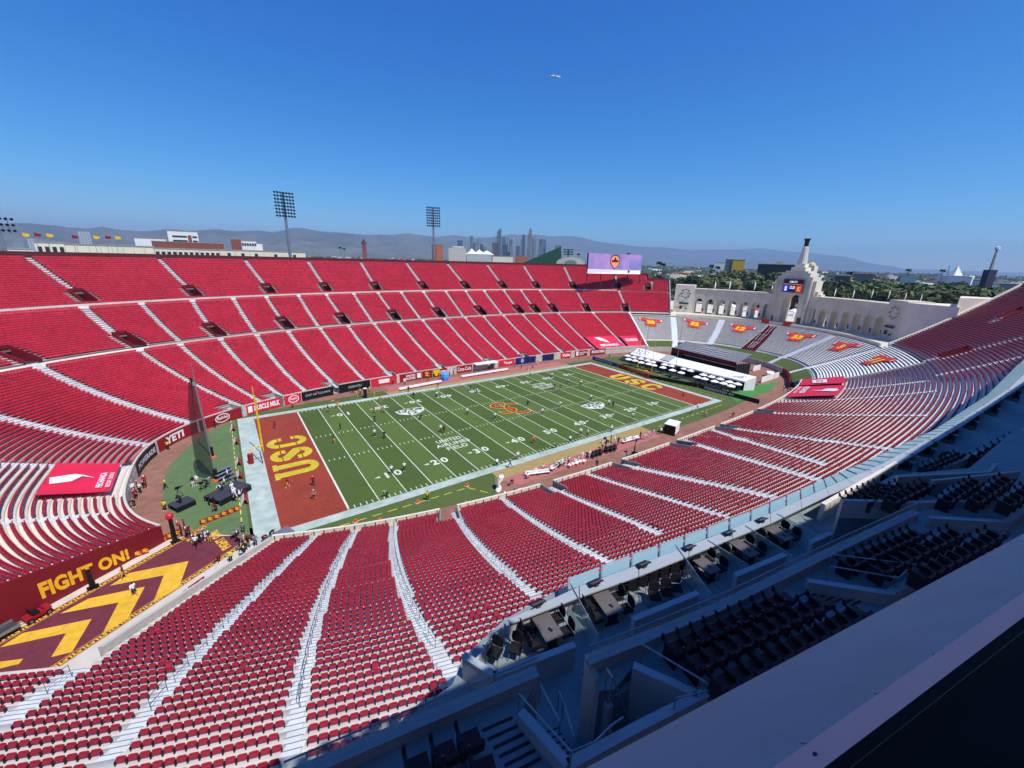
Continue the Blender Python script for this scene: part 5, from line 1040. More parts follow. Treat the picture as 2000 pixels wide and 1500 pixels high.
PEOPLE = [
 # u, v, pose, shirt, trousers, head, z, facing, where
 (562.8, 952, 'walk', 'R', 'D', 'R', 0, 1, 'in the near end zone below the letter U'), (612.7, 949, 'hips', 'R', 'K', 'W', 0, 2, 'in the near end zone, upper of two by the goal line'), (614, 976, 'hips', 'G', 'K', 'W', 0, 2, 'in the near end zone, lower of two by the goal line'), (537.6, 837, 'run', 'M', 'M', 'K', 0, 0, 'in the far corner of the near end zone'),
 (640.8, 805, 'walk', 'M', 'D', 'M', 0, 1, 'near the five yard line at the far sideline'), (651.6, 866, 'run', 'M', 'D', 'R', 0, 3, 'between the goal line and the five yard line'), (665.3, 841, 'stand', 'K', 'K', 'K', 0, 1, 'by the upper hash marks at the five yard line'), (732, 824, 'stand', 'K', 'K', 'K', 0, 2, 'beside the fifteen yard line at the upper hash marks'),
 (732, 853, 'stand', 'W', 'K', 'W', 0, 2, 'left of a pair near the ten yard line at midfield height'), (751, 857, 'stand', 'K', 'K', 'K', 0, 5, 'right of a pair near the fifteen yard line'), (659.5, 796, 'walk', 'O', 'D', 'R', 0, 2, 'on the far white border left of the ten yard line'), (731, 807, 'run', 'R', 'D', 'R', 0, 3, 'left of the far twenty yard number'), (750.5, 806, 'bend', 'R', 'D', 'R', 0, 0, 'right of the far twenty yard number'),
 (808, 778, 'stand', 'K', 'R', 'K', 0, 2, 'at the far thirty yard line near the border'), (798, 766, 'stand', 'K', 'K', 'K', 0, 2, 'on the far white border by the thirty yard line'), (743, 786, 'walk', 'O', 'D', 'R', 0, 4, 'just inside the far border by the twenty-five'), (731, 777, 'walk', 'Y', 'D', 'R', 0, 1, 'on the far border left of the black stand'), (855.5, 759, 'run', 'R', 'D', 'M', 0, 3, 'near the far forty yard line'),
 (852, 775, 'bend', 'W', 'K', 'K', 0, 4, 'below the far forty yard line'), (820.5, 821, 'bend', 'K', 'K', 'K', 0, 4, 'beyond the left conference shield'), (861, 844, 'stand', 'W', 'K', 'W', 0, 2, 'left of the pair above the sponsor lettering'), (867, 846, 'stand', 'M', 'K', 'K', 0, 2, 'right of the pair above the sponsor lettering'), (913, 810, 'walk', 'W', 'K', 'K', 0, 2, 'alone by the forty yard line in the middle of the field'),
 (918.5, 764, 'stand', 'M', 'K', 'K', 0, 3, 'left of the far fifty yard number'), (931, 767, 'bend', 'W', 'G', 'K', 0, 3, 'on the far fifty yard number'), (966.5, 819, 'stand', 'W', 'N', 'N', 0, 2, 'below the midfield monogram, left'), (1030.5, 794, 'stand', 'K', 'K', 'K', 0, 2, 'to the right of the midfield monogram'), (1059, 810, 'walk', 'W', 'N', 'N', 0, 2, 'between the monogram and the right shield'),
 (1093.5, 796, 'run', 'W', 'N', 'N', 0, 4, 'on the lower hash marks left of the right shield'), (1083, 760, 'stand', 'N', 'N', 'K', 0, 2, 'left of the pair beside the far sponsor lettering'), (1094.6, 762, 'hips', 'N', 'N', 'K', 0, 2, 'right of the pair beside the far sponsor lettering'), (1109, 750, 'run', 'W', 'N', 'N', 0, 3, 'near the far twenty yard line'), (1134, 752, 'bend', 'W', 'N', 'N', 0, 4, 'near the far fifteen yard line'), (1164.5, 760, 'walk', 'W', 'N', 'N', 0, 1, 'near the far ten yard line'),
 (1154, 782, 'stand', 'W', 'N', 'N', 0, 2, 'above the right shield'), (1189, 793, 'walk', 'W', 'K', 'W', 0, 5, 'left of the pair on the right shield'), (1197, 796, 'stand', 'K', 'K', 'K', 0, 2, 'right of the pair on the right shield'), (1235, 819, 'run', 'W', 'N', 'N', 0, 4, 'near the lower twenty yard number'), (1042, 866, 'stand', 'O', 'R', 'K', 0, 2, 'alone by the lower forty yard number'), (1134, 850, 'hips', 'W', 'N', 'N', 0, 2, 'left of the pair by the lower border near the forty'),
 (1147, 853, 'stand', 'W', 'N', 'W', 0, 4, 'right of the pair by the lower border near the forty'), (1194, 844, 'stand', 'W', 'N', 'W', 0, 2, 'on the near border by the thirty yard line'), (1085, 876, 'bend', 'G', 'N', 'W', 0, 1, 'at the near border right of the fifty'), (1113, 865, 'stand', 'W', 'N', 'N', 0, 2, 'at the near border left of the forty'), (1011, 898, 'stand', 'W', 'N', 'W', 0, 2, 'just inside the near border at the forty'), (971, 911, 'bend', 'W', 'K', 'K', 0, 5, 'on the near border at the thirty'),
 (996.6, 914, 'run', 'N', 'K', 'K', 0, 0, 'crossing the near white border'), (765, 926, 'walk', 'W', 'K', 'W', 0, 2, 'left of the pair on the near ten yard number'), (790, 920, 'stand', 'W', 'K', 'W', 0, 2, 'right of the pair on the near ten yard number'), (756, 971, 'bend', 'G', 'K', 'W', 0, 1, 'by the near border left of the ten yard line'), (835, 978, 'hips', 'Y', 'K', 'K', 0, 2, 'in a vest by the yellow dashed line'), (910, 996, 'stand', 'O', 'K', 'K', 0, 3, 'in a vest by the near wall'),
 (662, 1073, 'stand', 'Y', 'K', 'K', 1.2, 2, 'in a vest standing in a gateway of the near wall'), (988, 973, 'bend', 'W', 'P', 'K', 0, 1, 'first of the group beside the furled banner'), (998, 973, 'bend', 'P', 'P', 'W', 0, 3, 'second of the group beside the furled banner'), (1006, 971, 'bend', 'P', 'P', 'K', 0, 5, 'third of the group beside the furled banner'), (1015, 970, 'stand', 'W', 'W', 'K', 0, 2, 'fourth of the group beside the furled banner'), (999, 948, 'bend', 'K', 'K', 'K', 0, 2, 'crouching by the corner of the salmon strip'),
 (1165, 915, 'walk', 'N', 'K', 'K', 0, 4, 'alone on the dirt track below the trunks'), (1046, 925, 'sit', 'W', 'W', 'W', 0, 2, 'on the near bench'), (1097, 911, 'stand', 'W', 'W', 'W', 0, 2, 'at the end of the angled bench'), (1121, 905, 'sit', 'W', 'W', 'K', 0, 3, 'among the coolers, left'), (1129, 902, 'sit', 'W', 'W', 'K', 0, 1, 'among the coolers, middle'), (1137, 898, 'stand', 'W', 'W', 'W', 0, 2, 'among the coolers, right'), (1180, 867, 'stand', 'K', 'W', 'K', 0, 2, 'left of the group above the trunks'), (1187, 866, 'bend', 'W', 'K', 'K', 0, 1, 'middle of the group above the trunks'), (1193, 863, 'stand', 'K', 'K', 'W', 0, 3, 'right of the group above the trunks'),
 (1229, 861, 'sit', 'W', 'W', 'W', 0, 2, 'on the far bench of the salmon strip'), (1258, 858, 'bend', 'W', 'W', 'W', 0, 2, 'left of two at the end of the salmon strip'), (1266, 855, 'stand', 'W', 'W', 'K', 0, 3, 'right of two at the end of the salmon strip'), (1077.6, 738, 'run', 'W', 'N', 'N', 0, 4, 'at the far border near the thirty'), (1227, 757, 'run', 'G', 'T', 'T', 0, 2, 'at the far goal line beside the letter C'), (1333, 778, 'run', 'R', 'M', 'K', 0, 2, 'in the near half of the far end zone'),
 (1351, 808, 'walk', 'W', 'G', 'K', 0, 2, 'left of three at the corner of the far end zone'), (1362, 800, 'stand', 'W', 'G', 'K', 0, 5, 'middle of three at the corner of the far end zone'), (1377, 813, 'bend', 'W', 'G', 'K', 0, 2, 'right of three at the corner of the far end zone'), (1430, 816, 'bend', 'K', 'K', 'K', 0, 4, 'alone on the dirt by the south-east wall'), (1286, 740, 'stand', 'T', 'K', 'K', 0, 2, 'left of the green cart'), (1530, 764, 'stand', 'W', 'K', 'W', 0, 3, 'left of the group at the maroon gate wall'), (1537, 768, 'stand', 'K', 'K', 'K', 0, 3, 'middle of the group at the maroon gate wall'), (1543, 765, 'bend', 'W', 'K', 'W', 0, 2, 'right of the group at the maroon gate wall'),
 (324, 954, 'walk', 'Y', 'K', 'K', 0, 1, 'in a vest on the left edge of the turf'), (323, 998, 'stand', 'Y', 'K', 'K', 0, 2, 'in a vest below the other on the turf edge'), (267, 969, 'bend', 'R', 'M', 'W', 0, 2, 'front of the crowd by the beverage counter'), (262, 962, 'stand', 'W', 'K', 'K', 0, 3, 'middle of the crowd by the beverage counter'), (271, 958, 'stand', 'R', 'K', 'W', 0, 1, 'right of the crowd by the beverage counter'), (263, 990, 'bend', 'K', 'K', 'K', 0, 2, 'in black by the corner of the white-striped seats'), (422.5, 998, 'bend', 'R', 'K', 'R', 0, 2, 'in front of the black stage'),
 (455, 962, 'stand', 'W', 'W', 'W', 1, 3, 'left of two on the black stage'), (460, 972, 'walk', 'W', 'W', 'W', 1, 0, 'right of two on the black stage'), (446, 935, 'stand', 'W', 'K', 'W', 0, 1, 'on the silver riser steps'), (353, 984, 'bend', 'K', 'K', 'K', .9, 0, 'working the camera on the small riser'), (378, 950, 'stand', 'K', 'W', 'K', 0, 3, 'left of the crew behind the net'), (386, 947, 'stand', 'W', 'T', 'W', 0, 2, 'right of the crew behind the net'), (404, 948, 'bend', 'G', 'K', 'W', 0, 4, 'crouching beside the net'),
 (370, 1048, 'walk', 'M', 'K', 'M', 0, 3, 'right of the red-capped column'), (362, 1036, 'stand', 'R', 'K', 'M', 0, 1, 'behind the red-capped column'), (384, 1069, 'walk', 'W', 'K', 'K', 0, 2, 'in a big white shirt at the mouth of the ramp'), (399, 1056, 'stand', 'B', 'N', 'W', 0, 4, 'in blue on the dirt by the ramp'), (243.5, 1130, 'walk', 'R', 'D', 'R', 0, 1, 'in a red helmet with plume on the ramp border'), (264, 1164, 'walk', 'W', 'K', 'K', 0, 0, 'walking down the gold chevron'), (428, 1098, 'bend', 'R', 'K', 'R', 0, 2, 'bending at the carpet lettering'), (452, 1099, 'stand', 'Y', 'K', 'K', 0, 2, 'in a vest at the lower edge of the ramp'),
 (468, 1046, 'bend', 'G', 'G', 'G', 0, 2, 'first photographer at the corner of the white border'), (476, 1042, 'stand', 'G', 'K', 'K', 0, 5, 'second photographer at the corner of the white border'), (470, 1074, 'sit', 'K', 'G', 'K', 0, 1, 'third photographer, seated by the near wall'), (481, 1075, 'bend', 'K', 'K', 'K', 0, 2, 'fourth photographer, bending by the near wall'), (516, 1060, 'bend', 'R', 'K', 'K', 0, 3, 'in red beside the grey cart by the near wall'), (530, 1053, 'bend', 'K', 'K', 'K', 0, 4, 'in black beside the grey cart by the near wall'),
 (329, 878, 'stand', 'Y', 'K', 'K', 0, 2, 'in a vest below the YETI board'), (420, 836, 'walk', 'K', 'K', 'K', 0, 3, 'below the white Ralphs oval'), (572, 796, 'bend', 'T', 'K', 'K', 0, 2, 'on the far grass behind the near end zone'), (621, 778, 'stand', 'K', 'K', 'W', 0, 2, 'in front of the black board'), (654, 766, 'stand', 'D', 'K', 'K', 0, 2, 'in the gateway between the black boards'), (696, 775, 'walk', 'D', 'T', 'R', 0, 3, 'left of the black stand on the far grass'), (704, 771, 'stand', 'D', 'K', 'W', 0, 2, 'touching the black stand on the far grass'), (741, 757, 'walk', 'W', 'K', 'R', 0, 1, 'in front of the coral board'),
 (791, 752, 'hips', 'W', 'K', 'W', 0, 2, 'between the left end of the far bench and its middle'), (848, 740, 'stand', 'K', 'K', 'R', 0, 2, 'left of the blue tent'), (857, 738, 'walk', 'R', 'K', 'K', 0, 2, 'touching the blue tent'), (886, 733, 'stand', 'M', 'K', 'K', 0, 1, 'right of the blue tent'), (916, 724, 'bend', 'K', 'K', 'K', 0, 2, 'under the dugout canopy, left'), (942, 720, 'stand', 'K', 'R', 'K', 0, 3, 'under the dugout canopy, right'), (1018, 722, 'stand', 'K', 'K', 'K', 0, 3, 'left of the camera crew at the far strip'), (1031, 725, 'bend', 'R', 'W', 'R', 0, 1, 'middle of the camera crew at the far strip'), (1040, 721, 'stand', 'R', 'K', 'W', 0, 2, 'right of the camera crew at the far strip'), (1035, 733, 'sit', 'W', 'N', 'W', 0, 4, 'on the far white border'),
 (1178, 691, 'stand', 'R', 'K', 'K', 0, 2, 'below the big coral tarpaulin, left'), (1195, 690, 'point', 'D', 'K', 'D', 0, 2, 'below the big coral tarpaulin, right'), (1190, 698, 'bend', 'K', 'K', 'K', 0, 2, 'behind the blue field board'),
]
def person(loc, pose_, shirt, pants, head, rz, label, shorts=False, scale=1.0, group=None):
    o = link('person', BODY[pose_], None, loc, rz); o.scale = (scale,)*3
    sk = SKIN[1] if rng.random() < .5 else SKIN[0]
    for i, m in enumerate((CM[shirt], CM[pants], sk, CM['W'] if rng.random() < .5 else CM['K'], CM[head], sk if shorts else CM[pants])):
        o.material_slots[i].link = 'OBJECT'; o.material_slots[i].material = m
    return tag(o, label, 'person', group)
for u, v, ps, a, b, h, z, fc, where in PEOPLE:
    p = at(u, v, z); l = 'person in %s top and %s legwear %s %s' % (CN[a], CN[b], PN[ps], where)
    w = l.split()
    if len(w) > 16: l = 'person in %s %s %s' % (CN[a], PN[ps], where)
    if len(l.split()) > 16: l = 'person in %s %s' % (CN[a], where)
    person((p.x, p.y, z), ps, a, b, h, fc*1.05+.6, l, rng.random() < .3, 1.04)
ORDS = ['first', 'second', 'third', 'fourth', 'fifth', 'sixth', 'seventh', 'eighth', 'ninth', 'tenth', 'eleventh', 'twelfth', 'thirteenth', 'fourteenth', 'fifteenth', 'sixteenth', 'seventeenth', 'eighteenth']
CROWD = [('near bench crowd', [(1030, 937), (1060, 923), (1084, 918), (1092, 914), (1104, 910), (1110, 907), (1146, 898), (1152, 895), (1176, 876), (1183, 873), (1200, 867), (1207, 869), (1222, 865), (1236, 861), (1250, 857), (1275, 852), (1290, 849), (1297, 846)], 'WWWKWWKWWKWNWWKWWK', 'KKWKWKNWKKWKWWKWKK'),
         ('crowd at the beverage counter', [(254, 961), (258, 966), (265, 975), (275, 963), (280, 955), (284, 948)], 'RWRWKR', 'KKMKKM'), ('helpers at the ramp mouth', [(350, 1040), (356, 1046), (366, 1052), (376, 1058), (392, 1062), (410, 1060)], 'RMMRKM', 'DMKMKD'),
         ('photographers by the near corner', [(460, 1052), (466, 1060), (474, 1062), (478, 1088), (487, 1070), (500, 1067)], 'GKGKKG', 'KKGKGK'), ('television crew on the west turf', [(410, 987), (420, 990), (430, 960), (436, 968), (440, 947), (462, 948), (470, 972)], 'KKWKWKW', 'KKKKTKK'),
         ('helpers along the far sideline', [(680, 762), (690, 768), (722, 765), (768, 752), (836, 745), (878, 736), (905, 727), (928, 722), (955, 722), (976, 716), (1005, 716), (1050, 712), (1075, 705), (1110, 700)], 'DKDRKRMKRWKRKW', 'KKTKRKKKKKKWKK')]
for nm, pts, sh, tr in CROWD:
    z_ = 0
    for i, (u, v) in enumerate(pts):
        p = at(u, v, z_); ps = ('stand', 'bend', 'walk', 'hips', 'stand', 'point', 'sit')[int(rng.integers(7))]
        person((p.x, p.y, z_), ps, sh[i], tr[i], 'WKKNW'[int(rng.integers(5))], rng.uniform(0, 6.28), '%s person from the left in the %s, %s top' % (ORDS[i], nm, CN[sh[i]]), False, 1.04)
p = at(545, 1053, 0); crate(p, (3.2, 1.8, .7), .35, GREYC, 'flat_cart', 'grey flat equipment cart by the near wall at the corner of the border', 'cart', None, STEEL)
# ------------------------------------------------------------------ peristyle: arcade, triumphal arch and torch tower
PER = mat('peristyle_concrete', lin((204, 196, 178)), .85, .14, .35, .25)
PALE = mat('pale_plaster', lin((224, 214, 196)), .8, .06, .5)
DARKP = mat('dark_plaque', lin((60, 58, 56)), .5, .1, 1)
def arch_panel(mb, fn, w, h, cx, aw, ah, t, mi=0, n=12):
    """wall bay 0..w x 0..h with a round-headed opening; fn(x, y, d) gives the point at depth d (0 front, 1 back)"""
    r = aw/2; ys = ah-r; arc = [(cx+r, 0), (cx+r, ys)]+[(cx+r*math.cos(math.pi*k/n), ys+r*math.sin(math.pi*k/n)) for k in range(1, n)]+[(cx-r, ys), (cx-r, 0)]
    m = len(arc)
    out = [(w, 0), (w, ys)]+[(w*(1-k/n), h) for k in range(1, n)]+[(0, ys), (0, 0)]
    for d in (0, 1):
        A = [fn(x, y, d) for x, y in arc]; O = [fn(x, y, d) for x, y in out]; fs = [(i, i+m, i+m+1, i+1) for i in range(m-1)]
        mb.add(A+O+[fn(w, h, d), fn(0, h, d)], fs+[(1+m, 2*m, 2+m), (m+m-2, m+m-3, 2*m+1)], mi)
    A = [fn(x, y, 0) for x, y in arc]; Bk = [fn(x, y, 1) for x, y in arc]; mb.add(A+Bk, [(i, i+1, i+1+m, i+m) for i in range(m-1)], mi)
    for a, b in (((0, h), (w, h)),): mb.add([fn(*a, 0), fn(*b, 0), fn(*b, 1), fn(*a, 1)], [(0, 1, 2, 3)], mi)
# plan of the arcade: front line, from the photograph's survey at plaza level
FL = [Vector((142.0, 50.0)), Vector((146.6, 42.6)), Vector((155.0, 6.8)), Vector((154.6, -6.8)), Vector((143.5, -36.8)), Vector((137.5, -42.5))]
PT = 6.0
per = obj('peristyle', 'grey concrete arcade with a tall central arch closing the open end of the bowl', 'building')
def wing(a, b, bulge, n, zt, lab, rev=False):
    pts = []
    for k in range(n+1):
        x = k/n; p = a.lerp(b, x); d = (b-a).normalized(); nrm = Vector((-d.y, d.x)); nrm = nrm if nrm.x > 0 else -nrm; pts.append(p+nrm*bulge*4*x*(1-x))
    for k in range(n):
        p, q = pts[k], pts[k+1]; d = (q-p); w = d.length; d.normalize(); nn = Vector((-d.y, d.x)); nn = nn if nn.x > 0 else -nn
        fn = lambda x, y, t: Vector((p.x+d.x*x+nn.x*PT*t, p.y+d.y*x+nn.y*PT*t, PZ+y)); mb = MB(); arch_panel(mb, fn, w, zt-PZ, w/2, w*.66, 7.7, PT); o = mb.build('arch_bay', PER, per)
        mb = MB(); f2 = lambda x, y: fn(x, y, -.02); mb.slab([fn(w*.86, 1.3, -.03), fn(w*1.0-.1, 1.3, -.03), fn(w*1.0-.1, 2.9, -.03), fn(w*.86, 2.9, -.03)], .06); mb.build('plaque', DARKP, o)
        mb = MB(); mb.hexa([fn(0, zt-PZ, -.04), fn(w, zt-PZ, -.04), fn(w, zt-PZ, 1.03), fn(0, zt-PZ, 1.03)], [fn(0, zt-PZ+.45, -.04), fn(w, zt-PZ+.45, -.04), fn(w, zt-PZ+.45, 1.03), fn(0, zt-PZ+.45, 1.03)]); mb.build('coping', PER, o)
wing(FL[1], FL[2], 2.0, 7, 25.0, 'n'); wing(FL[3], FL[4], 2.0, 7, 25.0, 's')
def block(name, poly, z0, z1, m, parent): return MB().prism(poly, z0, z1).build(name, m, parent)
# end pavilions
def oblong(a, b, depth):
    d = (b-a).normalized(); nn = Vector((-d.y, d.x)); nn = nn if nn.x > 0 else -nn; return [a, b, b+nn*depth, a+nn*depth]
block('end_pavilion', oblong(FL[0]+Vector((-.6, .6)), FL[1]+Vector((-.6, -.3)), 8.5), PZ-.3, 27.0, PALE, per); block('end_pavilion', oblong(FL[4]+Vector((-.5, .2)), FL[5]+Vector((-.3, -.3)), 8.5), PZ-.3, 27.0, PER, per)
a, b = FL[5]+Vector((-.35, -.3)), Vector((151.5, -55.0)); block('end_pavilion', [a, Vector((133.0, -56.0)), b, a+Vector((10, -4))], PZ-.3, 26.6, PALE, per); block('end_pavilion', [Vector((133.5, -55.2)), Vector((140.2, -60.6)), Vector((152, -63)), Vector((150, -53))], PZ-.3, 29.4, PALE, per)
for (p, q) in ((FL[0], FL[1]), (FL[4], FL[5])):      # emblem rings and plaques on the pavilions
    d = (q-p).normalized(); nn = Vector((-d.y, d.x)); nn = -nn if nn.x > 0 else nn; c = (p+q)/2+nn*.75
    for k in range(8):
        an = k*math.pi/4; mb = MB(); x = 2.1*math.cos(an); z = 22.6+2.1*math.sin(an); mb.box((c.x+d.x*x, c.y+d.y*x, z), (.9, .16, .5), math.atan2(d.y, d.x)); mb.build('relief', DARKP if p is FL[0] else GREYC, per)
    for x, z, w, h in ((-.2, 17.6, 4.6, .9), (-1.4, 15.4, 1.2, 1.6), (1.2, 14.9, .9, .7)): mb = MB(); mb.box((c.x+d.x*x, c.y+d.y*x, z), (w, .12, h), math.atan2(d.y, d.x)); mb.build('plaque', DARKP, per)
# central arch
ca, cb = Vector((155.4, 7.2)), Vector((155.0, -7.0)); d = (cb-ca).normalized(); W_ = (cb-ca).length; nn = Vector((1, .02)).normalized()
fn = lambda x, y, t: Vector((ca.x-1.6+d.x*x+nn.x*9.5*t, ca.y+d.y*x+nn.y*9.5*t, PZ+y))
mb = MB(); arch_panel(mb, fn, W_, 20.6, W_/2+.2, 6.6, 13.2, 9); mb.add([fn(0, 0, 0), fn(0, 20.6, 0), fn(0, 20.6, 1), fn(0, 0, 1), fn(W_, 0, 0), fn(W_, 20.6, 0), fn(W_, 20.6, 1), fn(W_, 0, 1)], [(3, 2, 1, 0), (4, 5, 6, 7)]); arch = mb.build('central_arch', PER, per)
def lump(name, x0, x1, y0, y1, t0, t1, m=PER, par=arch):
    mb = MB(); mb.hexa([fn(x0, y0, t0), fn(x1, y0, t0), fn(x1, y0, t1), fn(x0, y0, t1)][::-1], [fn(x0, y1, t0), fn(x1, y1, t0), fn(x1, y1, t1), fn(x0, y1, t1)][::-1]); return mb.build(name, m, par)
lump('attic', 1.3, W_-1.3, 20.6, 22.2, .0, 1.0); lump('attic', 2.6, W_-2.6, 22.2, 23.0, .06, .94)
for x in (.4, 1.5, W_-1.9, W_-.8): lump('pilaster', x, x+.55, 0, 19.5, -.03, .02)
for sgn, x in ((-1, -.001), (1, W_+.001)):   # stepped buttresses sweeping down to the wings
    for k, (wd, h, t0, t1) in enumerate(((1.3, 19.0, .12, .9), (2.5, 14.6, .2, .82), (3.6, 13.4, .28, .74))):
        lump('buttress', min(x, x+sgn*wd), max(x, x+sgn*wd), 0, h, t0, t1, PER)
lump('torch_base', W_/2-2.9, W_/2+2.9, 23.0, 24.6, .16, .8, PALE); lump('torch_base', W_/2-2.0, W_/2+2.0, 24.6, 26.2, .25, .7, PALE)
c = fn(W_/2, 26.2, .47); mb = MB(); mb.lathe([(1.75, 0), (1.45, 3.2), (1.05, 7.0), (.95, 7.2)], (c.x, c.y, c.z), 8); tor = mb.build('torch_shaft', PALE, arch)
mb = MB(); mb.lathe([(.9, 7.2), (.85, 9.0), (1.05, 9.9), (1.35, 10.2), (1.35, 10.5), (.8, 10.4), (0, 10.3)], (c.x, c.y, c.z), 12); mb.build('torch_bowl', BLACK, tor)
for k in range(8): an = (k+.5)*math.pi/4; mb = MB(); mb.tube([(c.x+1.7*math.cos(an), c.y+1.7*math.sin(an), c.z+.1), (c.x+1.05*math.cos(an), c.y+1.05*math.sin(an), c.z+7)], .12, 4); mb.build('fluting', PALE, tor)
# video screen over the arch
lump('screen_frame', 3.0, W_-2.6, 13.5, 19.6, -.07, -.02, STEEL); scr = lump('screen', 3.3, W_-2.9, 13.8, 19.3, -.085, -.071, mat('screen_dark', lin((26, 24, 44)), .35, .05, 1, 0, 0, .3, 0, (lin((20, 18, 40)), .5)))
SE = lambda n, c, e=.55: mat(n, lin(c), .4, .03, 1, 0, 0, .3, 0, (lin(c), e))
W4 = W_-6.2
for nm, x0, x1, y0, y1, cc in (('screen_panel', .02, .3, .02, .56, (60, 60, 190)), ('screen_panel', .31, .66, .02, .56, (30, 30, 70)), ('screen_panel', .67, .98, .02, .56, (196, 52, 40)), ('screen_panel', .02, .98, .6, .66, (190, 120, 60))): lump(nm, 3.3+W4*x0, 3.3+W4*x1, 13.8+5.5*y0, 13.8+5.5*y1, -.09, -.086, SE('glow_%d_%d_%d' % cc, cc), scr)
g = lambda x, y: fn(3.3+W4*x, 13.8+5.5*y, -.094); WG = SE('glow_white', (235, 235, 245), .7); mb = MB(); lettering(mb, 'NO MEDICAL HELP', g, .1, .9, .74, .9, 0, bold=.02) if False else lettering(mb, 'GAME DAY', g, .3, .7, .74, .9, 0, bold=.02); mb.build('screen_lettering', WG, scr)
mb = MB(); lettering(mb, '12:23', g, .36, .62, .26, .5, 0, bold=.04); mb.build('screen_lettering', WG, scr)
OG = SE('glow_gold', (240, 170, 60), .7); mb = MB(); lettering(mb, 'SC', g, .74, .9, .1, .46, 0, bold=.06); mb.build('screen_lettering', OG, scr)
mb = MB(); lettering(mb, 'S', g, .1, .22, .1, .46, 0, bold=.06); mb.build('screen_lettering', WG, scr)
lump('speaker', W_/2+1.6, W_/2+3.2, 11.6, 12.4, -.05, -.01, BLACK); lump('doorway', .8, 1.6, .6, 2.6, -.04, .0, DARKP); lump('doorway', W_-2.6, W_-1.2, .4, 3.0, -.04, .0, DARKP)
# front parapet wall of the plaza, red drapes, tents and people's kit seen through the arches
mb = MB(); strip_wall(mb, np.linspace(-37, 32, 60), .416, PZ-.6, PZ+1.0, .4); o = mb.build('plaza_wall', mat('cream_wall', lin((216, 204, 176)), .8, .07, .6)); tag(o, 'low curved cream wall along the top of the pale bleachers', 'wall')
for t, lab in ((2.2, 'left'), (-3.2, 'right')):
    p = P(t, .424); mb = MB(); mb.box((p.x-.5, p.y, PZ+1.0), (.3, 3.4, 1.9)); o = mb.build('red_drape', JT); tag(o, 'orange-red drape at the head of the maroon stair, %s one' % lab, 'drape')
TC_ = ['white', 'white', 'red', 'yellow', 'white', 'white', 'white', 'white', 'white', 'yellow', 'white', 'white']
CC_ = {'white': CLOTH, 'red': REDV, 'yellow': YELLOW}
for k in range(12):
    y = 40-k*7.2; x = 186+6*math.sin(k*2.1)-abs(y)*.12; cl = TC_[k]; e = tag(empty('market_tent', (x, y, PZ), .3*k), '%s pitched tent behind the arcade, number %s from the left' % (cl, ('one', 'two', 'three', 'four', 'five', 'six', 'seven', 'eight', 'nine', 'ten', 'eleven', 'twelve')[k]), 'tent')
    mb = MB(); mb.add([(-2, -2, 2.4), (2, -2, 2.4), (2, 2, 2.4), (-2, 2, 2.4), (0, 0, 3.9), (-2, -2, 2.0), (2, -2, 2.0), (2, 2, 2.0), (-2, 2, 2.0)], [(0, 1, 4), (1, 2, 4), (2, 3, 4), (3, 0, 4), (5, 6, 1, 0), (6, 7, 2, 1), (7, 8, 3, 2), (8, 5, 0, 3)]); mb.build('canopy', CC_[cl], e)
    for a in (-1.9, 1.9):
        for b in (-1.9, 1.9): mb = MB(); mb.tube([(a, b, 0), (a, b, 2.4)], .05, 5); mb.build('leg', STEEL, e)
    mb = MB(); mb.box((-2.6, 0, .5), (.7, 2.6, 1.0)); o = mb.build('counter_table', WHITEV, None, (x, y, PZ)); tag(o, 'white draped table before the %s tent behind the arcade' % ('first', 'second', 'third', 'fourth', 'fifth', 'sixth', 'seventh', 'eighth', 'ninth', 'tenth', 'eleventh', 'twelfth')[k], 'table')
# ------------------------------------------------------------------ video board on the north rim
sa, sb = aty(1151, 531, 92), aty(1250, 535, 92); sa.y = sb.y = 92
q = [atd(1148, 527, 215), atd(1252, 531, 236), atd(1254, 497, 236), atd(1150, 494, 215)]; q[1].z = q[0].z; q[2].z = q[3].z
vb = obj('video_board', 'wide lilac video board with an orange crest on the far rim', 'screen')
mb = MB(); mb.slab(q, 1.2); mb.build('cabinet', DARKG, vb); f0 = bil(q, .06); mb = MB(); mb.add([f0(0, 0), f0(1, 0), f0(1, 1), f0(0, 1)], [(0, 1, 2, 3)])
LIL = bpy.data.materials.new('lilac_screen'); LIL.use_nodes = True; nt = LIL.node_tree; n_ = nt.nodes; b_ = n_['Principled BSDF']; ns = n_.new('ShaderNodeTexNoise'); ns.inputs['Scale'].default_value = .12; ge = n_.new('ShaderNodeNewGeometry'); nt.links.new(ge.outputs['Position'], ns.inputs['Vector']); rp = n_.new('ShaderNodeValToRGB'); rp.color_ramp.elements[0].color = (*lin((120, 124, 180)), 1); rp.color_ramp.elements[0].position = .38; rp.color_ramp.elements[1].color = (*lin((178, 140, 192)), 1); rp.color_ramp.elements[1].position = .62
nt.links.new(ns.outputs[0], rp.inputs[0]); nt.links.new(rp.outputs[0], b_.inputs['Base Color']); nt.links.new(rp.outputs[0], b_.inputs['Emission Color']); b_.inputs['Emission Strength'].default_value = .12; b_.inputs['Roughness'].default_value = .5
mb.build('display', LIL, vb); f1 = bil(q, .10); f2 = bil(q, .14); asp = (q[1]-q[0]).length/(q[3]-q[0]).length
def crest(f, k, m):
    mb = MB(); mb.add([f(.485+x*k/asp, .5+y*k) for x, y in ((0, .46), (.2, .42), (.36, .26), (.38, .02), (.28, -.22), (0, -.46), (-.28, -.22), (-.38, .02), (-.36, .26), (-.2, .42))], [tuple(range(10))]); mb.build('crest', m, vb)
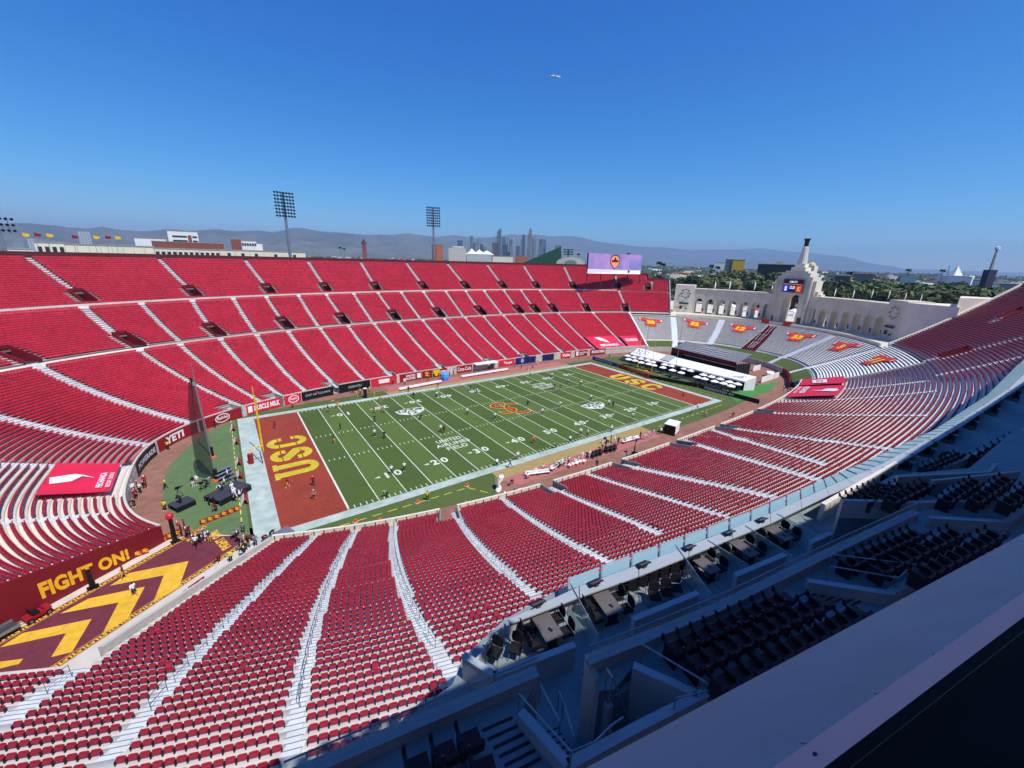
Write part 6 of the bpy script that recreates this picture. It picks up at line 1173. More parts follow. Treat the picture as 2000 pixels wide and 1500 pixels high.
crest(f1, 1.0, SE('glow_dark', (60, 30, 34), .3)); crest(f2, .86, SE('glow_orange', (226, 132, 84), .5)); f3 = bil(q, .18); mb = MB(); lettering(mb, 'RIVALRY', f3, .455, .515, .5, .6, 0, bold=.03) if False else mb.add([f3(.485+x/asp, .5+y) for x, y in ((-.26, 0), (.26, 0), (.26, .12), (.1, .14), (0, .34), (-.1, .14), (-.26, .12))], [tuple(range(7))]); mb.build('crest_device', SE('glow_dark', (60, 30, 34), .3), vb)
qq = [atd(1147, 534, 214), atd(1250, 536.5, 234), atd(1251, 528.5, 235), atd(1148, 525, 214)]; qq[1].z = qq[0].z; mb = MB(); mb.slab(qq, .3); mb.build('lower_banner', WHITEV, vb); f4 = bil(qq, .05); mb = MB(); mb.add([f4(.75, .3), f4(.785, .3), f4(.785, .95), f4(.75, .95)], [(0, 1, 2, 3)]); mb.build('banner_badge', BLACK, vb)
for k in range(5): p = f0(k/4, .0); mb = MB(); mb.tube([(p.x+1, p.y+1.2, p.z-8), (p.x+1, p.y+1.2, p.z+4)], .25, 5); mb.build('support', DARKG, vb)
# ------------------------------------------------------------------ floodlight towers
lamp_me = MB().lathe([(.2, 0), (.48, .12), (.5, .4), (.25, .65), (0, .7)], n=8).mesh('lamp_head', BLACK); lens_me = MB().lathe([(.56, .0), (0, -.02)], n=8).mesh('lamp_lens', DARKG)
def flood(u0, v0, u1, v1, dist, cols, rows, w, h, lab):
    b = atd(u0, v0, dist); t = atd(u1, v1, dist); t.x = b.x*.75+t.x*.25; t.y = b.y*.75+t.y*.25; e = obj('floodlight_tower', lab, 'floodlight'); mb = MB(); mb.tube([(b.x, b.y, 9), (b.x, b.y, t.z)], .95, 8, 0, .5); mb.build('mast', STEEL, e)
    dv = (Vector((0, 0, 0))-Vector((b.x, b.y, 0))).normalized(); rt = Vector((-dv.y, dv.x, 0)); c = Vector((b.x, b.y, t.z-h/2+.5))+dv*.6
    for r_ in range(rows): mb = MB(); z = (r_-(rows-1)/2)*h/rows; mb.tube([c-rt*w/2+Vector((0, 0, z)), c+rt*w/2+Vector((0, 0, z))], .09, 5); mb.build('crossarm', STEEL, e)
    for k in (-.3, .3): mb = MB(); mb.tube([c+rt*w*k+Vector((0, 0, -h/2)), c+rt*w*k+Vector((0, 0, h/2))], .09, 5); mb.build('upright', STEEL, e)
    rot = (dv+Vector((0, 0, -.35))).to_track_quat('-Z', 'Y')
    for r_ in range(rows):
        for k in range(cols):
            p = c+rt*w*((k+.5)/cols-.5)+Vector((0, 0, (r_-(rows-1)/2)*h/rows))+dv*.7; o = link('lamp', lamp_me, e, p); o.rotation_euler = rot.to_euler()
flood(567, 500, 558, 377, 232, 7, 8, 8.8, 11.4, 'tall floodlight tower with an eight-row lamp bank, left of centre behind the far rim'); flood(848, 500, 847, 406, 258, 7, 8, 8.0, 11.0, 'tall floodlight tower further right behind the far rim'); flood(8, 485, -8, 424, 252, 6, 3, 9.4, 6.2, 'floodlight tower cut by the left edge of the picture')
flood(1109, 513, 1109, 487, 330, 6, 3, 7.6, 4.9, 'low lamp rack beside the green-screened gable on the rim')
# pennants on the rim
for k, (u, v, m) in enumerate(((43, 457, YELLOW), (66, 457, CRIM), (90, 458, YELLOW), (140, 461, CRIM), (182, 462, YELLOW), (205, 462, CRIM), (224, 463, YELLOW))):
    p = atd(u, v, 262); e = tag(empty('flag', (p.x, p.y, ZR-2), 0), '%s flag on a pole behind the far rim, %s from the left' % ('gold' if m is YELLOW else 'cardinal', ('first', 'second', 'third', 'fourth', 'fifth', 'sixth', 'seventh')[k]), 'flag'); hz = p.z-ZR+2.6; mb = MB(); mb.tube([(0, 0, 0), (0, 0, hz)], .08, 5); mb.build('pole', STEEL, e)
    mb = MB(); mb.add([(0, 0, hz), (.9, -.3, hz-.35), (1.9, .1, hz-.5), (0, 0, hz-1.5), (.9, -.3, hz-1.6), (1.9, .1, hz-1.4)], [(0, 1, 4, 3), (1, 2, 5, 4)]); o = mb.build('cloth', m, e); o.modifiers.new('thickness', 'SOLIDIFY').thickness = .03
# ------------------------------------------------------------------ loge deck, club seats and press tower (near, in the tower's shade)
DECKM = mat('deck_coating', lin((122, 136, 142)), .6, .16, .9, .1); WALLM = mat('loge_wall', lin((176, 172, 170)), .75, .10, .9); COPM = mat('coping_grey', lin((156, 164, 170)), .6, .05, 1.2)
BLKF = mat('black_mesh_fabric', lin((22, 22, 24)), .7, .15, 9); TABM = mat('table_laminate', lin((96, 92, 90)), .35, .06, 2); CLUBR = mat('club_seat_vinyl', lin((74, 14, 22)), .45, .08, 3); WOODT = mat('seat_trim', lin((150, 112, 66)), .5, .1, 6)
FZ = 22.0; CZ = 25.0
def xy(pts, z): return [tuple(at(u, v, z))[:2] for u, v in pts]
front = [(884, 1336), (905, 1283), (985, 1210), (1110, 1141), (1308, 1066), (1525, 980), (1686, 910), (1826, 846), (1930, 775), (2040, 660)]
fl = xy(front, FZ); fl += [(fl[-1][0], -92), (-30, -92), (-46, -80), (-54.5, -77)]+xy([(742, 1442)], FZ)
loge = obj('loge_deck', 'grey loge box deck with counter and glass screen above the near seats', 'terrace')
o = MB().prism(fl, 9.0, FZ).build('deck_floor', DECKM, loge)
# counter with a glass screen of leaning panes in front of it
cin = [(1000, 1217), (1110, 1174), (1240, 1128), (1313, 1101), (1391, 1066), (1463, 1040), (1524, 1014), (1608, 972), (1752, 909), (1874, 835), (2000, 752), (2060, 700)]
cfr = [(985, 1203), (1109, 1134), (1240, 1084), (1313, 1058), (1391, 1030), (1463, 1002), (1524, 976), (1600, 942), (1685, 906), (1826, 841), (1930, 772), (1990, 712)]
def along(pts, z, step):
    P_ = [at(u, v, z) for u, v in pts]; L = [0]
    for a, b in zip(P_[:-1], P_[1:]): L.append(L[-1]+(b-a).length)
    return P_, L
def sample(P_, L, s):
    for i in range(len(L)-1):
        if s <= L[i+1] or i == len(L)-2: k = (s-L[i])/(L[i+1]-L[i]); return P_[i].lerp(P_[i+1], k)
CA, LA_ = along(cin, FZ+1.02, 1); CB, LB_ = along(cfr, FZ+1.02, 1)
LN = np.r_[0, np.cumsum([(b-a).length for a, b in zip(CA[:-1], CA[1:])])]
def crossing(s):
    i = min(int(np.searchsorted(LN, s*LN[-1], 'right'))-1, len(CA)-2); k = (s*LN[-1]-LN[i])/(LN[i+1]-LN[i]); return CA[i].lerp(CA[i+1], k), CB[i].lerp(CB[i+1], k)
n = 34
for k in range(n):
    a, b = crossing(k/n); c, d_ = crossing((k+1)/n-.0004); w = (b-a)
    e0, e1 = (b-a).normalized(), (d_-c).normalized()
    mb = MB(); z = FZ+1.02; f0, f1 = a+e0*(b-a).length*.5, c+e1*(d_-c).length*.5; mb.hexa([(p.x, p.y, z-.07) for p in (a, c, f1, f0)], [(p.x, p.y, z) for p in (a, c, f1, f0)]); mb.build('counter_top', COPM, loge)
    mb = MB(); mb.wall(f0-e0*.08, f1-e1*.08, FZ+.02, z-.075, .1); mb.build('counter_front', WALLM, loge)
PANE = bpy.data.materials.new('pale_glass_panel'); PANE.use_nodes = True; nt = PANE.node_tree; b_ = nt.nodes['Principled BSDF']; b_.inputs['Base Color'].default_value = (*lin((150, 184, 192)), 1); b_.inputs['Roughness'].default_value = .18; b_.inputs['Specular IOR Level'].default_value = .6
tr_ = nt.nodes.new('ShaderNodeBsdfTransparent'); tr_.inputs[0].default_value = (.8, .9, .92, 1); mx_ = nt.nodes.new('ShaderNodeMixShader'); mx_.inputs[0].default_value = .62; nt.links.new(tr_.outputs[0], mx_.inputs[1]); nt.links.new(b_.outputs[0], mx_.inputs[2]); nt.links.new(mx_.outputs[0], nt.nodes['Material Output'].inputs[0])
def lean(p, e, dz, out): return Vector((p.x+e.x*out, p.y+e.y*out, FZ+1.02+dz))
m_ = 64; s0 = LN[1]/LN[-1]
for k in range(m_):
    s_ = s0+(1-s0)*k/m_; t_ = s0+(1-s0)*(k+.93)/m_; a, b = crossing(s_); c, d_ = crossing(t_); e0, e1 = (b-a).normalized(), (d_-c).normalized(); W0, W1 = (b-a).length, (d_-c).length
    q = [lean(a, e0, .0, W0*.52), lean(c, e1, .0, W1*.52), lean(c, e1, .1, W1*1.02), lean(a, e0, .1, W0*1.02)]; mb = MB(); mb.slab(q, .03); mb.build('screen_pane', PANE, loge)
    mb = MB(); mb.hexa([q[0]-Vector((0, 0, .1)), q[0].lerp(q[1], .07)-Vector((0, 0, .1)), q[3].lerp(q[2], .07)-Vector((0, 0, .1)), q[3]-Vector((0, 0, .1))], [q[0]+Vector((0, 0, .05)), q[0].lerp(q[1], .07)+Vector((0, 0, .05)), q[3].lerp(q[2], .07)+Vector((0, 0, .07)), q[3]+Vector((0, 0, .07))]); mb.build('screen_fin', mat('aluminium_fin', lin((150, 164, 170)), .4, .06, 2, 0, .5), loge)
# monitors on the counter
for k, (u, v) in enumerate(((1050, 1181), (1163, 1140), (1257, 1104), (1346, 1071), (1424, 1042), (1488, 1017))):
    p = at(u, v, FZ+1.1); dq = (at(u-20, v+9, FZ+1.1)-p); rz = math.atan2(dq.y, dq.x); e = tag(empty('monitor', (p.x, p.y, FZ+1.03), rz), 'flat black monitor leaning on the loge counter, %s from the left' % ('first', 'second', 'third', 'fourth', 'fifth', 'sixth')[k], 'monitor')
    mb = MB(); mb.hexa([(-.33, -.2, .05), (.33, -.2, .05), (.33, .17, .22), (-.33, .17, .22)], [(-.33, -.22, .09), (.33, -.22, .09), (.33, .15, .26), (-.33, .15, .26)]); mb.build('housing', BLACK, e); mb = MB(); mb.hexa([(-.29, -.19, .094), (.29, -.19, .094), (.29, .13, .252), (-.29, .13, .252)], [(-.29, -.192, .098), (.29, -.192, .098), (.29, .128, .256), (-.29, .128, .256)]); mb.build('panel', mat('screen_blue_grey', lin((70, 84, 104)), .12, .05, 2), e); mb = MB(); mb.box((0, .05, .06), (.2, .14, .12)); mb.build('stand', DARKG, e)
def mk_chair(name, seat_z=.46):              # mesh-back conference chair, facing +y
    mb = MB(); n = 9; pts = [(-.23, .62), (-.25, .8), (-.22, .98), (-.1, 1.05), (.1, 1.05), (.22, .98), (.25, .8), (.23, .62), (.15, .56), (-.15, .56)]
    mb.add([(x, -.25-.05*(z-.5), z) for x, z in pts]+[(x, -.21-.05*(z-.5), z) for x, z in pts], [tuple(range(10)), tuple(range(19, 9, -1))]+[(i, (i+1) % 10, (i+1) % 10+10, i+10) for i in range(10)]); back = mb.mesh('backrest', BLKF)
    mb = MB(); mb.box((0, 0, .46), (.5, .48, .08)); seat = mb.mesh('seat', BLKF); legs = []
    for a in (-1, 1):
        for b in (-1, 1): legs.append(MB().tube([(a*.2, b*.2, .44), (a*.24, b*.25, 0)], .016, 5).mesh('leg', STEEL))
    arms = [MB().tube([(a*.26, -.2, .48), (a*.28, -.15, .68), (a*.28, .2, .68)], .02, 5).mesh('armrest', BLACK) for a in (-1, 1)]
    return back, seat, legs, arms
CHM = mk_chair('c')
def chair(p, rz, label, group=None):
    e = tag(empty('conference_chair', p, rz), label, 'chair', group); link('backrest', CHM[0], e); link('seat', CHM[1], e)
    for l in CHM[2]: link('leg', l, e)
    for l in CHM[3]: link('armrest', l, e)
    return e
ORD = ('first', 'second', 'third', 'fourth', 'fifth')
TABS = [[(1036, 1200.5), (1067.5, 1191.8), (1102.5, 1240.8), (1064, 1253)], [(1155, 1158.5), (1184.8, 1149.8), (1219.8, 1191.8), (1184.8, 1204)], [(1345, 1087), (1364, 1081), (1409, 1111), (1387, 1123)], [(1422.7, 1058.8), (1441.6, 1052.5), (1484.6, 1080.8), (1465.7, 1089)], [(1492, 1031.5), (1511, 1025), (1553, 1049), (1534, 1059)]]
for k, T_ in enumerate(TABS):
    q = [at(u, v, FZ+.74) for u, v in T_]; c = sum(q, Vector())/4; ax = ((q[3]+q[2])-(q[0]+q[1])).normalized(); rz = math.atan2(ax.y, ax.x); Lx = ((q[3]+q[2])-(q[0]+q[1])).length/2; Wy = ((q[1]+q[2])-(q[0]+q[3])).length/2
    Wy = min(max(Wy, .62), .85); e = tag(empty('loge_table', (c.x, c.y, FZ+.004), rz), 'grey rectangular table with black chairs in the %s loge box from the left' % ORD[k], 'table'); mb = MB(); mb.box((0, 0, .72), (Lx, Wy, .05)); mb.build('tabletop', TABM, e)
    for a in (-1, 1): mb = MB(); mb.box((a*(Lx/2-.15), 0, .35), (.08, Wy*.5, .7)); mb.box((a*(Lx/2-.15), 0, .03), (.1, Wy*.8, .05)); mb.build('table_leg', BLACK, e)
    mb = MB(); mb.box((.2*Lx, .03, .753), (.2, .12, .012), .4); o = mb.build('order_tablet', BLACK, None, (c.x, c.y, FZ+.004), rz); tag(o, 'small black tablet lying on the %s loge table' % ORD[k], 'tablet')
    for s in (-1, 1):
        for a, wd in ((-.26, 'counter'), (.28, 'aisle')): 
            lp = Vector((a*Lx, s*(Wy/2+.32), 0)); lp.rotate(Matrix.Rotation(rz, 3, 'Z')); chair((c.x+lp.x, c.y+lp.y, FZ+.004), rz+(math.pi if s > 0 else 0), 'black mesh chair at the %s loge table, %s side, nearer the %s' % (ORD[k], 'left' if s < 0 else 'right', wd))
for k, (u, v, r_) in enumerate(((966, 1292, -.9), (1007, 1284, -.75), (1276, 1180, -.55), (1299, 1172, -.55), (1318, 1164, -.55))):
    p = at(u, v, FZ); chair((p.x, p.y, FZ+.004), r_+3.0, 'black mesh chair against the low wall of the %s box, %s' % (('first', 'first', 'wide', 'wide', 'wide')[k], ('left of two', 'right of two', 'left of three', 'middle of three', 'right of three')[k]))
for k in range(7):
    u, v = 1226+20.5*k, 1161-8.6*k; p = at(u, v, FZ); chair((p.x, p.y, FZ+.004), -.30, 'black chair pulled up to the counter in the wide loge box, %s of seven' % ('first', 'second', 'third', 'fourth', 'fifth', 'sixth', 'last')[k])
# low walls behind the boxes
def low_wall(pts, label, h=1.12, t=.2, base=FZ, m=WALLM, cap=COPM, name='partition_wall'):
    e = obj(name, label, 'wall'); q = [at(u, v, base+h) for u, v in pts]
    for a, b in zip(q[:-1], q[1:]): mb = MB(); mb.wall(a, b, base-.3, base+h-.045, t); mb.build('wall_face', m, e); mb = MB(); mb.wall(a+(a-b).normalized()*.02, b+(b-a).normalized()*.02, base+h-.04, base+h, t+.05); mb.build('wall_cap', cap, e)
    return e
low_wall([(906, 1278), (966, 1317), (1122, 1258)], 'angled low wall with grey cap closing the first loge box'); low_wall([(1237, 1208), (1363, 1157)], 'low wall with grey cap behind the wide loge box'); low_wall([(1437, 1122), (1533, 1082)], 'low wall with grey cap behind the third and fourth loge boxes'); low_wall([(1584, 1058), (1623, 1040)], 'short low wall behind the fifth loge box')
def sconce(u, v, label): p = at(u, v, FZ+.6); mb = MB(); mb.box((p.x, p.y, FZ+.6), (.14, .14, .2), .3); mb.lathe([(.02, 0), (.1, .12), (.1, .16)], (p.x, p.y, FZ+.72), 8); o = mb.build('drinking_tap', STEEL); tag(o, label, 'tap')
mb = MB(); a, b = at(985, 1206, FZ+.9), at(925, 1280, FZ+.9); mb.hexa([(a.x-.1, a.y, FZ-.3), (a.x+.1, a.y, FZ-.3), (b.x+.15, b.y, FZ-.3), (b.x-.1, b.y, FZ-.3)], [(a.x-.1, a.y, FZ+.55), (a.x+.1, a.y, FZ+.55), (b.x+.15, b.y, FZ+.55), (b.x-.1, b.y, FZ+.55)]); mb.build('end_parapet', WALLM, loge)
# glass dividers between the boxes
for k, (a, b, lab) in enumerate((((1112, 1136), (1168, 1240), 'after the first box'), ((1318, 1063), (1389, 1160), 'after the wide box'), ((1382, 1055), (1462, 1104), 'between third and fourth tables'), ((1456, 1027), (1548, 1086), 'after the fourth table'), ((1518, 1004), (1600, 1046), 'after the fifth table'))):
    p, q = at(*a, FZ+1.05), at(*b, FZ+1.05); e = obj('glass_divider', 'clear glass divider between loge boxes, %s' % lab, 'divider'); mb = MB(); mb.wall(p, q, FZ+.02, FZ+1.05, .02); mb.build('pane', GLASS, e); mb = MB(); mb.tube([(p.x, p.y, FZ+1.07), (q.x, q.y, FZ+1.07)], .02, 5); mb.build('top_rail', STEEL, e)
p = at(1152, 1342, FZ); e = tag(empty('recycling_bin', (p.x, p.y, FZ+.004), .35), 'dark blue recycling bin standing against the first low wall', 'bin'); mb = MB(); mb.hexa([(-.2, -.15, 0), (.2, -.15, 0), (.2, .15, 0), (-.2, .15, 0)], [(-.27, -.2, .72), (.27, -.2, .72), (.27, .2, .72), (-.27, .2, .72)]); mb.build('body', mat('bin_blue', lin((30, 52, 120)), .4, .05, 2), e); mb = MB(); mb.box((0, 0, .76), (.6, .46, .07)); mb.build('rim', mat('bin_blue_dark', lin((22, 38, 96)), .4, .05, 2), e); mb = MB(); mb.lathe([(.09, 0), (.09, .01)], (0, 0, 0), 10); mb.v = [(x, -.19, y+.4) for x, y, z in mb.v]; mb.build('emblem', WHITEV, e)
# ------------------------------------------------------------------ club deck: slabs, curbs, seats
club = obj('club_deck', 'raised grey deck of dark club seats in the shade of the press tower', 'terrace')
LB = [(560, 1521), (700, 1462), (1050, 1319), (1020, 1385), (1110, 1493), (1130, 1560), (900, 1750), (500, 1700)]
MBk = [(1235, 1300), (1362, 1356), (1384, 1350), (1480, 1420), (1700, 1290), (2000, 1110), (2100, 980), (1990, 832), (1790, 1002), (1640, 1072), (1400, 1190), (1238, 1260)]
for P_ in (LB, MBk): MB().prism(xy(P_, CZ), FZ-.5, CZ).build('deck_floor', DECKM, club)
def curb(pts, label_part, h=.42, t=.28):
    q = [at(u, v, CZ+h) for u, v in pts]
    for a, b in zip(q[:-1], q[1:]):
        mb = MB(); mb.wall(a, b, FZ, CZ+h-.05, t); mb.build('curb', WALLM, club); mb = MB(); mb.wall(a, b, CZ+h-.045, CZ+h, t+.06); mb.build('curb_cap', COPM, club)
        mb = MB(); mb.wall(a, b, CZ+h+.005, CZ+h+.5, .02); mb.build('glass_screen', GLASS, club); mb = MB(); mb.tube([(a.x, a.y, CZ+h+.52), (b.x, b.y, CZ+h+.52)], .025, 6); mb.build('top_rail', STEEL, club)
curb([(560, 1519), (700, 1458), (1048, 1310)], ''); curb([(1148, 1288), (1238, 1253), (1400, 1186), (1640, 1068), (1790, 998)], '')
for pts in ([(1017, 1388), (1110, 1492)], [(1110, 1492), (1250, 1416), (1380, 1350)], [(1237, 1298), (1362, 1354)], [(1577, 1133), (1736, 1157)], [(1736, 1157), (1790, 1128)], [(1815, 1010), (1965, 1018)], [(1965, 1018), (2010, 985)]):
    q = [at(u, v, CZ+.5) for u, v in pts]
    for a, b in zip(q[:-1], q[1:]): mb = MB(); mb.wall(a, b, FZ, CZ+.45, .2); mb.build('stair_wall', WALLM, club); mb = MB(); mb.wall(a, b, CZ+.455, CZ+.5, .25); mb.build('wall_cap', COPM, club)
# side wall of the middle stair and the stairs themselves
mb = MB(); a, b = at(1146, 1291, CZ+.3), at(1190, 1402, CZ-1.0); mb.hexa([(a.x-.1, a.y, FZ), (a.x+.12, a.y, FZ), (b.x+.12, b.y, FZ), (b.x-.1, b.y, FZ)], [(a.x-.1, a.y, CZ+.4), (a.x+.12, a.y, CZ+.4), (b.x+.12, b.y, CZ-.6), (b.x-.1, b.y, CZ-.6)]); mb.build('stair_wall', WALLM, club)
mb = MB(); mb.prism(xy([(1152, 1300), (1236, 1266), (1238, 1300), (1200, 1345), (1170, 1350)], CZ), FZ, CZ-.02).build('landing', DECKM, club)
for k in range(6):
    a, b = at(1178+9*k, 1352+15*k, CZ-.35-.4*k), at(1232+11*k, 1326+13*k, CZ-.35-.4*k); d = at(1187+9*k, 1367+15*k, CZ-.35-.4*k)-a; z = CZ-.35-.4*k; mb = MB(); mb.prism([(p.x, p.y) for p in (a, b, b+d, a+d)], FZ-.2, z); mb.build('stair_step', DECKM, club); mb = MB(); mb.prism([(p.x, p.y) for p in (a, b, b+d*.16, a+d*.16)], z+.002, z+.012); mb.build('step_nosing', BLACK, club)
for k in range(5):
    a, b = at(1060+9*k, 1432+11*k, FZ+.25+.18*k), at(1090+7*k, 1420+11*k, FZ+.25+.18*k); d = at(1068+9*k, 1444+12*k, FZ+.25+.18*k)-a; z = FZ+.25+.18*k; mb = MB(); mb.prism([(p.x, p.y) for p in (a, b, b+d, a+d)], FZ, z); mb.build('stair_step', DECKM, club); mb = MB(); mb.prism([(p.x, p.y) for p in (a, b, b+d*.2, a+d*.2)], z+.002, z+.012); mb.build('step_nosing', BLACK, club)
def rail(pts, z, label, posts=(0, -1)):
    e = obj('handrail', label, 'handrail'); q = [at(u, v, zz) for (u, v), zz in zip(pts, z)]; mb = MB(); mb.tube(q, .028, 6); mb.build('top_rail', STEEL, e)
    for i in posts: p = q[i]; mb = MB(); mb.tube([p, (p.x, p.y, p.z-1.0)], .024, 5); mb.build('post', STEEL, e)
rail([(1014, 1355), (1116, 1468), (1163, 1448), (1194, 1417), (1217, 1401)], [CZ+1.0, CZ+1.0, CZ+1.0, CZ+.8, CZ+.7], 'bent steel handrail round the left stair opening', (0, 1, 3)); rail([(1256, 1259), (1375, 1330), (1392, 1346), (1320, 1364)], [CZ+.95, CZ+.95, CZ+.9, CZ+.9], 'bent steel handrail round the middle stair opening', (0, 1, 3))
rail([(1092, 1350), (1100, 1368), (1122, 1440)], [FZ+.9, FZ+.9, FZ+1.2], 'steel stair rail inside the left stair opening', (0, 1)); rail([(1186, 1306), (1196, 1322), (1235, 1420)], [CZ+.85, CZ+.85, CZ-1.0], 'steel stair rail inside the middle stair opening', (0, 1))
rail([(1055, 1335), (1094, 1410)], [FZ+.9, FZ+.95], 'short steel rail by the walkway entrance'); rail([(1622, 1106), (1755, 1129), (1775, 1110)], [CZ+.95, CZ+.95, CZ+.9], 'lower steel handrail round the right stair opening', (0, 1)); rail([(1625, 1083), (1790, 1103)], [CZ+.95, CZ+.95], 'upper steel handrail round the right stair opening')
for k in range(6): a, b = at(942+9*k+2*k, 1427+17*k, CZ+.012), at(1001+11*k, 1401+16*k, CZ+.012); mb = MB(); mb.wall(a, b, CZ+.004, CZ+.02, .07); mb.build('step_nosing', BLACK, club)
for k in range(7): a, b = at(1560+17*k, 1165+3*k, CZ+.012), at(1590+17*k, 1150+3*k, CZ+.012); mb = MB(); mb.wall(a, b, CZ+.004, CZ+.02, .06); mb.build('step_nosing', BLACK, club)
# club seats: armchair with upright arm paddle, facing +y
def mk_club():
    mb = MB(); mb.hexa([(-.25, -.28, .3), (.25, -.28, .3), (.25, -.18, .3), (-.25, -.18, .3)], [(-.25, -.33, .66), (.25, -.33, .66), (.25, -.24, .68), (-.25, -.24, .68)]); back = mb.mesh('backrest', CLUBR)
    mb = MB(); mb.box((0, .0, .42), (.5, .42, .12), 0, 0, .94); cush = mb.mesh('cushion', CLUBR)
    mb = MB(); mb.hexa([(-.24, .2, .36), (.24, .2, .36), (.24, .24, .36), (-.24, .24, .36)], [(-.2, .2, .43), (.2, .2, .43), (.2, .235, .43), (-.2, .235, .43)]); trim = mb.mesh('front_trim', WOODT)
    mb = MB(); mb.box((-.29, -.05, .3), (.06, .5, .6)); mb.box((-.29, .12, .63), (.09, .42, .05)); mb.tube([(-.29, .26, .62), (-.29, .34, .8)], .05, 6); arm = mb.mesh('armrest', SEATD)
    return back, cush, trim, arm
CLM = mk_club()
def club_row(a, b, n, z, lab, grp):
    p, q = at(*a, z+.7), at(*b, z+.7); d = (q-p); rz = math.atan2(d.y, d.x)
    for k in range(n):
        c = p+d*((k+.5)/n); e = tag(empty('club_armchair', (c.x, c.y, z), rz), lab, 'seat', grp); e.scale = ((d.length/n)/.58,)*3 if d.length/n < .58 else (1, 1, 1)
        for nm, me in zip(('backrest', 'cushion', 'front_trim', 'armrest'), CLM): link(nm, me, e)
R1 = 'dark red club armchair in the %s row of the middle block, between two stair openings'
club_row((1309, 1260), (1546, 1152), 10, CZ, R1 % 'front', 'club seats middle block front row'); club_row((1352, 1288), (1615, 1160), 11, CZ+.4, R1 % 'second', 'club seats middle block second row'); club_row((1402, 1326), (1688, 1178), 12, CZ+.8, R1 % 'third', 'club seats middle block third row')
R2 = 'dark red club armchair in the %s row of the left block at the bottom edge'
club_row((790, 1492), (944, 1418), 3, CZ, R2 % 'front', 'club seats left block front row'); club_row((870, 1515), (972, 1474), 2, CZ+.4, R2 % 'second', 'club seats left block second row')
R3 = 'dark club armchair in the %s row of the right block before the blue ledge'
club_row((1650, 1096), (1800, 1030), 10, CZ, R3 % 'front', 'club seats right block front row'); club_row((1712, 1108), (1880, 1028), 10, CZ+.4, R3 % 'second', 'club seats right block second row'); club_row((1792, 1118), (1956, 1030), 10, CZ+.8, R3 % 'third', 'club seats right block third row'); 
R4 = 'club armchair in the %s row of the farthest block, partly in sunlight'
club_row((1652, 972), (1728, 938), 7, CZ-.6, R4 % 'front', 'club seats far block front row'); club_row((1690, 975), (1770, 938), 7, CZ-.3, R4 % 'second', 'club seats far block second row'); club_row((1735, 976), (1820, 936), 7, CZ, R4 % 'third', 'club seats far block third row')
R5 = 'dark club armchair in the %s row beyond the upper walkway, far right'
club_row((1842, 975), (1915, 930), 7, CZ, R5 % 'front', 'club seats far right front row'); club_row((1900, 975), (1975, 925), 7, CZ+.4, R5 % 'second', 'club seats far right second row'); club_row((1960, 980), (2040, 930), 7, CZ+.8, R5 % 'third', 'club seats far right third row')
FB = [(1606, 985), (1640, 978), (1760, 985), (1790, 998), (1990, 832), (2060, 790), (2060, 1000), (1960, 1010), (1790, 1030), (1640, 1010)]
MB().prism(xy([(1640, 985), (1745, 928), (1990, 905), (2080, 900), (2080, 1010), (1640, 1004)], CZ-.7), FZ-.5, CZ-.7).build('deck_floor', DECKM, club)
for k, (pts, h) in enumerate((([(1645, 976), (1800, 980), (1990, 975)], .35), ([(1752, 930), (1932, 921), (1945, 905)], .35), ([(1820, 938), (1990, 920)], .3))):
    q = [at(u, v, CZ+h) for u, v in pts]
    for a, b in zip(q[:-1], q[1:]): mb = MB(); mb.wall(a, b, CZ-.7, CZ+h, .18); mb.build('stair_wall', WALLM, club)
mb = MB(); a, b = at(1608, 984, FZ+1.2), at(1752, 902, FZ+1.2); mb.wall(a, b, FZ, FZ+1.2, .25); o = mb.build('deck_parapet', mat('cream_concrete', lin((214, 206, 190)), .8, .08, .7)); tag(o, 'sunlit cream parapet at the end of the loge walkway', 'wall')
for k, (u, v, ps) in enumerate(((1837, 905, 'bend'), (1885, 915, 'sit'))):
    p = at(u, v, FZ+.1); person((p.x, p.y, FZ+.02), ps, 'K', 'K', 'K', 2.2, 'person in black %s in the shaded loge walkway at the right' % ('leaning over' if k == 0 else 'sitting'))
for k in range(9):                           # more counter-side chairs further along
    u, v = 1785+24*k, 893-15.5*k; p = at(u, v, FZ); chair((p.x, p.y, FZ+.004), .2, 'black chair behind the far counter in shade beyond the walkway', 'far counter chairs')
# ------------------------------------------------------------------ the press tower: ledge under the window and the mass that shades the decks
tw_ = obj('press_tower', 'tall press tower above the club deck, its blue-grey ledge below the window', 'building')
LEDGE = mat('ledge_coating', lin((66, 144, 164)), .5, .10, 2.2, .2); LIL2 = mat('sill_metal', lin((160, 160, 168)), .45, .04, 2); FRM = mat('window_frame', lin((5, 5, 5)), .9, .1, 4)
e0, e1 = at(1148, 1498, 34.6), at(2000, 1042, 34.6); dd = (e1-e0); A0 = e0-dd*1.6; A1 = e1+dd*2.2
g0, g1 = at(1510, 1500, 35.75), at(2000, 1157, 35.75); dd2 = (g1-g0); B0 = g0-dd2*5.5; B1 = g1+dd2*9
h0, h1 = at(1625, 1500, 35.86), at(2000, 1213, 35.86); dd3 = (h1-h0); C0 = h0-dd3*6; C1 = h1+dd3*10
dn = Vector((0, 0, -.5)); mb = MB(); mb.hexa([A0+dn, A1+dn, B1+dn, B0+dn], [A0, A1, B1, B0]); mb.build('ledge', LEDGE, tw_)
mb = MB(); mb.hexa([B0+dn, B1+dn, C1+dn, C0+dn], [B0+Vector((0, 0, .004)), B1+Vector((0, 0, .004)), C1, C0]); mb.build('window_sill', LIL2, tw_)
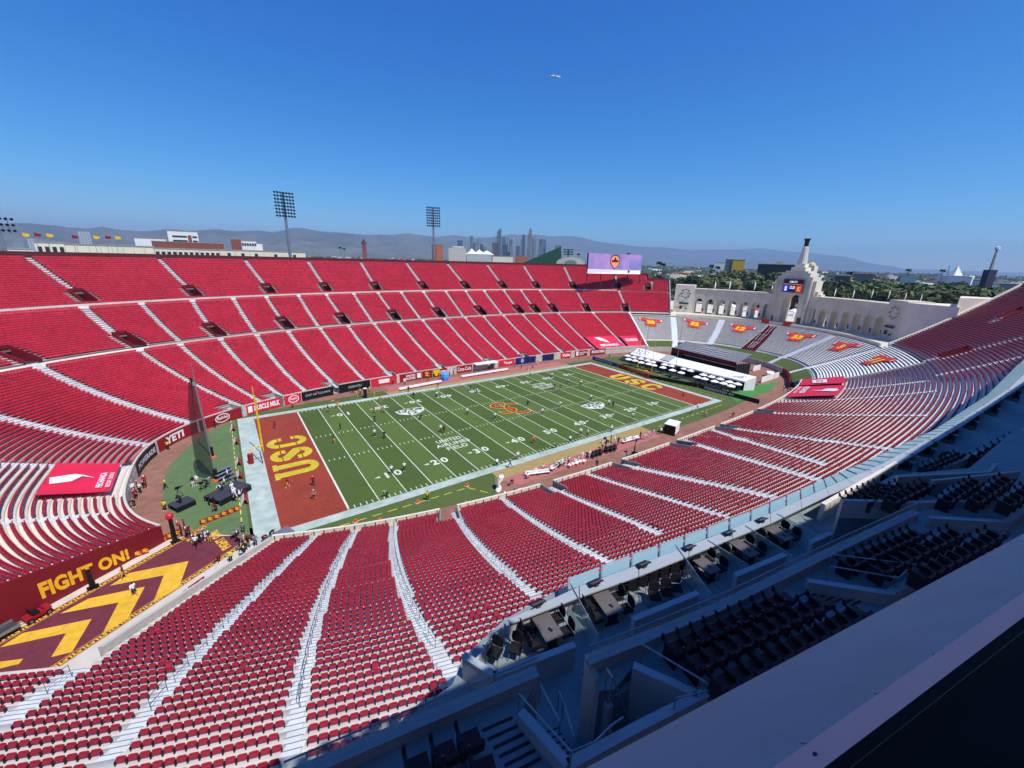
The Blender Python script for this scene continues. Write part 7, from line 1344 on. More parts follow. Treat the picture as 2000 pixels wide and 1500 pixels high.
back = Vector((.2, -1.0, 0)).normalized(); mb = MB(); mb.hexa([C0+dn, C1+dn, C1+dn+back*1.5, C0+dn+back*1.5], [C0+Vector((0, 0, .03)), C1+Vector((0, 0, .03)), C1+back*1.5+Vector((0, 0, .5)), C0+back*1.5+Vector((0, 0, .5))]); mb.build('window_frame', FRM, tw_)
mb = MB(); o1 = back*.035+Vector((0, 0, .06)); mb.tube([C0+o1, C1+o1], .002, 5); mb.build('frame_bead', mat('dull_brass', lin((70, 60, 40)), .5, .1, 3, 0, .3), tw_)
p = at(1592, 1475, 35.8); mb = MB(); mb.lathe([(.006, 0), (.006, .004), (0, .005)], (p.x, p.y, 35.80), 10); mb.build('bolt_head', DARKG, tw_)
FAC = [(-92, -76.5), (-70, -80.4), (-58.5, -84.0), (-47, -86.0), (-25, -88.6), (-8, -89.2), (12, -90.3), (35, -91.3), (64, -91.8)]
mb = MB(); mb.prism(FAC+[(64, -130), (-92, -130)], 0, 34.0); mb.build('tower_body', WALLM, tw_)
mb = MB(); mb.prism([(x, y-7) for x, y in FAC]+[(64, -130), (-92, -130)], 34.0, 40.6); mb.build('press_level', WALLM, tw_)
mb = MB(); mb.prism([(x, y+1.2) for x, y in FAC]+[(64, -130), (-92, -130)], 40.6, 43.2); mb.build('roof_slab', WALLM, tw_)
for k in range(11): x = -88+13.5*k; mb = MB(); mb.box((x, np.interp(x, [f[0] for f in FAC], [f[1] for f in FAC])-1.5, 37.3), (.4, .5, 6.6)); mb.build('mullion', FRM, tw_) if abs(x+57) > 6 else None

for k in range(11):                          # unseen tub trees added to cast head-like shadows on the near seats
    x = -54.6+.86*k+.25*math.sin(k*5.1); y = float(np.interp(x, [f[0] for f in FAC], [f[1] for f in FAC]))+.75; h = 2.55+.35*math.sin(k*2.3); mb = MB(); mb.lathe([(.2, 0), (.24, .4)], (x, y, 43.2), 8, 0); mb.lathe([(.03, .4), (.03, h-.3)], (x, y, 43.2), 6, 1); mb.lathe([(.1, h-.42), (.32, h-.25), (.36, h), (.26, h+.25), (0, h+.38)], (x, y, 43.2), 9, 1); mb.build('added_shadow_caster', [DARKG, APRON], tw_)
# far end of the loge walkway: more tables, chairs and dividers in the shade
for k in range(7):
    u, v = 1700+44*k, 935-26*k; p = at(u, v, FZ); rz = .35; e = tag(empty('loge_table', (p.x, p.y-.4, FZ+.004), rz+1.3), 'dark table in shade along the far counter, %s beyond the sunlit parapet' % ('first', 'second', 'third', 'fourth', 'fifth', 'sixth', 'seventh')[k], 'table'); mb = MB(); mb.box((0, 0, .72), (1.5, .7, .05)); mb.build('tabletop', TABM, e)
    for a in (-1, 1): mb = MB(); mb.box((a*.6, 0, .35), (.08, .4, .7)); mb.build('table_leg', BLACK, e)
    for j, (a, b) in enumerate(((-.8, -.35), (-.8, .45), (.8, -.35), (.8, .45))):
        lp = Vector((a, b, 0)); chair((p.x+lp.x, p.y-.4+lp.y, FZ+.004), (-1.57 if a < 0 else 1.57), 'black mesh chair at the shaded tables along the far counter', 'shaded far counter chairs')
for k in range(6):
    a, b = at(1722+46*k, 912-27*k, FZ+1.05), at(1775+50*k, 922-24*k, FZ+1.05); e = obj('glass_divider', 'glass divider between the shaded far boxes, %s from the sunlit parapet' % ('first', 'second', 'third', 'fourth', 'fifth', 'sixth')[k], 'divider'); mb = MB(); mb.wall(a, b, FZ+.02, FZ+1.05, .02); mb.build('pane', GLASS, e); mb = MB(); mb.tube([(a.x, a.y, FZ+1.07), (b.x, b.y, FZ+1.07)], .02, 5); mb.build('top_rail', STEEL, e)
low_wall([(1770, 930), (1860, 905), (1950, 868), (2040, 815)], 'long low wall with grey cap behind the shaded far boxes', 1.1)
club_row((1800, 912), (1880, 880), 8, FZ+.9, 'dark club armchair in the row along the shaded far low wall', 'club seats far wall row'); club_row((1900, 890), (2000, 838), 8, FZ+.9, 'dark club armchair in the last shaded row at the right edge', 'club seats right edge row')
# panel joints and drips on the near ledge and deck floors
SEAM = mat('sealant', lin((48, 54, 62)), .8, .1, 3)
for k in range(9):
    f = -.35+.22*k; p = A0.lerp(A1, (1.6+f)/4.8); q = B0.lerp(B1, (5.5+f*1.0)/15.5); d = (A1-A0).normalized()*.003; z = Vector((0, 0, .0025)); mb = MB(); mb.add([p-d+z, p+d+z, q+d+z, q-d+z], [(0, 1, 2, 3)]); mb.build('panel_joint', SEAM, tw_)
for k in range(12):
    a, b = at(1250+40*k, 1235-20*k, FZ+.006), at(1180+40*k, 1150-19*k, FZ+.006); mb = MB(); mb.wall(a, b, FZ+.002, FZ+.006, .02); mb.build('floor_joint', SEAM, loge)
# ------------------------------------------------------------------ land beyond the stadium
GZ = 10.0
CITY = bpy.data.materials.new('city_ground'); CITY.use_nodes = True; nt = CITY.node_tree; n_ = nt.nodes; b_ = n_['Principled BSDF']; b_.inputs['Roughness'].default_value = .95
ge = n_.new('ShaderNodeNewGeometry'); v1 = n_.new('ShaderNodeTexVoronoi'); v1.inputs['Scale'].default_value = .022; nt.links.new(ge.outputs['Position'], v1.inputs['Vector']); v2 = n_.new('ShaderNodeTexNoise'); v2.inputs['Scale'].default_value = .006; v2.inputs['Detail'].default_value = 6; nt.links.new(ge.outputs['Position'], v2.inputs['Vector'])
r1 = n_.new('ShaderNodeValToRGB'); r1.color_ramp.elements[0].color = (.045, .06, .032, 1); r1.color_ramp.elements[1].color = (.30, .28, .25, 1); r1.color_ramp.elements[0].position = .42; r1.color_ramp.elements[1].position = .62
mx = n_.new('ShaderNodeMixRGB'); mx.blend_type = 'MULTIPLY'; mx.inputs[0].default_value = .55; nt.links.new(v2.outputs[0], r1.inputs[0]); nt.links.new(r1.outputs[0], mx.inputs[1]); nt.links.new(v1.outputs['Color'], mx.inputs[2]); nt.links.new(mx.outputs[0], b_.inputs['Base Color'])
n = 180; vs = []; fs = []
for j, R_ in enumerate((0, 1, 2, 3)):
    for k in range(n):
        a = 2*math.pi*k/n; p = S(360*k/n, 1.04)
        if j == 0: vs.append((p[0], p[1], GZ))
        else: r_ = (0, 420, 4000, 18800)[j]; vs.append((r_*math.cos(a), r_*math.sin(a), GZ))
for j in range(3):
    for k in range(n): a = j*n+k; b = j*n+(k+1) % n; fs.append((a, a+n, b+n, b))
MB().add(vs, fs).build('ground', CITY)['kind'] = 'structure'
mb = MB(); mb.add([(p[0], p[1], 0) for p in inner_poly(1.0, 120)]+[(p[0], p[1], GZ+.5) for p in inner_poly(1.045, 120)], [(k, k+120, (k+1) % 120+120, (k+1) % 120) for k in range(120)]); mb.build('embankment', CONC)['kind'] = 'structure'
# mountains: two ranges whose crest follows the photographed skyline
HILL = mat('chaparral', (.13, .13, .10), .95, .35, .0022)
PRO = [(-500, 425), (-200, 428), (0, 432), (40, 436), (75, 437), (110, 441), (150, 447), (185, 448), (215, 443), (250, 449), (280, 450), (330, 447), (380, 450), (430, 451), (480, 453), (540, 452), (575, 444), (600, 444), (640, 450), (700, 458), (735, 460), (770, 461), (800, 457), (830, 460), (860, 461), (890, 457), (925, 461), (960, 463), (1000, 456), (1030, 461), (1070, 463), (1100, 462), (1130, 465), (1170, 470), (1200, 475), (1240, 479), (1280, 482), (1310, 485), (1350, 489), (1400, 489), (1440, 487), (1480, 484), (1520, 487), (1560, 491), (1600, 495), (1640, 501), (1680, 509), (1720, 517), (1770, 524), (1850, 528), (2000, 533), (2400, 548)]
def fbm(x, y, o=5): return sum(math.sin(x*1.7*2**k+1.3*k+2.1*math.sin(y*1.3*2**k+k))*math.cos(y*1.9*2**k+.7*k)/2**k for k in range(o))
def mountains(name, dist, depth, lift, dv, seed, m):
    base_d = dist
    us = np.arange(-500, 2400, 5.0); vv = np.interp(us, [p[0] for p in PRO], [p[1] for p in PRO])+dv+np.array([1.7*fbm(u*.021+seed, seed*2, 6) for u in us]); rows = 16; vs = []; nc = len(us)
    for j in range(rows):
        f = j/(rows-1)
        for i, u in enumerate(us):
            dist = base_d*(1+1.1*float(_sm((u-700)/800))); c = atd(u, vv[i], dist); h = max(c.z-GZ, 0)+lift*fbm(u*.012+seed, 3.1*f+seed, 4)*(h_ := max(c.z-GZ, 20))*.05
            r_ = dist-depth*(1-f); d = atd(u, 500, r_); ridge = fbm(u*.03+seed, f*4+seed, 5)
            z = GZ-3+h*(f**1.35)*(1+.32*ridge*(1-f)*1.6); vs.append((d.x, d.y, z))
    fs = [(j*nc+i, j*nc+i+1, (j+1)*nc+i+1, (j+1)*nc+i) for j in range(rows-1) for i in range(nc-1)]
    k = len(vs)
    for i, u in enumerate(us): d = atd(u, 500, base_d*(1+1.1*float(_sm((u-700)/800)))+1500); vs.append((d.x, d.y, GZ-3))
    fs += [((rows-1)*nc+i, (rows-1)*nc+i+1, k+i+1, k+i) for i in range(nc-1)]
    o = MB().add(vs, fs).build(name, m); o['kind'] = 'structure'; o.data.polygons.foreach_set('use_smooth', [True]*len(o.data.polygons))
mountains('mountain_range', 9000, 2800, 1, 0, 0.4, HILL); mountains('foothills', 6300, 1100, 1, 26, 2.2, HILL)
# ------------------------------------------------------------------ buildings beyond the rim
def facade_mat(name, rgb, win, sx=.28, sz=.28, dark=.35):
    if name in MATS: return MATS[name]
    m = bpy.data.materials.new(name); m.use_nodes = True; nt = m.node_tree; n = nt.nodes; b = n['Principled BSDF']; b.inputs['Roughness'].default_value = .5; g = n.new('ShaderNodeNewGeometry'); s = n.new('ShaderNodeSeparateXYZ'); nt.links.new(g.outputs['Position'], s.inputs[0])
    def band(sock, sc, w):
        a = n.new('ShaderNodeMath'); a.operation = 'MULTIPLY'; a.inputs[1].default_value = sc; nt.links.new(sock, a.inputs[0]); f = n.new('ShaderNodeMath'); f.operation = 'FRACT'; nt.links.new(a.outputs[0], f.inputs[0]); t = n.new('ShaderNodeMath'); t.operation = 'GREATER_THAN'; t.inputs[1].default_value = w; nt.links.new(f.outputs[0], t.inputs[0]); return t.outputs[0]
    ad = n.new('ShaderNodeMath'); ad.operation = 'ADD'; nt.links.new(s.outputs[0], ad.inputs[0]); nt.links.new(s.outputs[1], ad.inputs[1])
    k = n.new('ShaderNodeMath'); k.operation = 'MULTIPLY'; nt.links.new(band(ad.outputs[0], sx, .35), k.inputs[0]); nt.links.new(band(s.outputs[2], sz, .45), k.inputs[1])
    x = n.new('ShaderNodeMixRGB'); x.inputs[1].default_value = (*rgb, 1); x.inputs[2].default_value = (*win, 1); nt.links.new(k.outputs[0], x.inputs[0]); nt.links.new(x.outputs[0], b.inputs['Base Color']); MATS[name] = m; return m
def bld(u0, u1, vt, dist, depth, m, label, vb=None, name='building', setback=None, parent=None, group=None, roof=None, cat='building'):
    """a building whose front spans pixels u0..u1 with its roof at vt, at a horizontal distance"""
    a, b = atd(u0, vt, dist), atd(u1, vt, dist); zt = (a.z+b.z)/2; d = Vector((b.x-a.x, b.y-a.y)); w = d.length; d.normalize(); nn = Vector((-d.y, d.x)); nn = nn if nn.dot(Vector((a.x-CAM[0], a.y-CAM[1]))) > 0 else -nn
    c = (a.to_2d()+b.to_2d())/2; e = parent or tag(empty(name, (c.x, c.y, GZ), math.atan2(d.y, d.x)), label, cat, group); inv_ = 1 if nn.dot(Vector((-d.y, d.x))) > 0 else -1
    h = zt-GZ; mb = MB(); mb.box((0, inv_*depth/2, h/2), (w, depth, h)); mb.build('wall', m, e); mb = MB(); mb.box((0, inv_*depth/2, h+.3), (w+.4, depth+.4, .6)); mb.build('roof', roof or GREYC, e)
    return e, w, h, -inv_
CREAM = mat('cream_render', lin((226, 216, 190)), .8, .05, .2); BRICK = mat('brick_red', lin((140, 78, 66)), .85, .12, .5); WINM = mat('window_dark', lin((50, 54, 58)), .25, .1, 1); WHB = mat('white_render', lin((226, 226, 220)), .75, .05, .3); TERR = mat('terracotta', lin((178, 104, 74)), .8, .12, .4)
SEGS = [(66, 126, 474.5), (126, 300, 480.5), (300, 430, 487.5), (430, 515, 490), (515, 596, 492.5)]
for i, (u0, u1, vt) in enumerate(SEGS):
    e, w, h, s = bld(u0, u1, vt, 318, 16, CREAM, 'long cream museum wing behind the far rim, %s section' % ('tall left end', 'plain panelled second', 'windowed middle', 'fourth', 'low right end')[i], name='museum_building')
    nw = (4, 0, 12, 3, 2)[i]
    for k in range(nw): x = -w/2+w*(k+.6)/(nw+.2); mb = MB(); mb.box((x, s*.05, h-(3.6 if i == 0 else 2.4)), (1.5 if i == 0 else 1.7, .12, 3.6 if i == 0 else 1.9)); mb.build('window', WINM, e)
    if i in (1, 2, 3):
        for k in range(9 if i == 1 else 4): x = -w/2+w*k/(8 if i == 1 else 3); mb = MB(); mb.box((x, s*.1, h-4), (.35, .2, 8)); mb.build('pilaster', CONC, e)
e, w, h, s = bld(326, 385, 452, 560, 40, WHB, 'white parking structure with dark slots and a brick stair core behind the far rim', name='parking_structure')
for k in range(3):
    for x0, x1 in ((-.36, .12), (.30, .46)): mb = MB(); mb.box(((x0+x1)/2*w, s*.1, h-5-4.2*k), ((x1-x0)*w, .2, 1.6)); mb.build('slot', WINM, e)
mb = MB(); mb.box((.21*w, s*.3, h/2-2), (w*.12, .6, h-3)); mb.build('stair_core', BRICK, e)
bld(296, 436, 474, 480, 25, BRICK, 'long low brown brick block in front of the white parking structure'); bld(262, 324, 466, 520, 30, WHB, 'white flat-roofed block left of the parking structure')
e, w, h, s = bld(450, 470, 467.5, 620, 30, BRICK, 'red brick block right of the parking structure'); e, w, h, s = bld(471, 500, 471, 622, 30, WHB, 'white stepped apartment block beside the red brick block')
for k in range(6): mb = MB(); mb.box((-w/2+w*(k+.5)/6, s*.1, h-4), (2, .2, 3)); mb.build('window', WINM, e)
bld(500, 512, 476, 640, 25, WHB, 'narrow grey-white block at the right of the brick pair'); bld(12, 66, 487, 300, 14, WHB, 'low white roof with dark bays at the left edge behind the rim')
e, w, h, s = bld(706.5, 715, 477, 900, 9, BRICK, 'brown brick campanile with a pointed roof on the skyline', cat='tower', name='bell_tower'); mb = MB(); mb.lathe([(w*.75, h), (0, h+11)], (0, -s*4.5, 0), 4); mb.build('spire', mat('dark_roof', lin((70, 62, 58)), .8, .1, 1), e)
e, w, h, s = bld(843, 852, 478, 700, 10, BRICK, 'brick slab half of the orange tower beside the second floodlight'); bld(852, 865, 478, 702, 10, TERR, 'orange terracotta tower beside the second floodlight', cat='tower'); bld(876, 910, 484, 760, 40, mat('grey_render', lin((196, 188, 176)), .8, .06, .3), 'pale grey flat block right of the orange tower'); bld(884, 906, 481, 800, 20, WHB, 'white upper storey block behind the pale grey block')
e, w, h, s = bld(912, 960, 497, 520, 30, mat('pale_green_grey', lin((180, 190, 180)), .7, .06, .3), 'pale low hall with white tent roofs below the skyline', roof=WHB)
for k in range(3): mb = MB(); mb.lathe([(9, h), (4, h+3), (0, h+7-k)], (-w/2+w*(k+.6)/3.2, -s*12, 0), 6); mb.build('tent_roof', WHB, e)
bld(962, 1002, 501, 540, 30, CREAM, 'low cream block with dark bays below the skyline'); bld(1006, 1030, 501, 600, 20, TERR, 'low red-roofed building left of the green gable')
# green screened gable and the pale oval roof
a, b, c = atd(1022, 513, 330), atd(1097, 517, 330), atd(1096, 481.5, 330); nn = Vector((a.y-b.y, b.x-a.x, 0)).normalized()*-1; nn = nn if nn.dot(Vector((a.x-CAM[0], a.y-CAM[1], 0))) > 0 else -nn; a2 = Vector((a.x, a.y, GZ)); b2 = Vector((b.x, b.y, GZ)); e = obj('green_gable', 'dark green triangular screened gable rising behind the far rim', 'building'); mb = MB(); P5 = [a2, b2, b, c, a]; mb.add([tuple(p) for p in P5]+[tuple(p+nn*8) for p in P5], [(0, 1, 2, 3, 4), (9, 8, 7, 6, 5)]+[(i, i+5, (i+1) % 5+5, (i+1) % 5) for i in range(5)]); mb.build('screen', mat('green_mesh', lin((40, 84, 66)), .8, .1, .3), e)
e = obj('oval_roof', 'pale concrete oval wall with a green inset right of the green gable', 'building'); q0, q1 = atd(1086, 518, 318), atd(1142, 519, 318); c = (q0+q1)/2; rt = (q1-q0).normalized(); W_ = (q1-q0).length/2; hz = atd(1114, 502, 318).z-GZ; nn = Vector((-rt.y, rt.x, 0)); nn = nn if nn.dot(Vector((c.x-CAM[0], c.y-CAM[1], 0))) > 0 else -nn
el = lambda k, f, zc, zr, o: tuple(Vector((c.x, c.y, zc))+rt*W_*f*math.cos(k*math.pi/12)+Vector((0, 0, zr*math.sin(k*math.pi/12)))+nn*o); mb = MB(); zc = atd(1114, 514, 318).z; mb.add([el(k, 1, zc, hz+GZ-zc, 0) for k in range(24)]+[el(k, 1, zc, hz+GZ-zc, 6) for k in range(24)], [tuple(range(24)), tuple(range(47, 23, -1))]+[(k, (k+1) % 24, (k+1) % 24+24, k+24) for k in range(24)]); mb.build('shell', CONC, e); mb = MB(); mb.add([el(k, .42, zc+.2, 2.0, -.1) for k in range(24)]+[el(k, .42, zc+.2, 2.0, .1) for k in range(24)], [tuple(range(24))]+[(k, (k+1) % 24, (k+1) % 24+24, k+24) for k in range(24)]); mb.build('inset', mat('verdigris', lin((110, 150, 130)), .8, .06, .5), e)
# east side
e, w, h, s = bld(1432, 1456, 508, 640, 25, mat('yellow_render', lin((232, 176, 44)), .7, .05, .3), 'yellow building behind dark trees, left of the torch tower'); bld(1418, 1432, 507, 641, 25, mat('slate_render', lin((104, 106, 108)), .8, .06, .3), 'slate grey end of the yellow building'); bld(1481, 1562, 517, 520, 40, mat('charcoal_cladding', lin((44, 46, 48)), .7, .1, .3), 'long charcoal hall left of the torch tower'); bld(1396, 1416, 513, 800, 30, WHB, 'white low block left of the yellow building'); bld(1516, 1528, 512, 900, 20, mat('pale_yellow', lin((226, 214, 130)), .7, .05, .3), 'pale yellow cube on the horizon above the charcoal hall')
p = atd(1585, 519, 700); e = tag(empty('domed_hall', (p.x, p.y, GZ)), 'small gold dome just right of the torch tower', 'building'); mb = MB(); mb.box((0, 0, (p.z-GZ)/2), (12, 12, p.z-GZ)); mb.build('wall', CREAM, e); mb = MB(); mb.lathe([(5, p.z-GZ), (4.5, p.z-GZ+2.2), (2.6, p.z-GZ+4), (0, p.z-GZ+4.6)], n=14); mb.build('dome', mat('gilded', lin((214, 190, 110)), .4, .05, 1), e)
for u0, u1, vt, ds, m, lb in ((1632, 1662, 539, 430, mat('brown_roof', lin((120, 100, 88)), .85, .1, .3), 'brown-roofed block among trees right of the torch tower, left one'), (1668, 1708, 536, 480, mat('tan_render', lin((168, 146, 122)), .8, .08, .3), 'long tan block with a red roof right of the torch tower'), (1760, 1790, 541, 520, WHB, 'white roofed block among dark trees right of centre'), (1900, 1940, 548, 500, WHB, 'white low sheds beside the slanted tower'), (1846, 1900, 541, 700, WHB, 'pale low block under the white peaked roof'), (1955, 2010, 556, 420, GREYC, 'grey long shed at the right edge')): bld(u0, u1, vt, ds, 22, m, lb, roof=TERR if 'red roof' in lb else None)
p = atd(1868, 538, 720); e = tag(empty('peaked_hall', (p.x, p.y, GZ)), 'white and red peaked roof hall near the right horizon', 'building'); hz = p.z-GZ; mb = MB(); mb.box((0, 0, hz/2), (30, 26, hz)); mb.build('wall', WHB, e)
for k, (x, m, hh) in enumerate(((-6, WHB, 11), (4, TERR, 6), (9, WHB, 5))): mb = MB(); mb.lathe([(6-k, hz), (0, hz+hh)], (x, 0, 0), 4); mb.build('roof', m, e)
b_, t_, tt = atd(1927, 556, 420), atd(1935, 527, 420), atd(1947, 489, 420); e = obj('slanted_tower', 'leaning lattice tower with a dark base near the right edge', 'tower'); mb = MB(); mb.tube([(b_.x, b_.y, GZ), tuple(t_)], 2.6, 4, 0, 3.2); mb.build('base', mat('dark_violet_steel', lin((62, 58, 74)), .6, .1, .4), e); mb = MB(); mb.tube([tuple(t_), tuple(tt)], .9, 4, 0, .5); mb.build('boom', GREYC, e); mb = MB(); mb.lathe([(.3, 0), (1.3, .6), (1.2, 2), (0, 2.4)], tuple(tt), 8); mb.build('head', WHB, e)
mb = MB(); p = atd(1853, 545, 520); q = atd(1855, 519, 520); mb.tube([(p.x, p.y, GZ), tuple(q)], .5, 6, 0, .25); o = mb.build('mast', STEEL); tag(o, 'plain grey mast left of the peaked hall', 'mast')
# downtown towers
def sky(u0, u1, vt, dist, rgb, win, label, top=None):
    m = facade_mat('facade_%d_%d_%d' % tuple(int(c*255) for c in rgb), rgb, win, .09, .16)
    dep = (atd(u1, vt, dist)-atd(u0, vt, dist)).length*.8
    e, w, h, s = bld(u0, u1, vt, dist, dep, m, label, name='skyscraper', cat='skyscraper')
    if top == 'crown': mb = MB(); mb.lathe([(w*.38, h), (w*.34, h+22), (w*.2, h+40), (0, h+48)], (0, -s*dep/2, 0), 8); mb.build('crown', m, e)
    if top == 'step': mb = MB(); mb.box((0, -s*dep/2, h+14), (w*.66, dep*.66, 28)); mb.build('setback', m, e); mb = MB(); mb.box((0, -s*dep/2, h+34), (w*.4, dep*.4, 16)); mb.build('setback', m, e)
    if top == 'slant': mb = MB(); hx = [(-w/2, -s*dep if s > 0 else 0), (w/2, -s*dep if s > 0 else 0), (w/2, 0 if s > 0 else -s*dep), (-w/2, 0 if s > 0 else -s*dep)]; mb.hexa([(x, y, h) for x, y in hx], [(hx[0][0], hx[0][1], h+4), (hx[1][0], hx[1][1], h+34), (hx[2][0], hx[2][1], h+34), (hx[3][0], hx[3][1], h+4)]); mb.build('slanted_top', m, e)
    if top == 'spire': mb = MB(); mb.tube([(0, -s*dep/2, h), (0, -s*dep/2, h+60)], 1.6, 5); mb.build('spire', STEEL, e)
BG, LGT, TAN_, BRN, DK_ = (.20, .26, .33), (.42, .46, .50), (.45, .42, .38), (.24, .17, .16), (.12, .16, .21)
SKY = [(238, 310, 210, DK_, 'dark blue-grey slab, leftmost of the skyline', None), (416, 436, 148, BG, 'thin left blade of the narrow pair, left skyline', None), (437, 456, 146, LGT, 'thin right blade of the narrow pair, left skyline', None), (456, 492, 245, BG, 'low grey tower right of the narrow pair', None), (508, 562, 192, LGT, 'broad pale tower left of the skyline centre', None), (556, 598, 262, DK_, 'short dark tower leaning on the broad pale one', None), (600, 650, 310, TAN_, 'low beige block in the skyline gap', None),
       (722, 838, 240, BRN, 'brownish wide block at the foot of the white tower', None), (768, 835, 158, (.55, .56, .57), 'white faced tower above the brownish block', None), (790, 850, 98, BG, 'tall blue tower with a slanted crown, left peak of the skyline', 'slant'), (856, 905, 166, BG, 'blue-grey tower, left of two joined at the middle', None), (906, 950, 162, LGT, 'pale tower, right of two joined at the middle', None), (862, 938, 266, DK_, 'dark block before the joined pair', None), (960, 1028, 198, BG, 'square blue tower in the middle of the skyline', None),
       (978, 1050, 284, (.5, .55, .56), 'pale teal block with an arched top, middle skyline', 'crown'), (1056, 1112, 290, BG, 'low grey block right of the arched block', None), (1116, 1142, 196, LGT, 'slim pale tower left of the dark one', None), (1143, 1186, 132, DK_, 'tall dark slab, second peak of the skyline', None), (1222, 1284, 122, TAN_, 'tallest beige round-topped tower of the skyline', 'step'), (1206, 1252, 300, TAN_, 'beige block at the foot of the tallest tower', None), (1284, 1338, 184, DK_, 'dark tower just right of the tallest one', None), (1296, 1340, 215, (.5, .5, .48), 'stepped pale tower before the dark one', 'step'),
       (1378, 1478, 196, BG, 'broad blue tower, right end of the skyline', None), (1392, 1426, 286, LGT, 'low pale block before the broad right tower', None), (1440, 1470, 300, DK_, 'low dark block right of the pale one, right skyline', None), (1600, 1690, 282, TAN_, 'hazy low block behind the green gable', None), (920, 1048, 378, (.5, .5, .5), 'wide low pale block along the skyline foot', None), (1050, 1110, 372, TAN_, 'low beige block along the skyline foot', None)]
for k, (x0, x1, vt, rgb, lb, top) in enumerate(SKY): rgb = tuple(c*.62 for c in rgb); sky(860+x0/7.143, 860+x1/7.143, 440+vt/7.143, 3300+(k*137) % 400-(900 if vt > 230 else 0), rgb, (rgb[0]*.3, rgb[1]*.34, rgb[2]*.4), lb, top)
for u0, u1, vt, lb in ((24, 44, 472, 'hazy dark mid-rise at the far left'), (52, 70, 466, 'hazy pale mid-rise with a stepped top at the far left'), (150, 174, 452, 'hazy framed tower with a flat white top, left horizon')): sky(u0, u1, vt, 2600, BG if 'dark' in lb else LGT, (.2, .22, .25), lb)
# small city houses
HB = [WHB, CREAM, GREYC, TERR, mat('pink_render', lin((206, 176, 160)), .8, .05, .3)]
hm_ = []
for k in range(5):
    mb = MB(); mb.box((0, 0, .5), (1, 1, 1), 0, 0); mb.box((.1, .1, 1.06), (.5, .5, .12), 0, 1); hm_.append(mb.mesh('house_block', [HB[k], GREYC]))
for k in range(285):
    left = rng.random() < .3; u = rng.uniform(600, 1100) if left else rng.uniform(1270, 2010); ds = rng.uniform(2600, 5200) if left else 560*math.exp(rng.uniform(0, 2.0)); p = atd(u, 500, ds); h = rng.uniform(5, 13)*(1.4 if left else 1); o = link('city_building', hm_[int(rng.integers(5))], None, (p.x, p.y, GZ), rng.random()*3); o.scale = (rng.uniform(14, 46), rng.uniform(14, 34), h)
    tag(o, 'small distant city block %s' % ('on the plain before the mountains behind the far rim' if left else 'scattered among trees toward the right horizon'), 'building', 'distant city blocks %s' % ('behind the rim' if left else 'to the right'))
# ------------------------------------------------------------------ trees
LEAF = [mat('leaf_dark', (.052, .074, .030), .8, .25, .12, 0, 0, .2, .35), mat('leaf_olive', (.115, .122, .045), .8, .25, .12, 0, 0, .2, .35), mat('leaf_mid', (.076, .102, .038), .8, .25, .12, 0, 0, .2, .35)]
for m_ in LEAF:                              # every tree its own tone
    nt = m_.node_tree; b_ = nt.nodes['Principled BSDF']; src = b_.inputs['Base Color'].links[0].from_socket; oi = nt.nodes.new('ShaderNodeObjectInfo'); mr = nt.nodes.new('ShaderNodeMapRange'); mr.inputs[3].default_value = .6; mr.inputs[4].default_value = 1.6; nt.links.new(oi.outputs['Random'], mr.inputs[0]); sc = nt.nodes.new('ShaderNodeVectorMath'); sc.operation = 'SCALE'; nt.links.new(src, sc.inputs[0]); nt.links.new(mr.outputs[0], sc.inputs['Scale']); nt.links.new(sc.outputs[0], b_.inputs['Base Color'])
BARK = mat('bark', lin((92, 76, 62)), .9, .15, 1)
def crown_mesh(seed, m, n=420):
    r = np.random.default_rng(seed); lob = [(r.normal(0, .32, 3)*(1, 1, .55), r.uniform(.34, .58)) for _ in range(7)]; mb = MB()
    for _ in range(n):
        c, s = lob[int(r.integers(7))]; d = r.normal(size=3); d /= np.linalg.norm(d); p = c+d*s*r.uniform(.6, 1.0)*np.array([1, 1, .8]); a = r.normal(size=3); a /= np.linalg.norm(a); b = np.cross(a, d); b /= max(np.linalg.norm(b), 1e-6); k = r.uniform(.07, .15)
        mb.add([p-a*k-b*k*.6, p+a*k-b*k*.6, p+a*k*.7+b*k, p-a*k*.7+b*k], [(0, 1, 2, 3)])
    return mb.mesh('tree_crown', m)
CRW = [crown_mesh(20+k, LEAF[k % 3]) for k in range(9)]
mb = MB(); mb.tube([(0, 0, 0), (.02, .01, .3), (0, .03, .62)], .035, 7, 0, .02); mb.tube([(.01, .01, .34), (.22, .1, .62)], .018, 5, 0, .01); mb.tube([(.01, .01, .38), (-.18, -.12, .66)], .018, 5, 0, .01); TRK = mb.mesh('trunk', BARK)
def tree(x, y, h, k, lab, grp, z=GZ):
    e = tag(empty('tree', (x, y, z), (x*.37+y*.13) % 6.28), lab, 'tree', grp); t = link('trunk', TRK, e); t.scale = (h, h, h); w = h*rng.uniform(.42, .62); c = link('crown', CRW[k], e, (0, 0, h*.66)); c.scale = (w, w*rng.uniform(.85, 1.1), h*.42)
for k in range(185):
    big = k >= 145; u = rng.uniform(1775, 1985) if big else rng.uniform(1262, 1900); ds = rng.uniform(275, 360) if big else rng.uniform(290, 560); hv = 508+.028*(u-1000); p = atd(u, hv+(rng.uniform(14, 30) if big else rng.uniform(12, 46)), ds)
    if p.x < 205 and abs(p.y) < 90: continue
    kk = int(rng.integers(9)); far_ = ds > 430; h = min(max(p.z-GZ, 6.5), 21); kind = ('dark', 'olive', 'mid green')[kk % 3]
    tree(p.x, p.y, h, kk, '%s leafy park tree %s' % (kind, 'in the big clump near the right end pavilion' if big else 'beyond the plaza, farther row' if far_ else 'just beyond the arcade and its tents'), '%s trees %s' % (kind, 'big clump' if big else 'farther row' if far_ else 'beyond the arcade'))
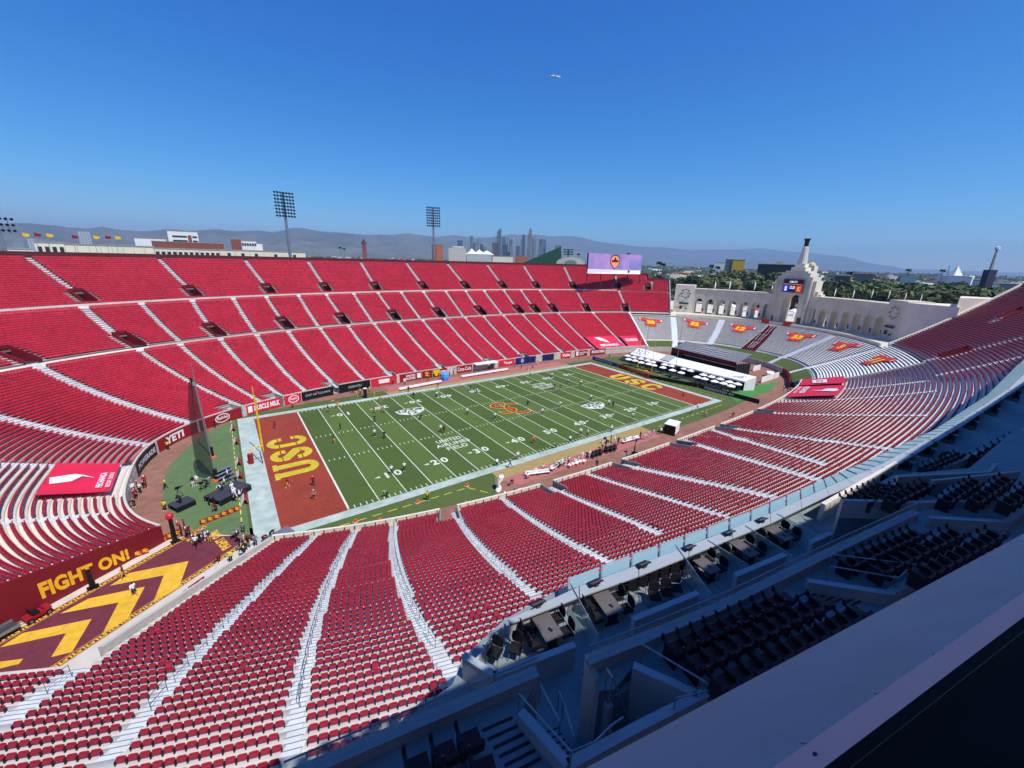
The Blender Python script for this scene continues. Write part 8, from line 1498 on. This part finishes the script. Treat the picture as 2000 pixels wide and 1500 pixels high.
for u, v, ds in ((1412, 517, 560), (1424, 519, 580), (1434, 521, 570), (1444, 519, 600), (1455, 518, 580), (1466, 522, 560), (1478, 524, 480), (1492, 526, 470), (1508, 523, 480), (1522, 527, 460), (1538, 526, 480), (1552, 528, 470), (1628, 541, 405), (1646, 544, 400), (1672, 541, 440), (1690, 543, 430), (1712, 540, 450), (1764, 546, 480), (1784, 549, 470), (1846, 545, 600), (1866, 548, 600), (1890, 546, 620), (1908, 552, 460), (1930, 556, 400)):
    p = atd(u, v, ds); kk = int(rng.integers(9)); kind = ('dark', 'olive', 'mid green')[kk % 3]; tree(p.x, p.y, min(max(p.z-GZ, 7), 24), kk, '%s tree standing right before the flat blocks beyond the park' % kind, '%s trees before the blocks' % kind)
for k in range(46):
    u = rng.uniform(560, 1110); ds = rng.uniform(560, 1150); p = atd(u, 500, ds); kk = int(rng.integers(9)); zt = 37-1.5/205*ds; h = max(zt-GZ+rng.uniform(-3, 5), 9); h = min(h, 27); kind = ('dark', 'olive', 'mid green')[kk % 3]; tree(p.x, p.y, h, kk, '%s treetop showing above the far rim before the city' % kind, '%s trees behind the rim' % kind)
FR = mat('palm_frond', (.045, .062, .022), .8, .2, .3); mb = MB()
for k in range(26):
    a = k*2.4; el_ = -.5+1.5*((k*7) % 26)/26; d = Vector((math.cos(a)*math.cos(el_), math.sin(a)*math.cos(el_), math.sin(el_))); t = Vector((-math.sin(a), math.cos(a), 0))*.22; q = d*2.2+Vector((0, 0, -.5)); mb.add([tuple(-t*.3), tuple(t*.3), tuple(d*1.2+t+Vector((0, 0, .1))), tuple(q), tuple(d*1.2-t+Vector((0, 0, .1)))], [(0, 1, 2, 3, 4)])
PALM = mb.mesh('palm_fronds', FR)
for k, (u, v, ds) in enumerate(((1288, 514, 420), (1296, 517, 440), (1390, 520, 470), (1402, 523, 470), (1660, 534, 480), (1775, 528, 600), (1842, 529, 620), (664, 484, 800), (672, 486, 820), (1228, 496, 700), (1130, 497, 650))):
    p = atd(u, v, ds); e = tag(empty('palm_tree', (p.x, p.y, GZ)), 'tall palm tree on the horizon, %s from the left' % ('fifth', 'sixth', 'seventh', 'eighth', 'ninth', 'tenth', 'last', 'first', 'second', 'fourth', 'third')[k], 'palm'); mb = MB(); mb.tube([(0, 0, 0), (.3, 0, (p.z-GZ)*.5), (0, .2, p.z-GZ)], .3, 6, 0, .2); mb.build('trunk', BARK, e); o = link('fronds', PALM, e, (0, .2, p.z-GZ)); o.scale = (1.5,)*3
# far tree cover across the plain, one mass
V0 = []; 
mb = MB(); r = np.random.default_rng(5); pts = []
for k in range(5200):
    left = k < 1100; u = r.uniform(560, 1150) if left else r.uniform(1255, 2080); ds = r.uniform(1500, 5200) if left else 470*math.exp(r.uniform(0, 2.3)); p = atd(u, 500, ds); s = r.uniform(4, 8)*(1+ds/6000); pts.append((p.x, p.y, s))
base = np.array([(1, 0, .3), (.3, .95, .3), (-.8, .6, .3), (-.8, -.6, .3), (.3, -.95, .3), (.1, .1, 1.25), (0, 0, 0)]); ff = [(0, 1, 5), (1, 2, 5), (2, 3, 5), (3, 4, 5), (4, 0, 5), (1, 0, 6), (2, 1, 6), (3, 2, 6), (4, 3, 6), (0, 4, 6)]
for x, y, s in pts: a = r.random()*6.28; ca, sa = math.cos(a), math.sin(a); j = r.uniform(.6, 1.3, 7); mb.add([(x+s*(b[0]*ca-b[1]*sa)*q, y+s*(b[0]*sa+b[1]*ca)*q, GZ+s*b[2]*q*1.1) for b, q in zip(base, j)], ff)
tag(mb.build('far_tree_cover', LEAF[0]), 'dark mass of distant tree cover across the city plain', 'trees', None, 'stuff')
# park kit beyond the arcade: feather flags
for k, (u, v) in enumerate(((1397, 553), (1426, 552), (1475, 553), (1508, 560), (1632, 566), (1668, 569), (1705, 568), (1738, 570), (1770, 574), (1800, 578))):
    p = atd(u, v, 262); e = tag(empty('feather_flag', (p.x, p.y, PZ), 0), 'white feather flag standing beyond the arcade, %s from the left' % ('first', 'second', 'third', 'fourth', 'fifth', 'sixth', 'seventh', 'eighth', 'ninth', 'tenth')[k], 'flag'); hz = max(p.z-PZ, 5)+1; mb = MB(); mb.tube([(0, 0, 0), (0, 0, hz)], .06, 5); mb.build('pole', STEEL, e); mb = MB(); mb.add([(0, .05, hz-4.5), (.9, .1, hz-4.2), (1.1, -.1, hz-1.5), (.3, 0, hz), (0, .05, hz)], [(0, 1, 2, 3, 4)]); o = mb.build('cloth', WHITEV, e); o.modifiers.new('thickness', 'SOLIDIFY').thickness = .03
# ------------------------------------------------------------------ airliner
p = atd(1085, 149, 1180); e = tag(empty('airliner', p, 0), 'white airliner crossing the blue sky above the skyline', 'airplane'); ax = Vector(tuple(CR)); ax.z = 0; ax.normalize(); ax.z = -.12; ax.normalize(); e.rotation_euler = ax.to_track_quat('X', 'Z').to_euler()
mb = MB(); mb.v = []; L_ = 27
prof = [(.1, -L_/2), (1.2, -L_/2+4), (1.75, -L_/2+9), (1.75, L_/2-5), (1.3, L_/2-2), (.1, L_/2)]; mb.lathe(prof, n=12); mb.v = [(z, y, x) for x, y, z in mb.v]; mb.build('fuselage', WHITEV, e)
for s in (-1, 1): mb = MB(); mb.hexa([(2.5, s*1.2, -.6), (-2.2, s*1.2, -.6), (-5.0, s*13, .3), (-3.6, s*13, .3)], [(2.5, s*1.2, -.2), (-2.2, s*1.2, -.3), (-5.0, s*13, .5), (-3.6, s*13, .5)]); mb.build('wing', WHITEV, e); mb = MB(); mb.tube([(1.5, s*4.5, -1.3), (-1.8, s*4.5, -1.2)], .8, 10); mb.build('engine', GREYC, e); mb = MB(); mb.hexa([(-L_/2+3, s*.6, .6), (-L_/2+1, s*.6, .6), (-L_/2-.4, s*4.6, .9), (-L_/2+.7, s*4.6, .9)], [(-L_/2+3, s*.6, .8), (-L_/2+1, s*.6, .8), (-L_/2-.4, s*4.6, 1), (-L_/2+.7, s*4.6, 1)]); mb.build('tailplane', WHITEV, e)
mb = MB(); mb.hexa([(-L_/2+4, -.15, 1.2), (-L_/2+.6, -.15, 1.2), (-L_/2+.6, .15, 1.2), (-L_/2+4, .15, 1.2)], [(-L_/2+.8, -.1, 6), (-L_/2-.8, -.1, 6), (-L_/2-.8, .1, 6), (-L_/2+.8, .1, 6)]); mb.build('fin', NAVY, e)
# ------------------------------------------------------------------ air
hz_ = bpy.data.materials.new('hazy_air'); hz_.use_nodes = True; n_ = hz_.node_tree.nodes; n_.remove(n_['Principled BSDF']); pv = n_.new('ShaderNodeVolumePrincipled'); pv.inputs['Color'].default_value = (.44, .70, 1.0, 1); pv.inputs['Density'].default_value = 8.5e-5; pv.inputs['Anisotropy'].default_value = .2; hz_.node_tree.links.new(pv.outputs[0], n_['Material Output'].inputs['Volume'])
mb = MB(); mb.box((0, 0, 384), (38000, 38000, 770)); o = mb.build('haze', hz_); o['kind'] = 'stuff'; o['label'] = 'thin blue haze over the city and mountains'; o.display_type = 'WIRE'
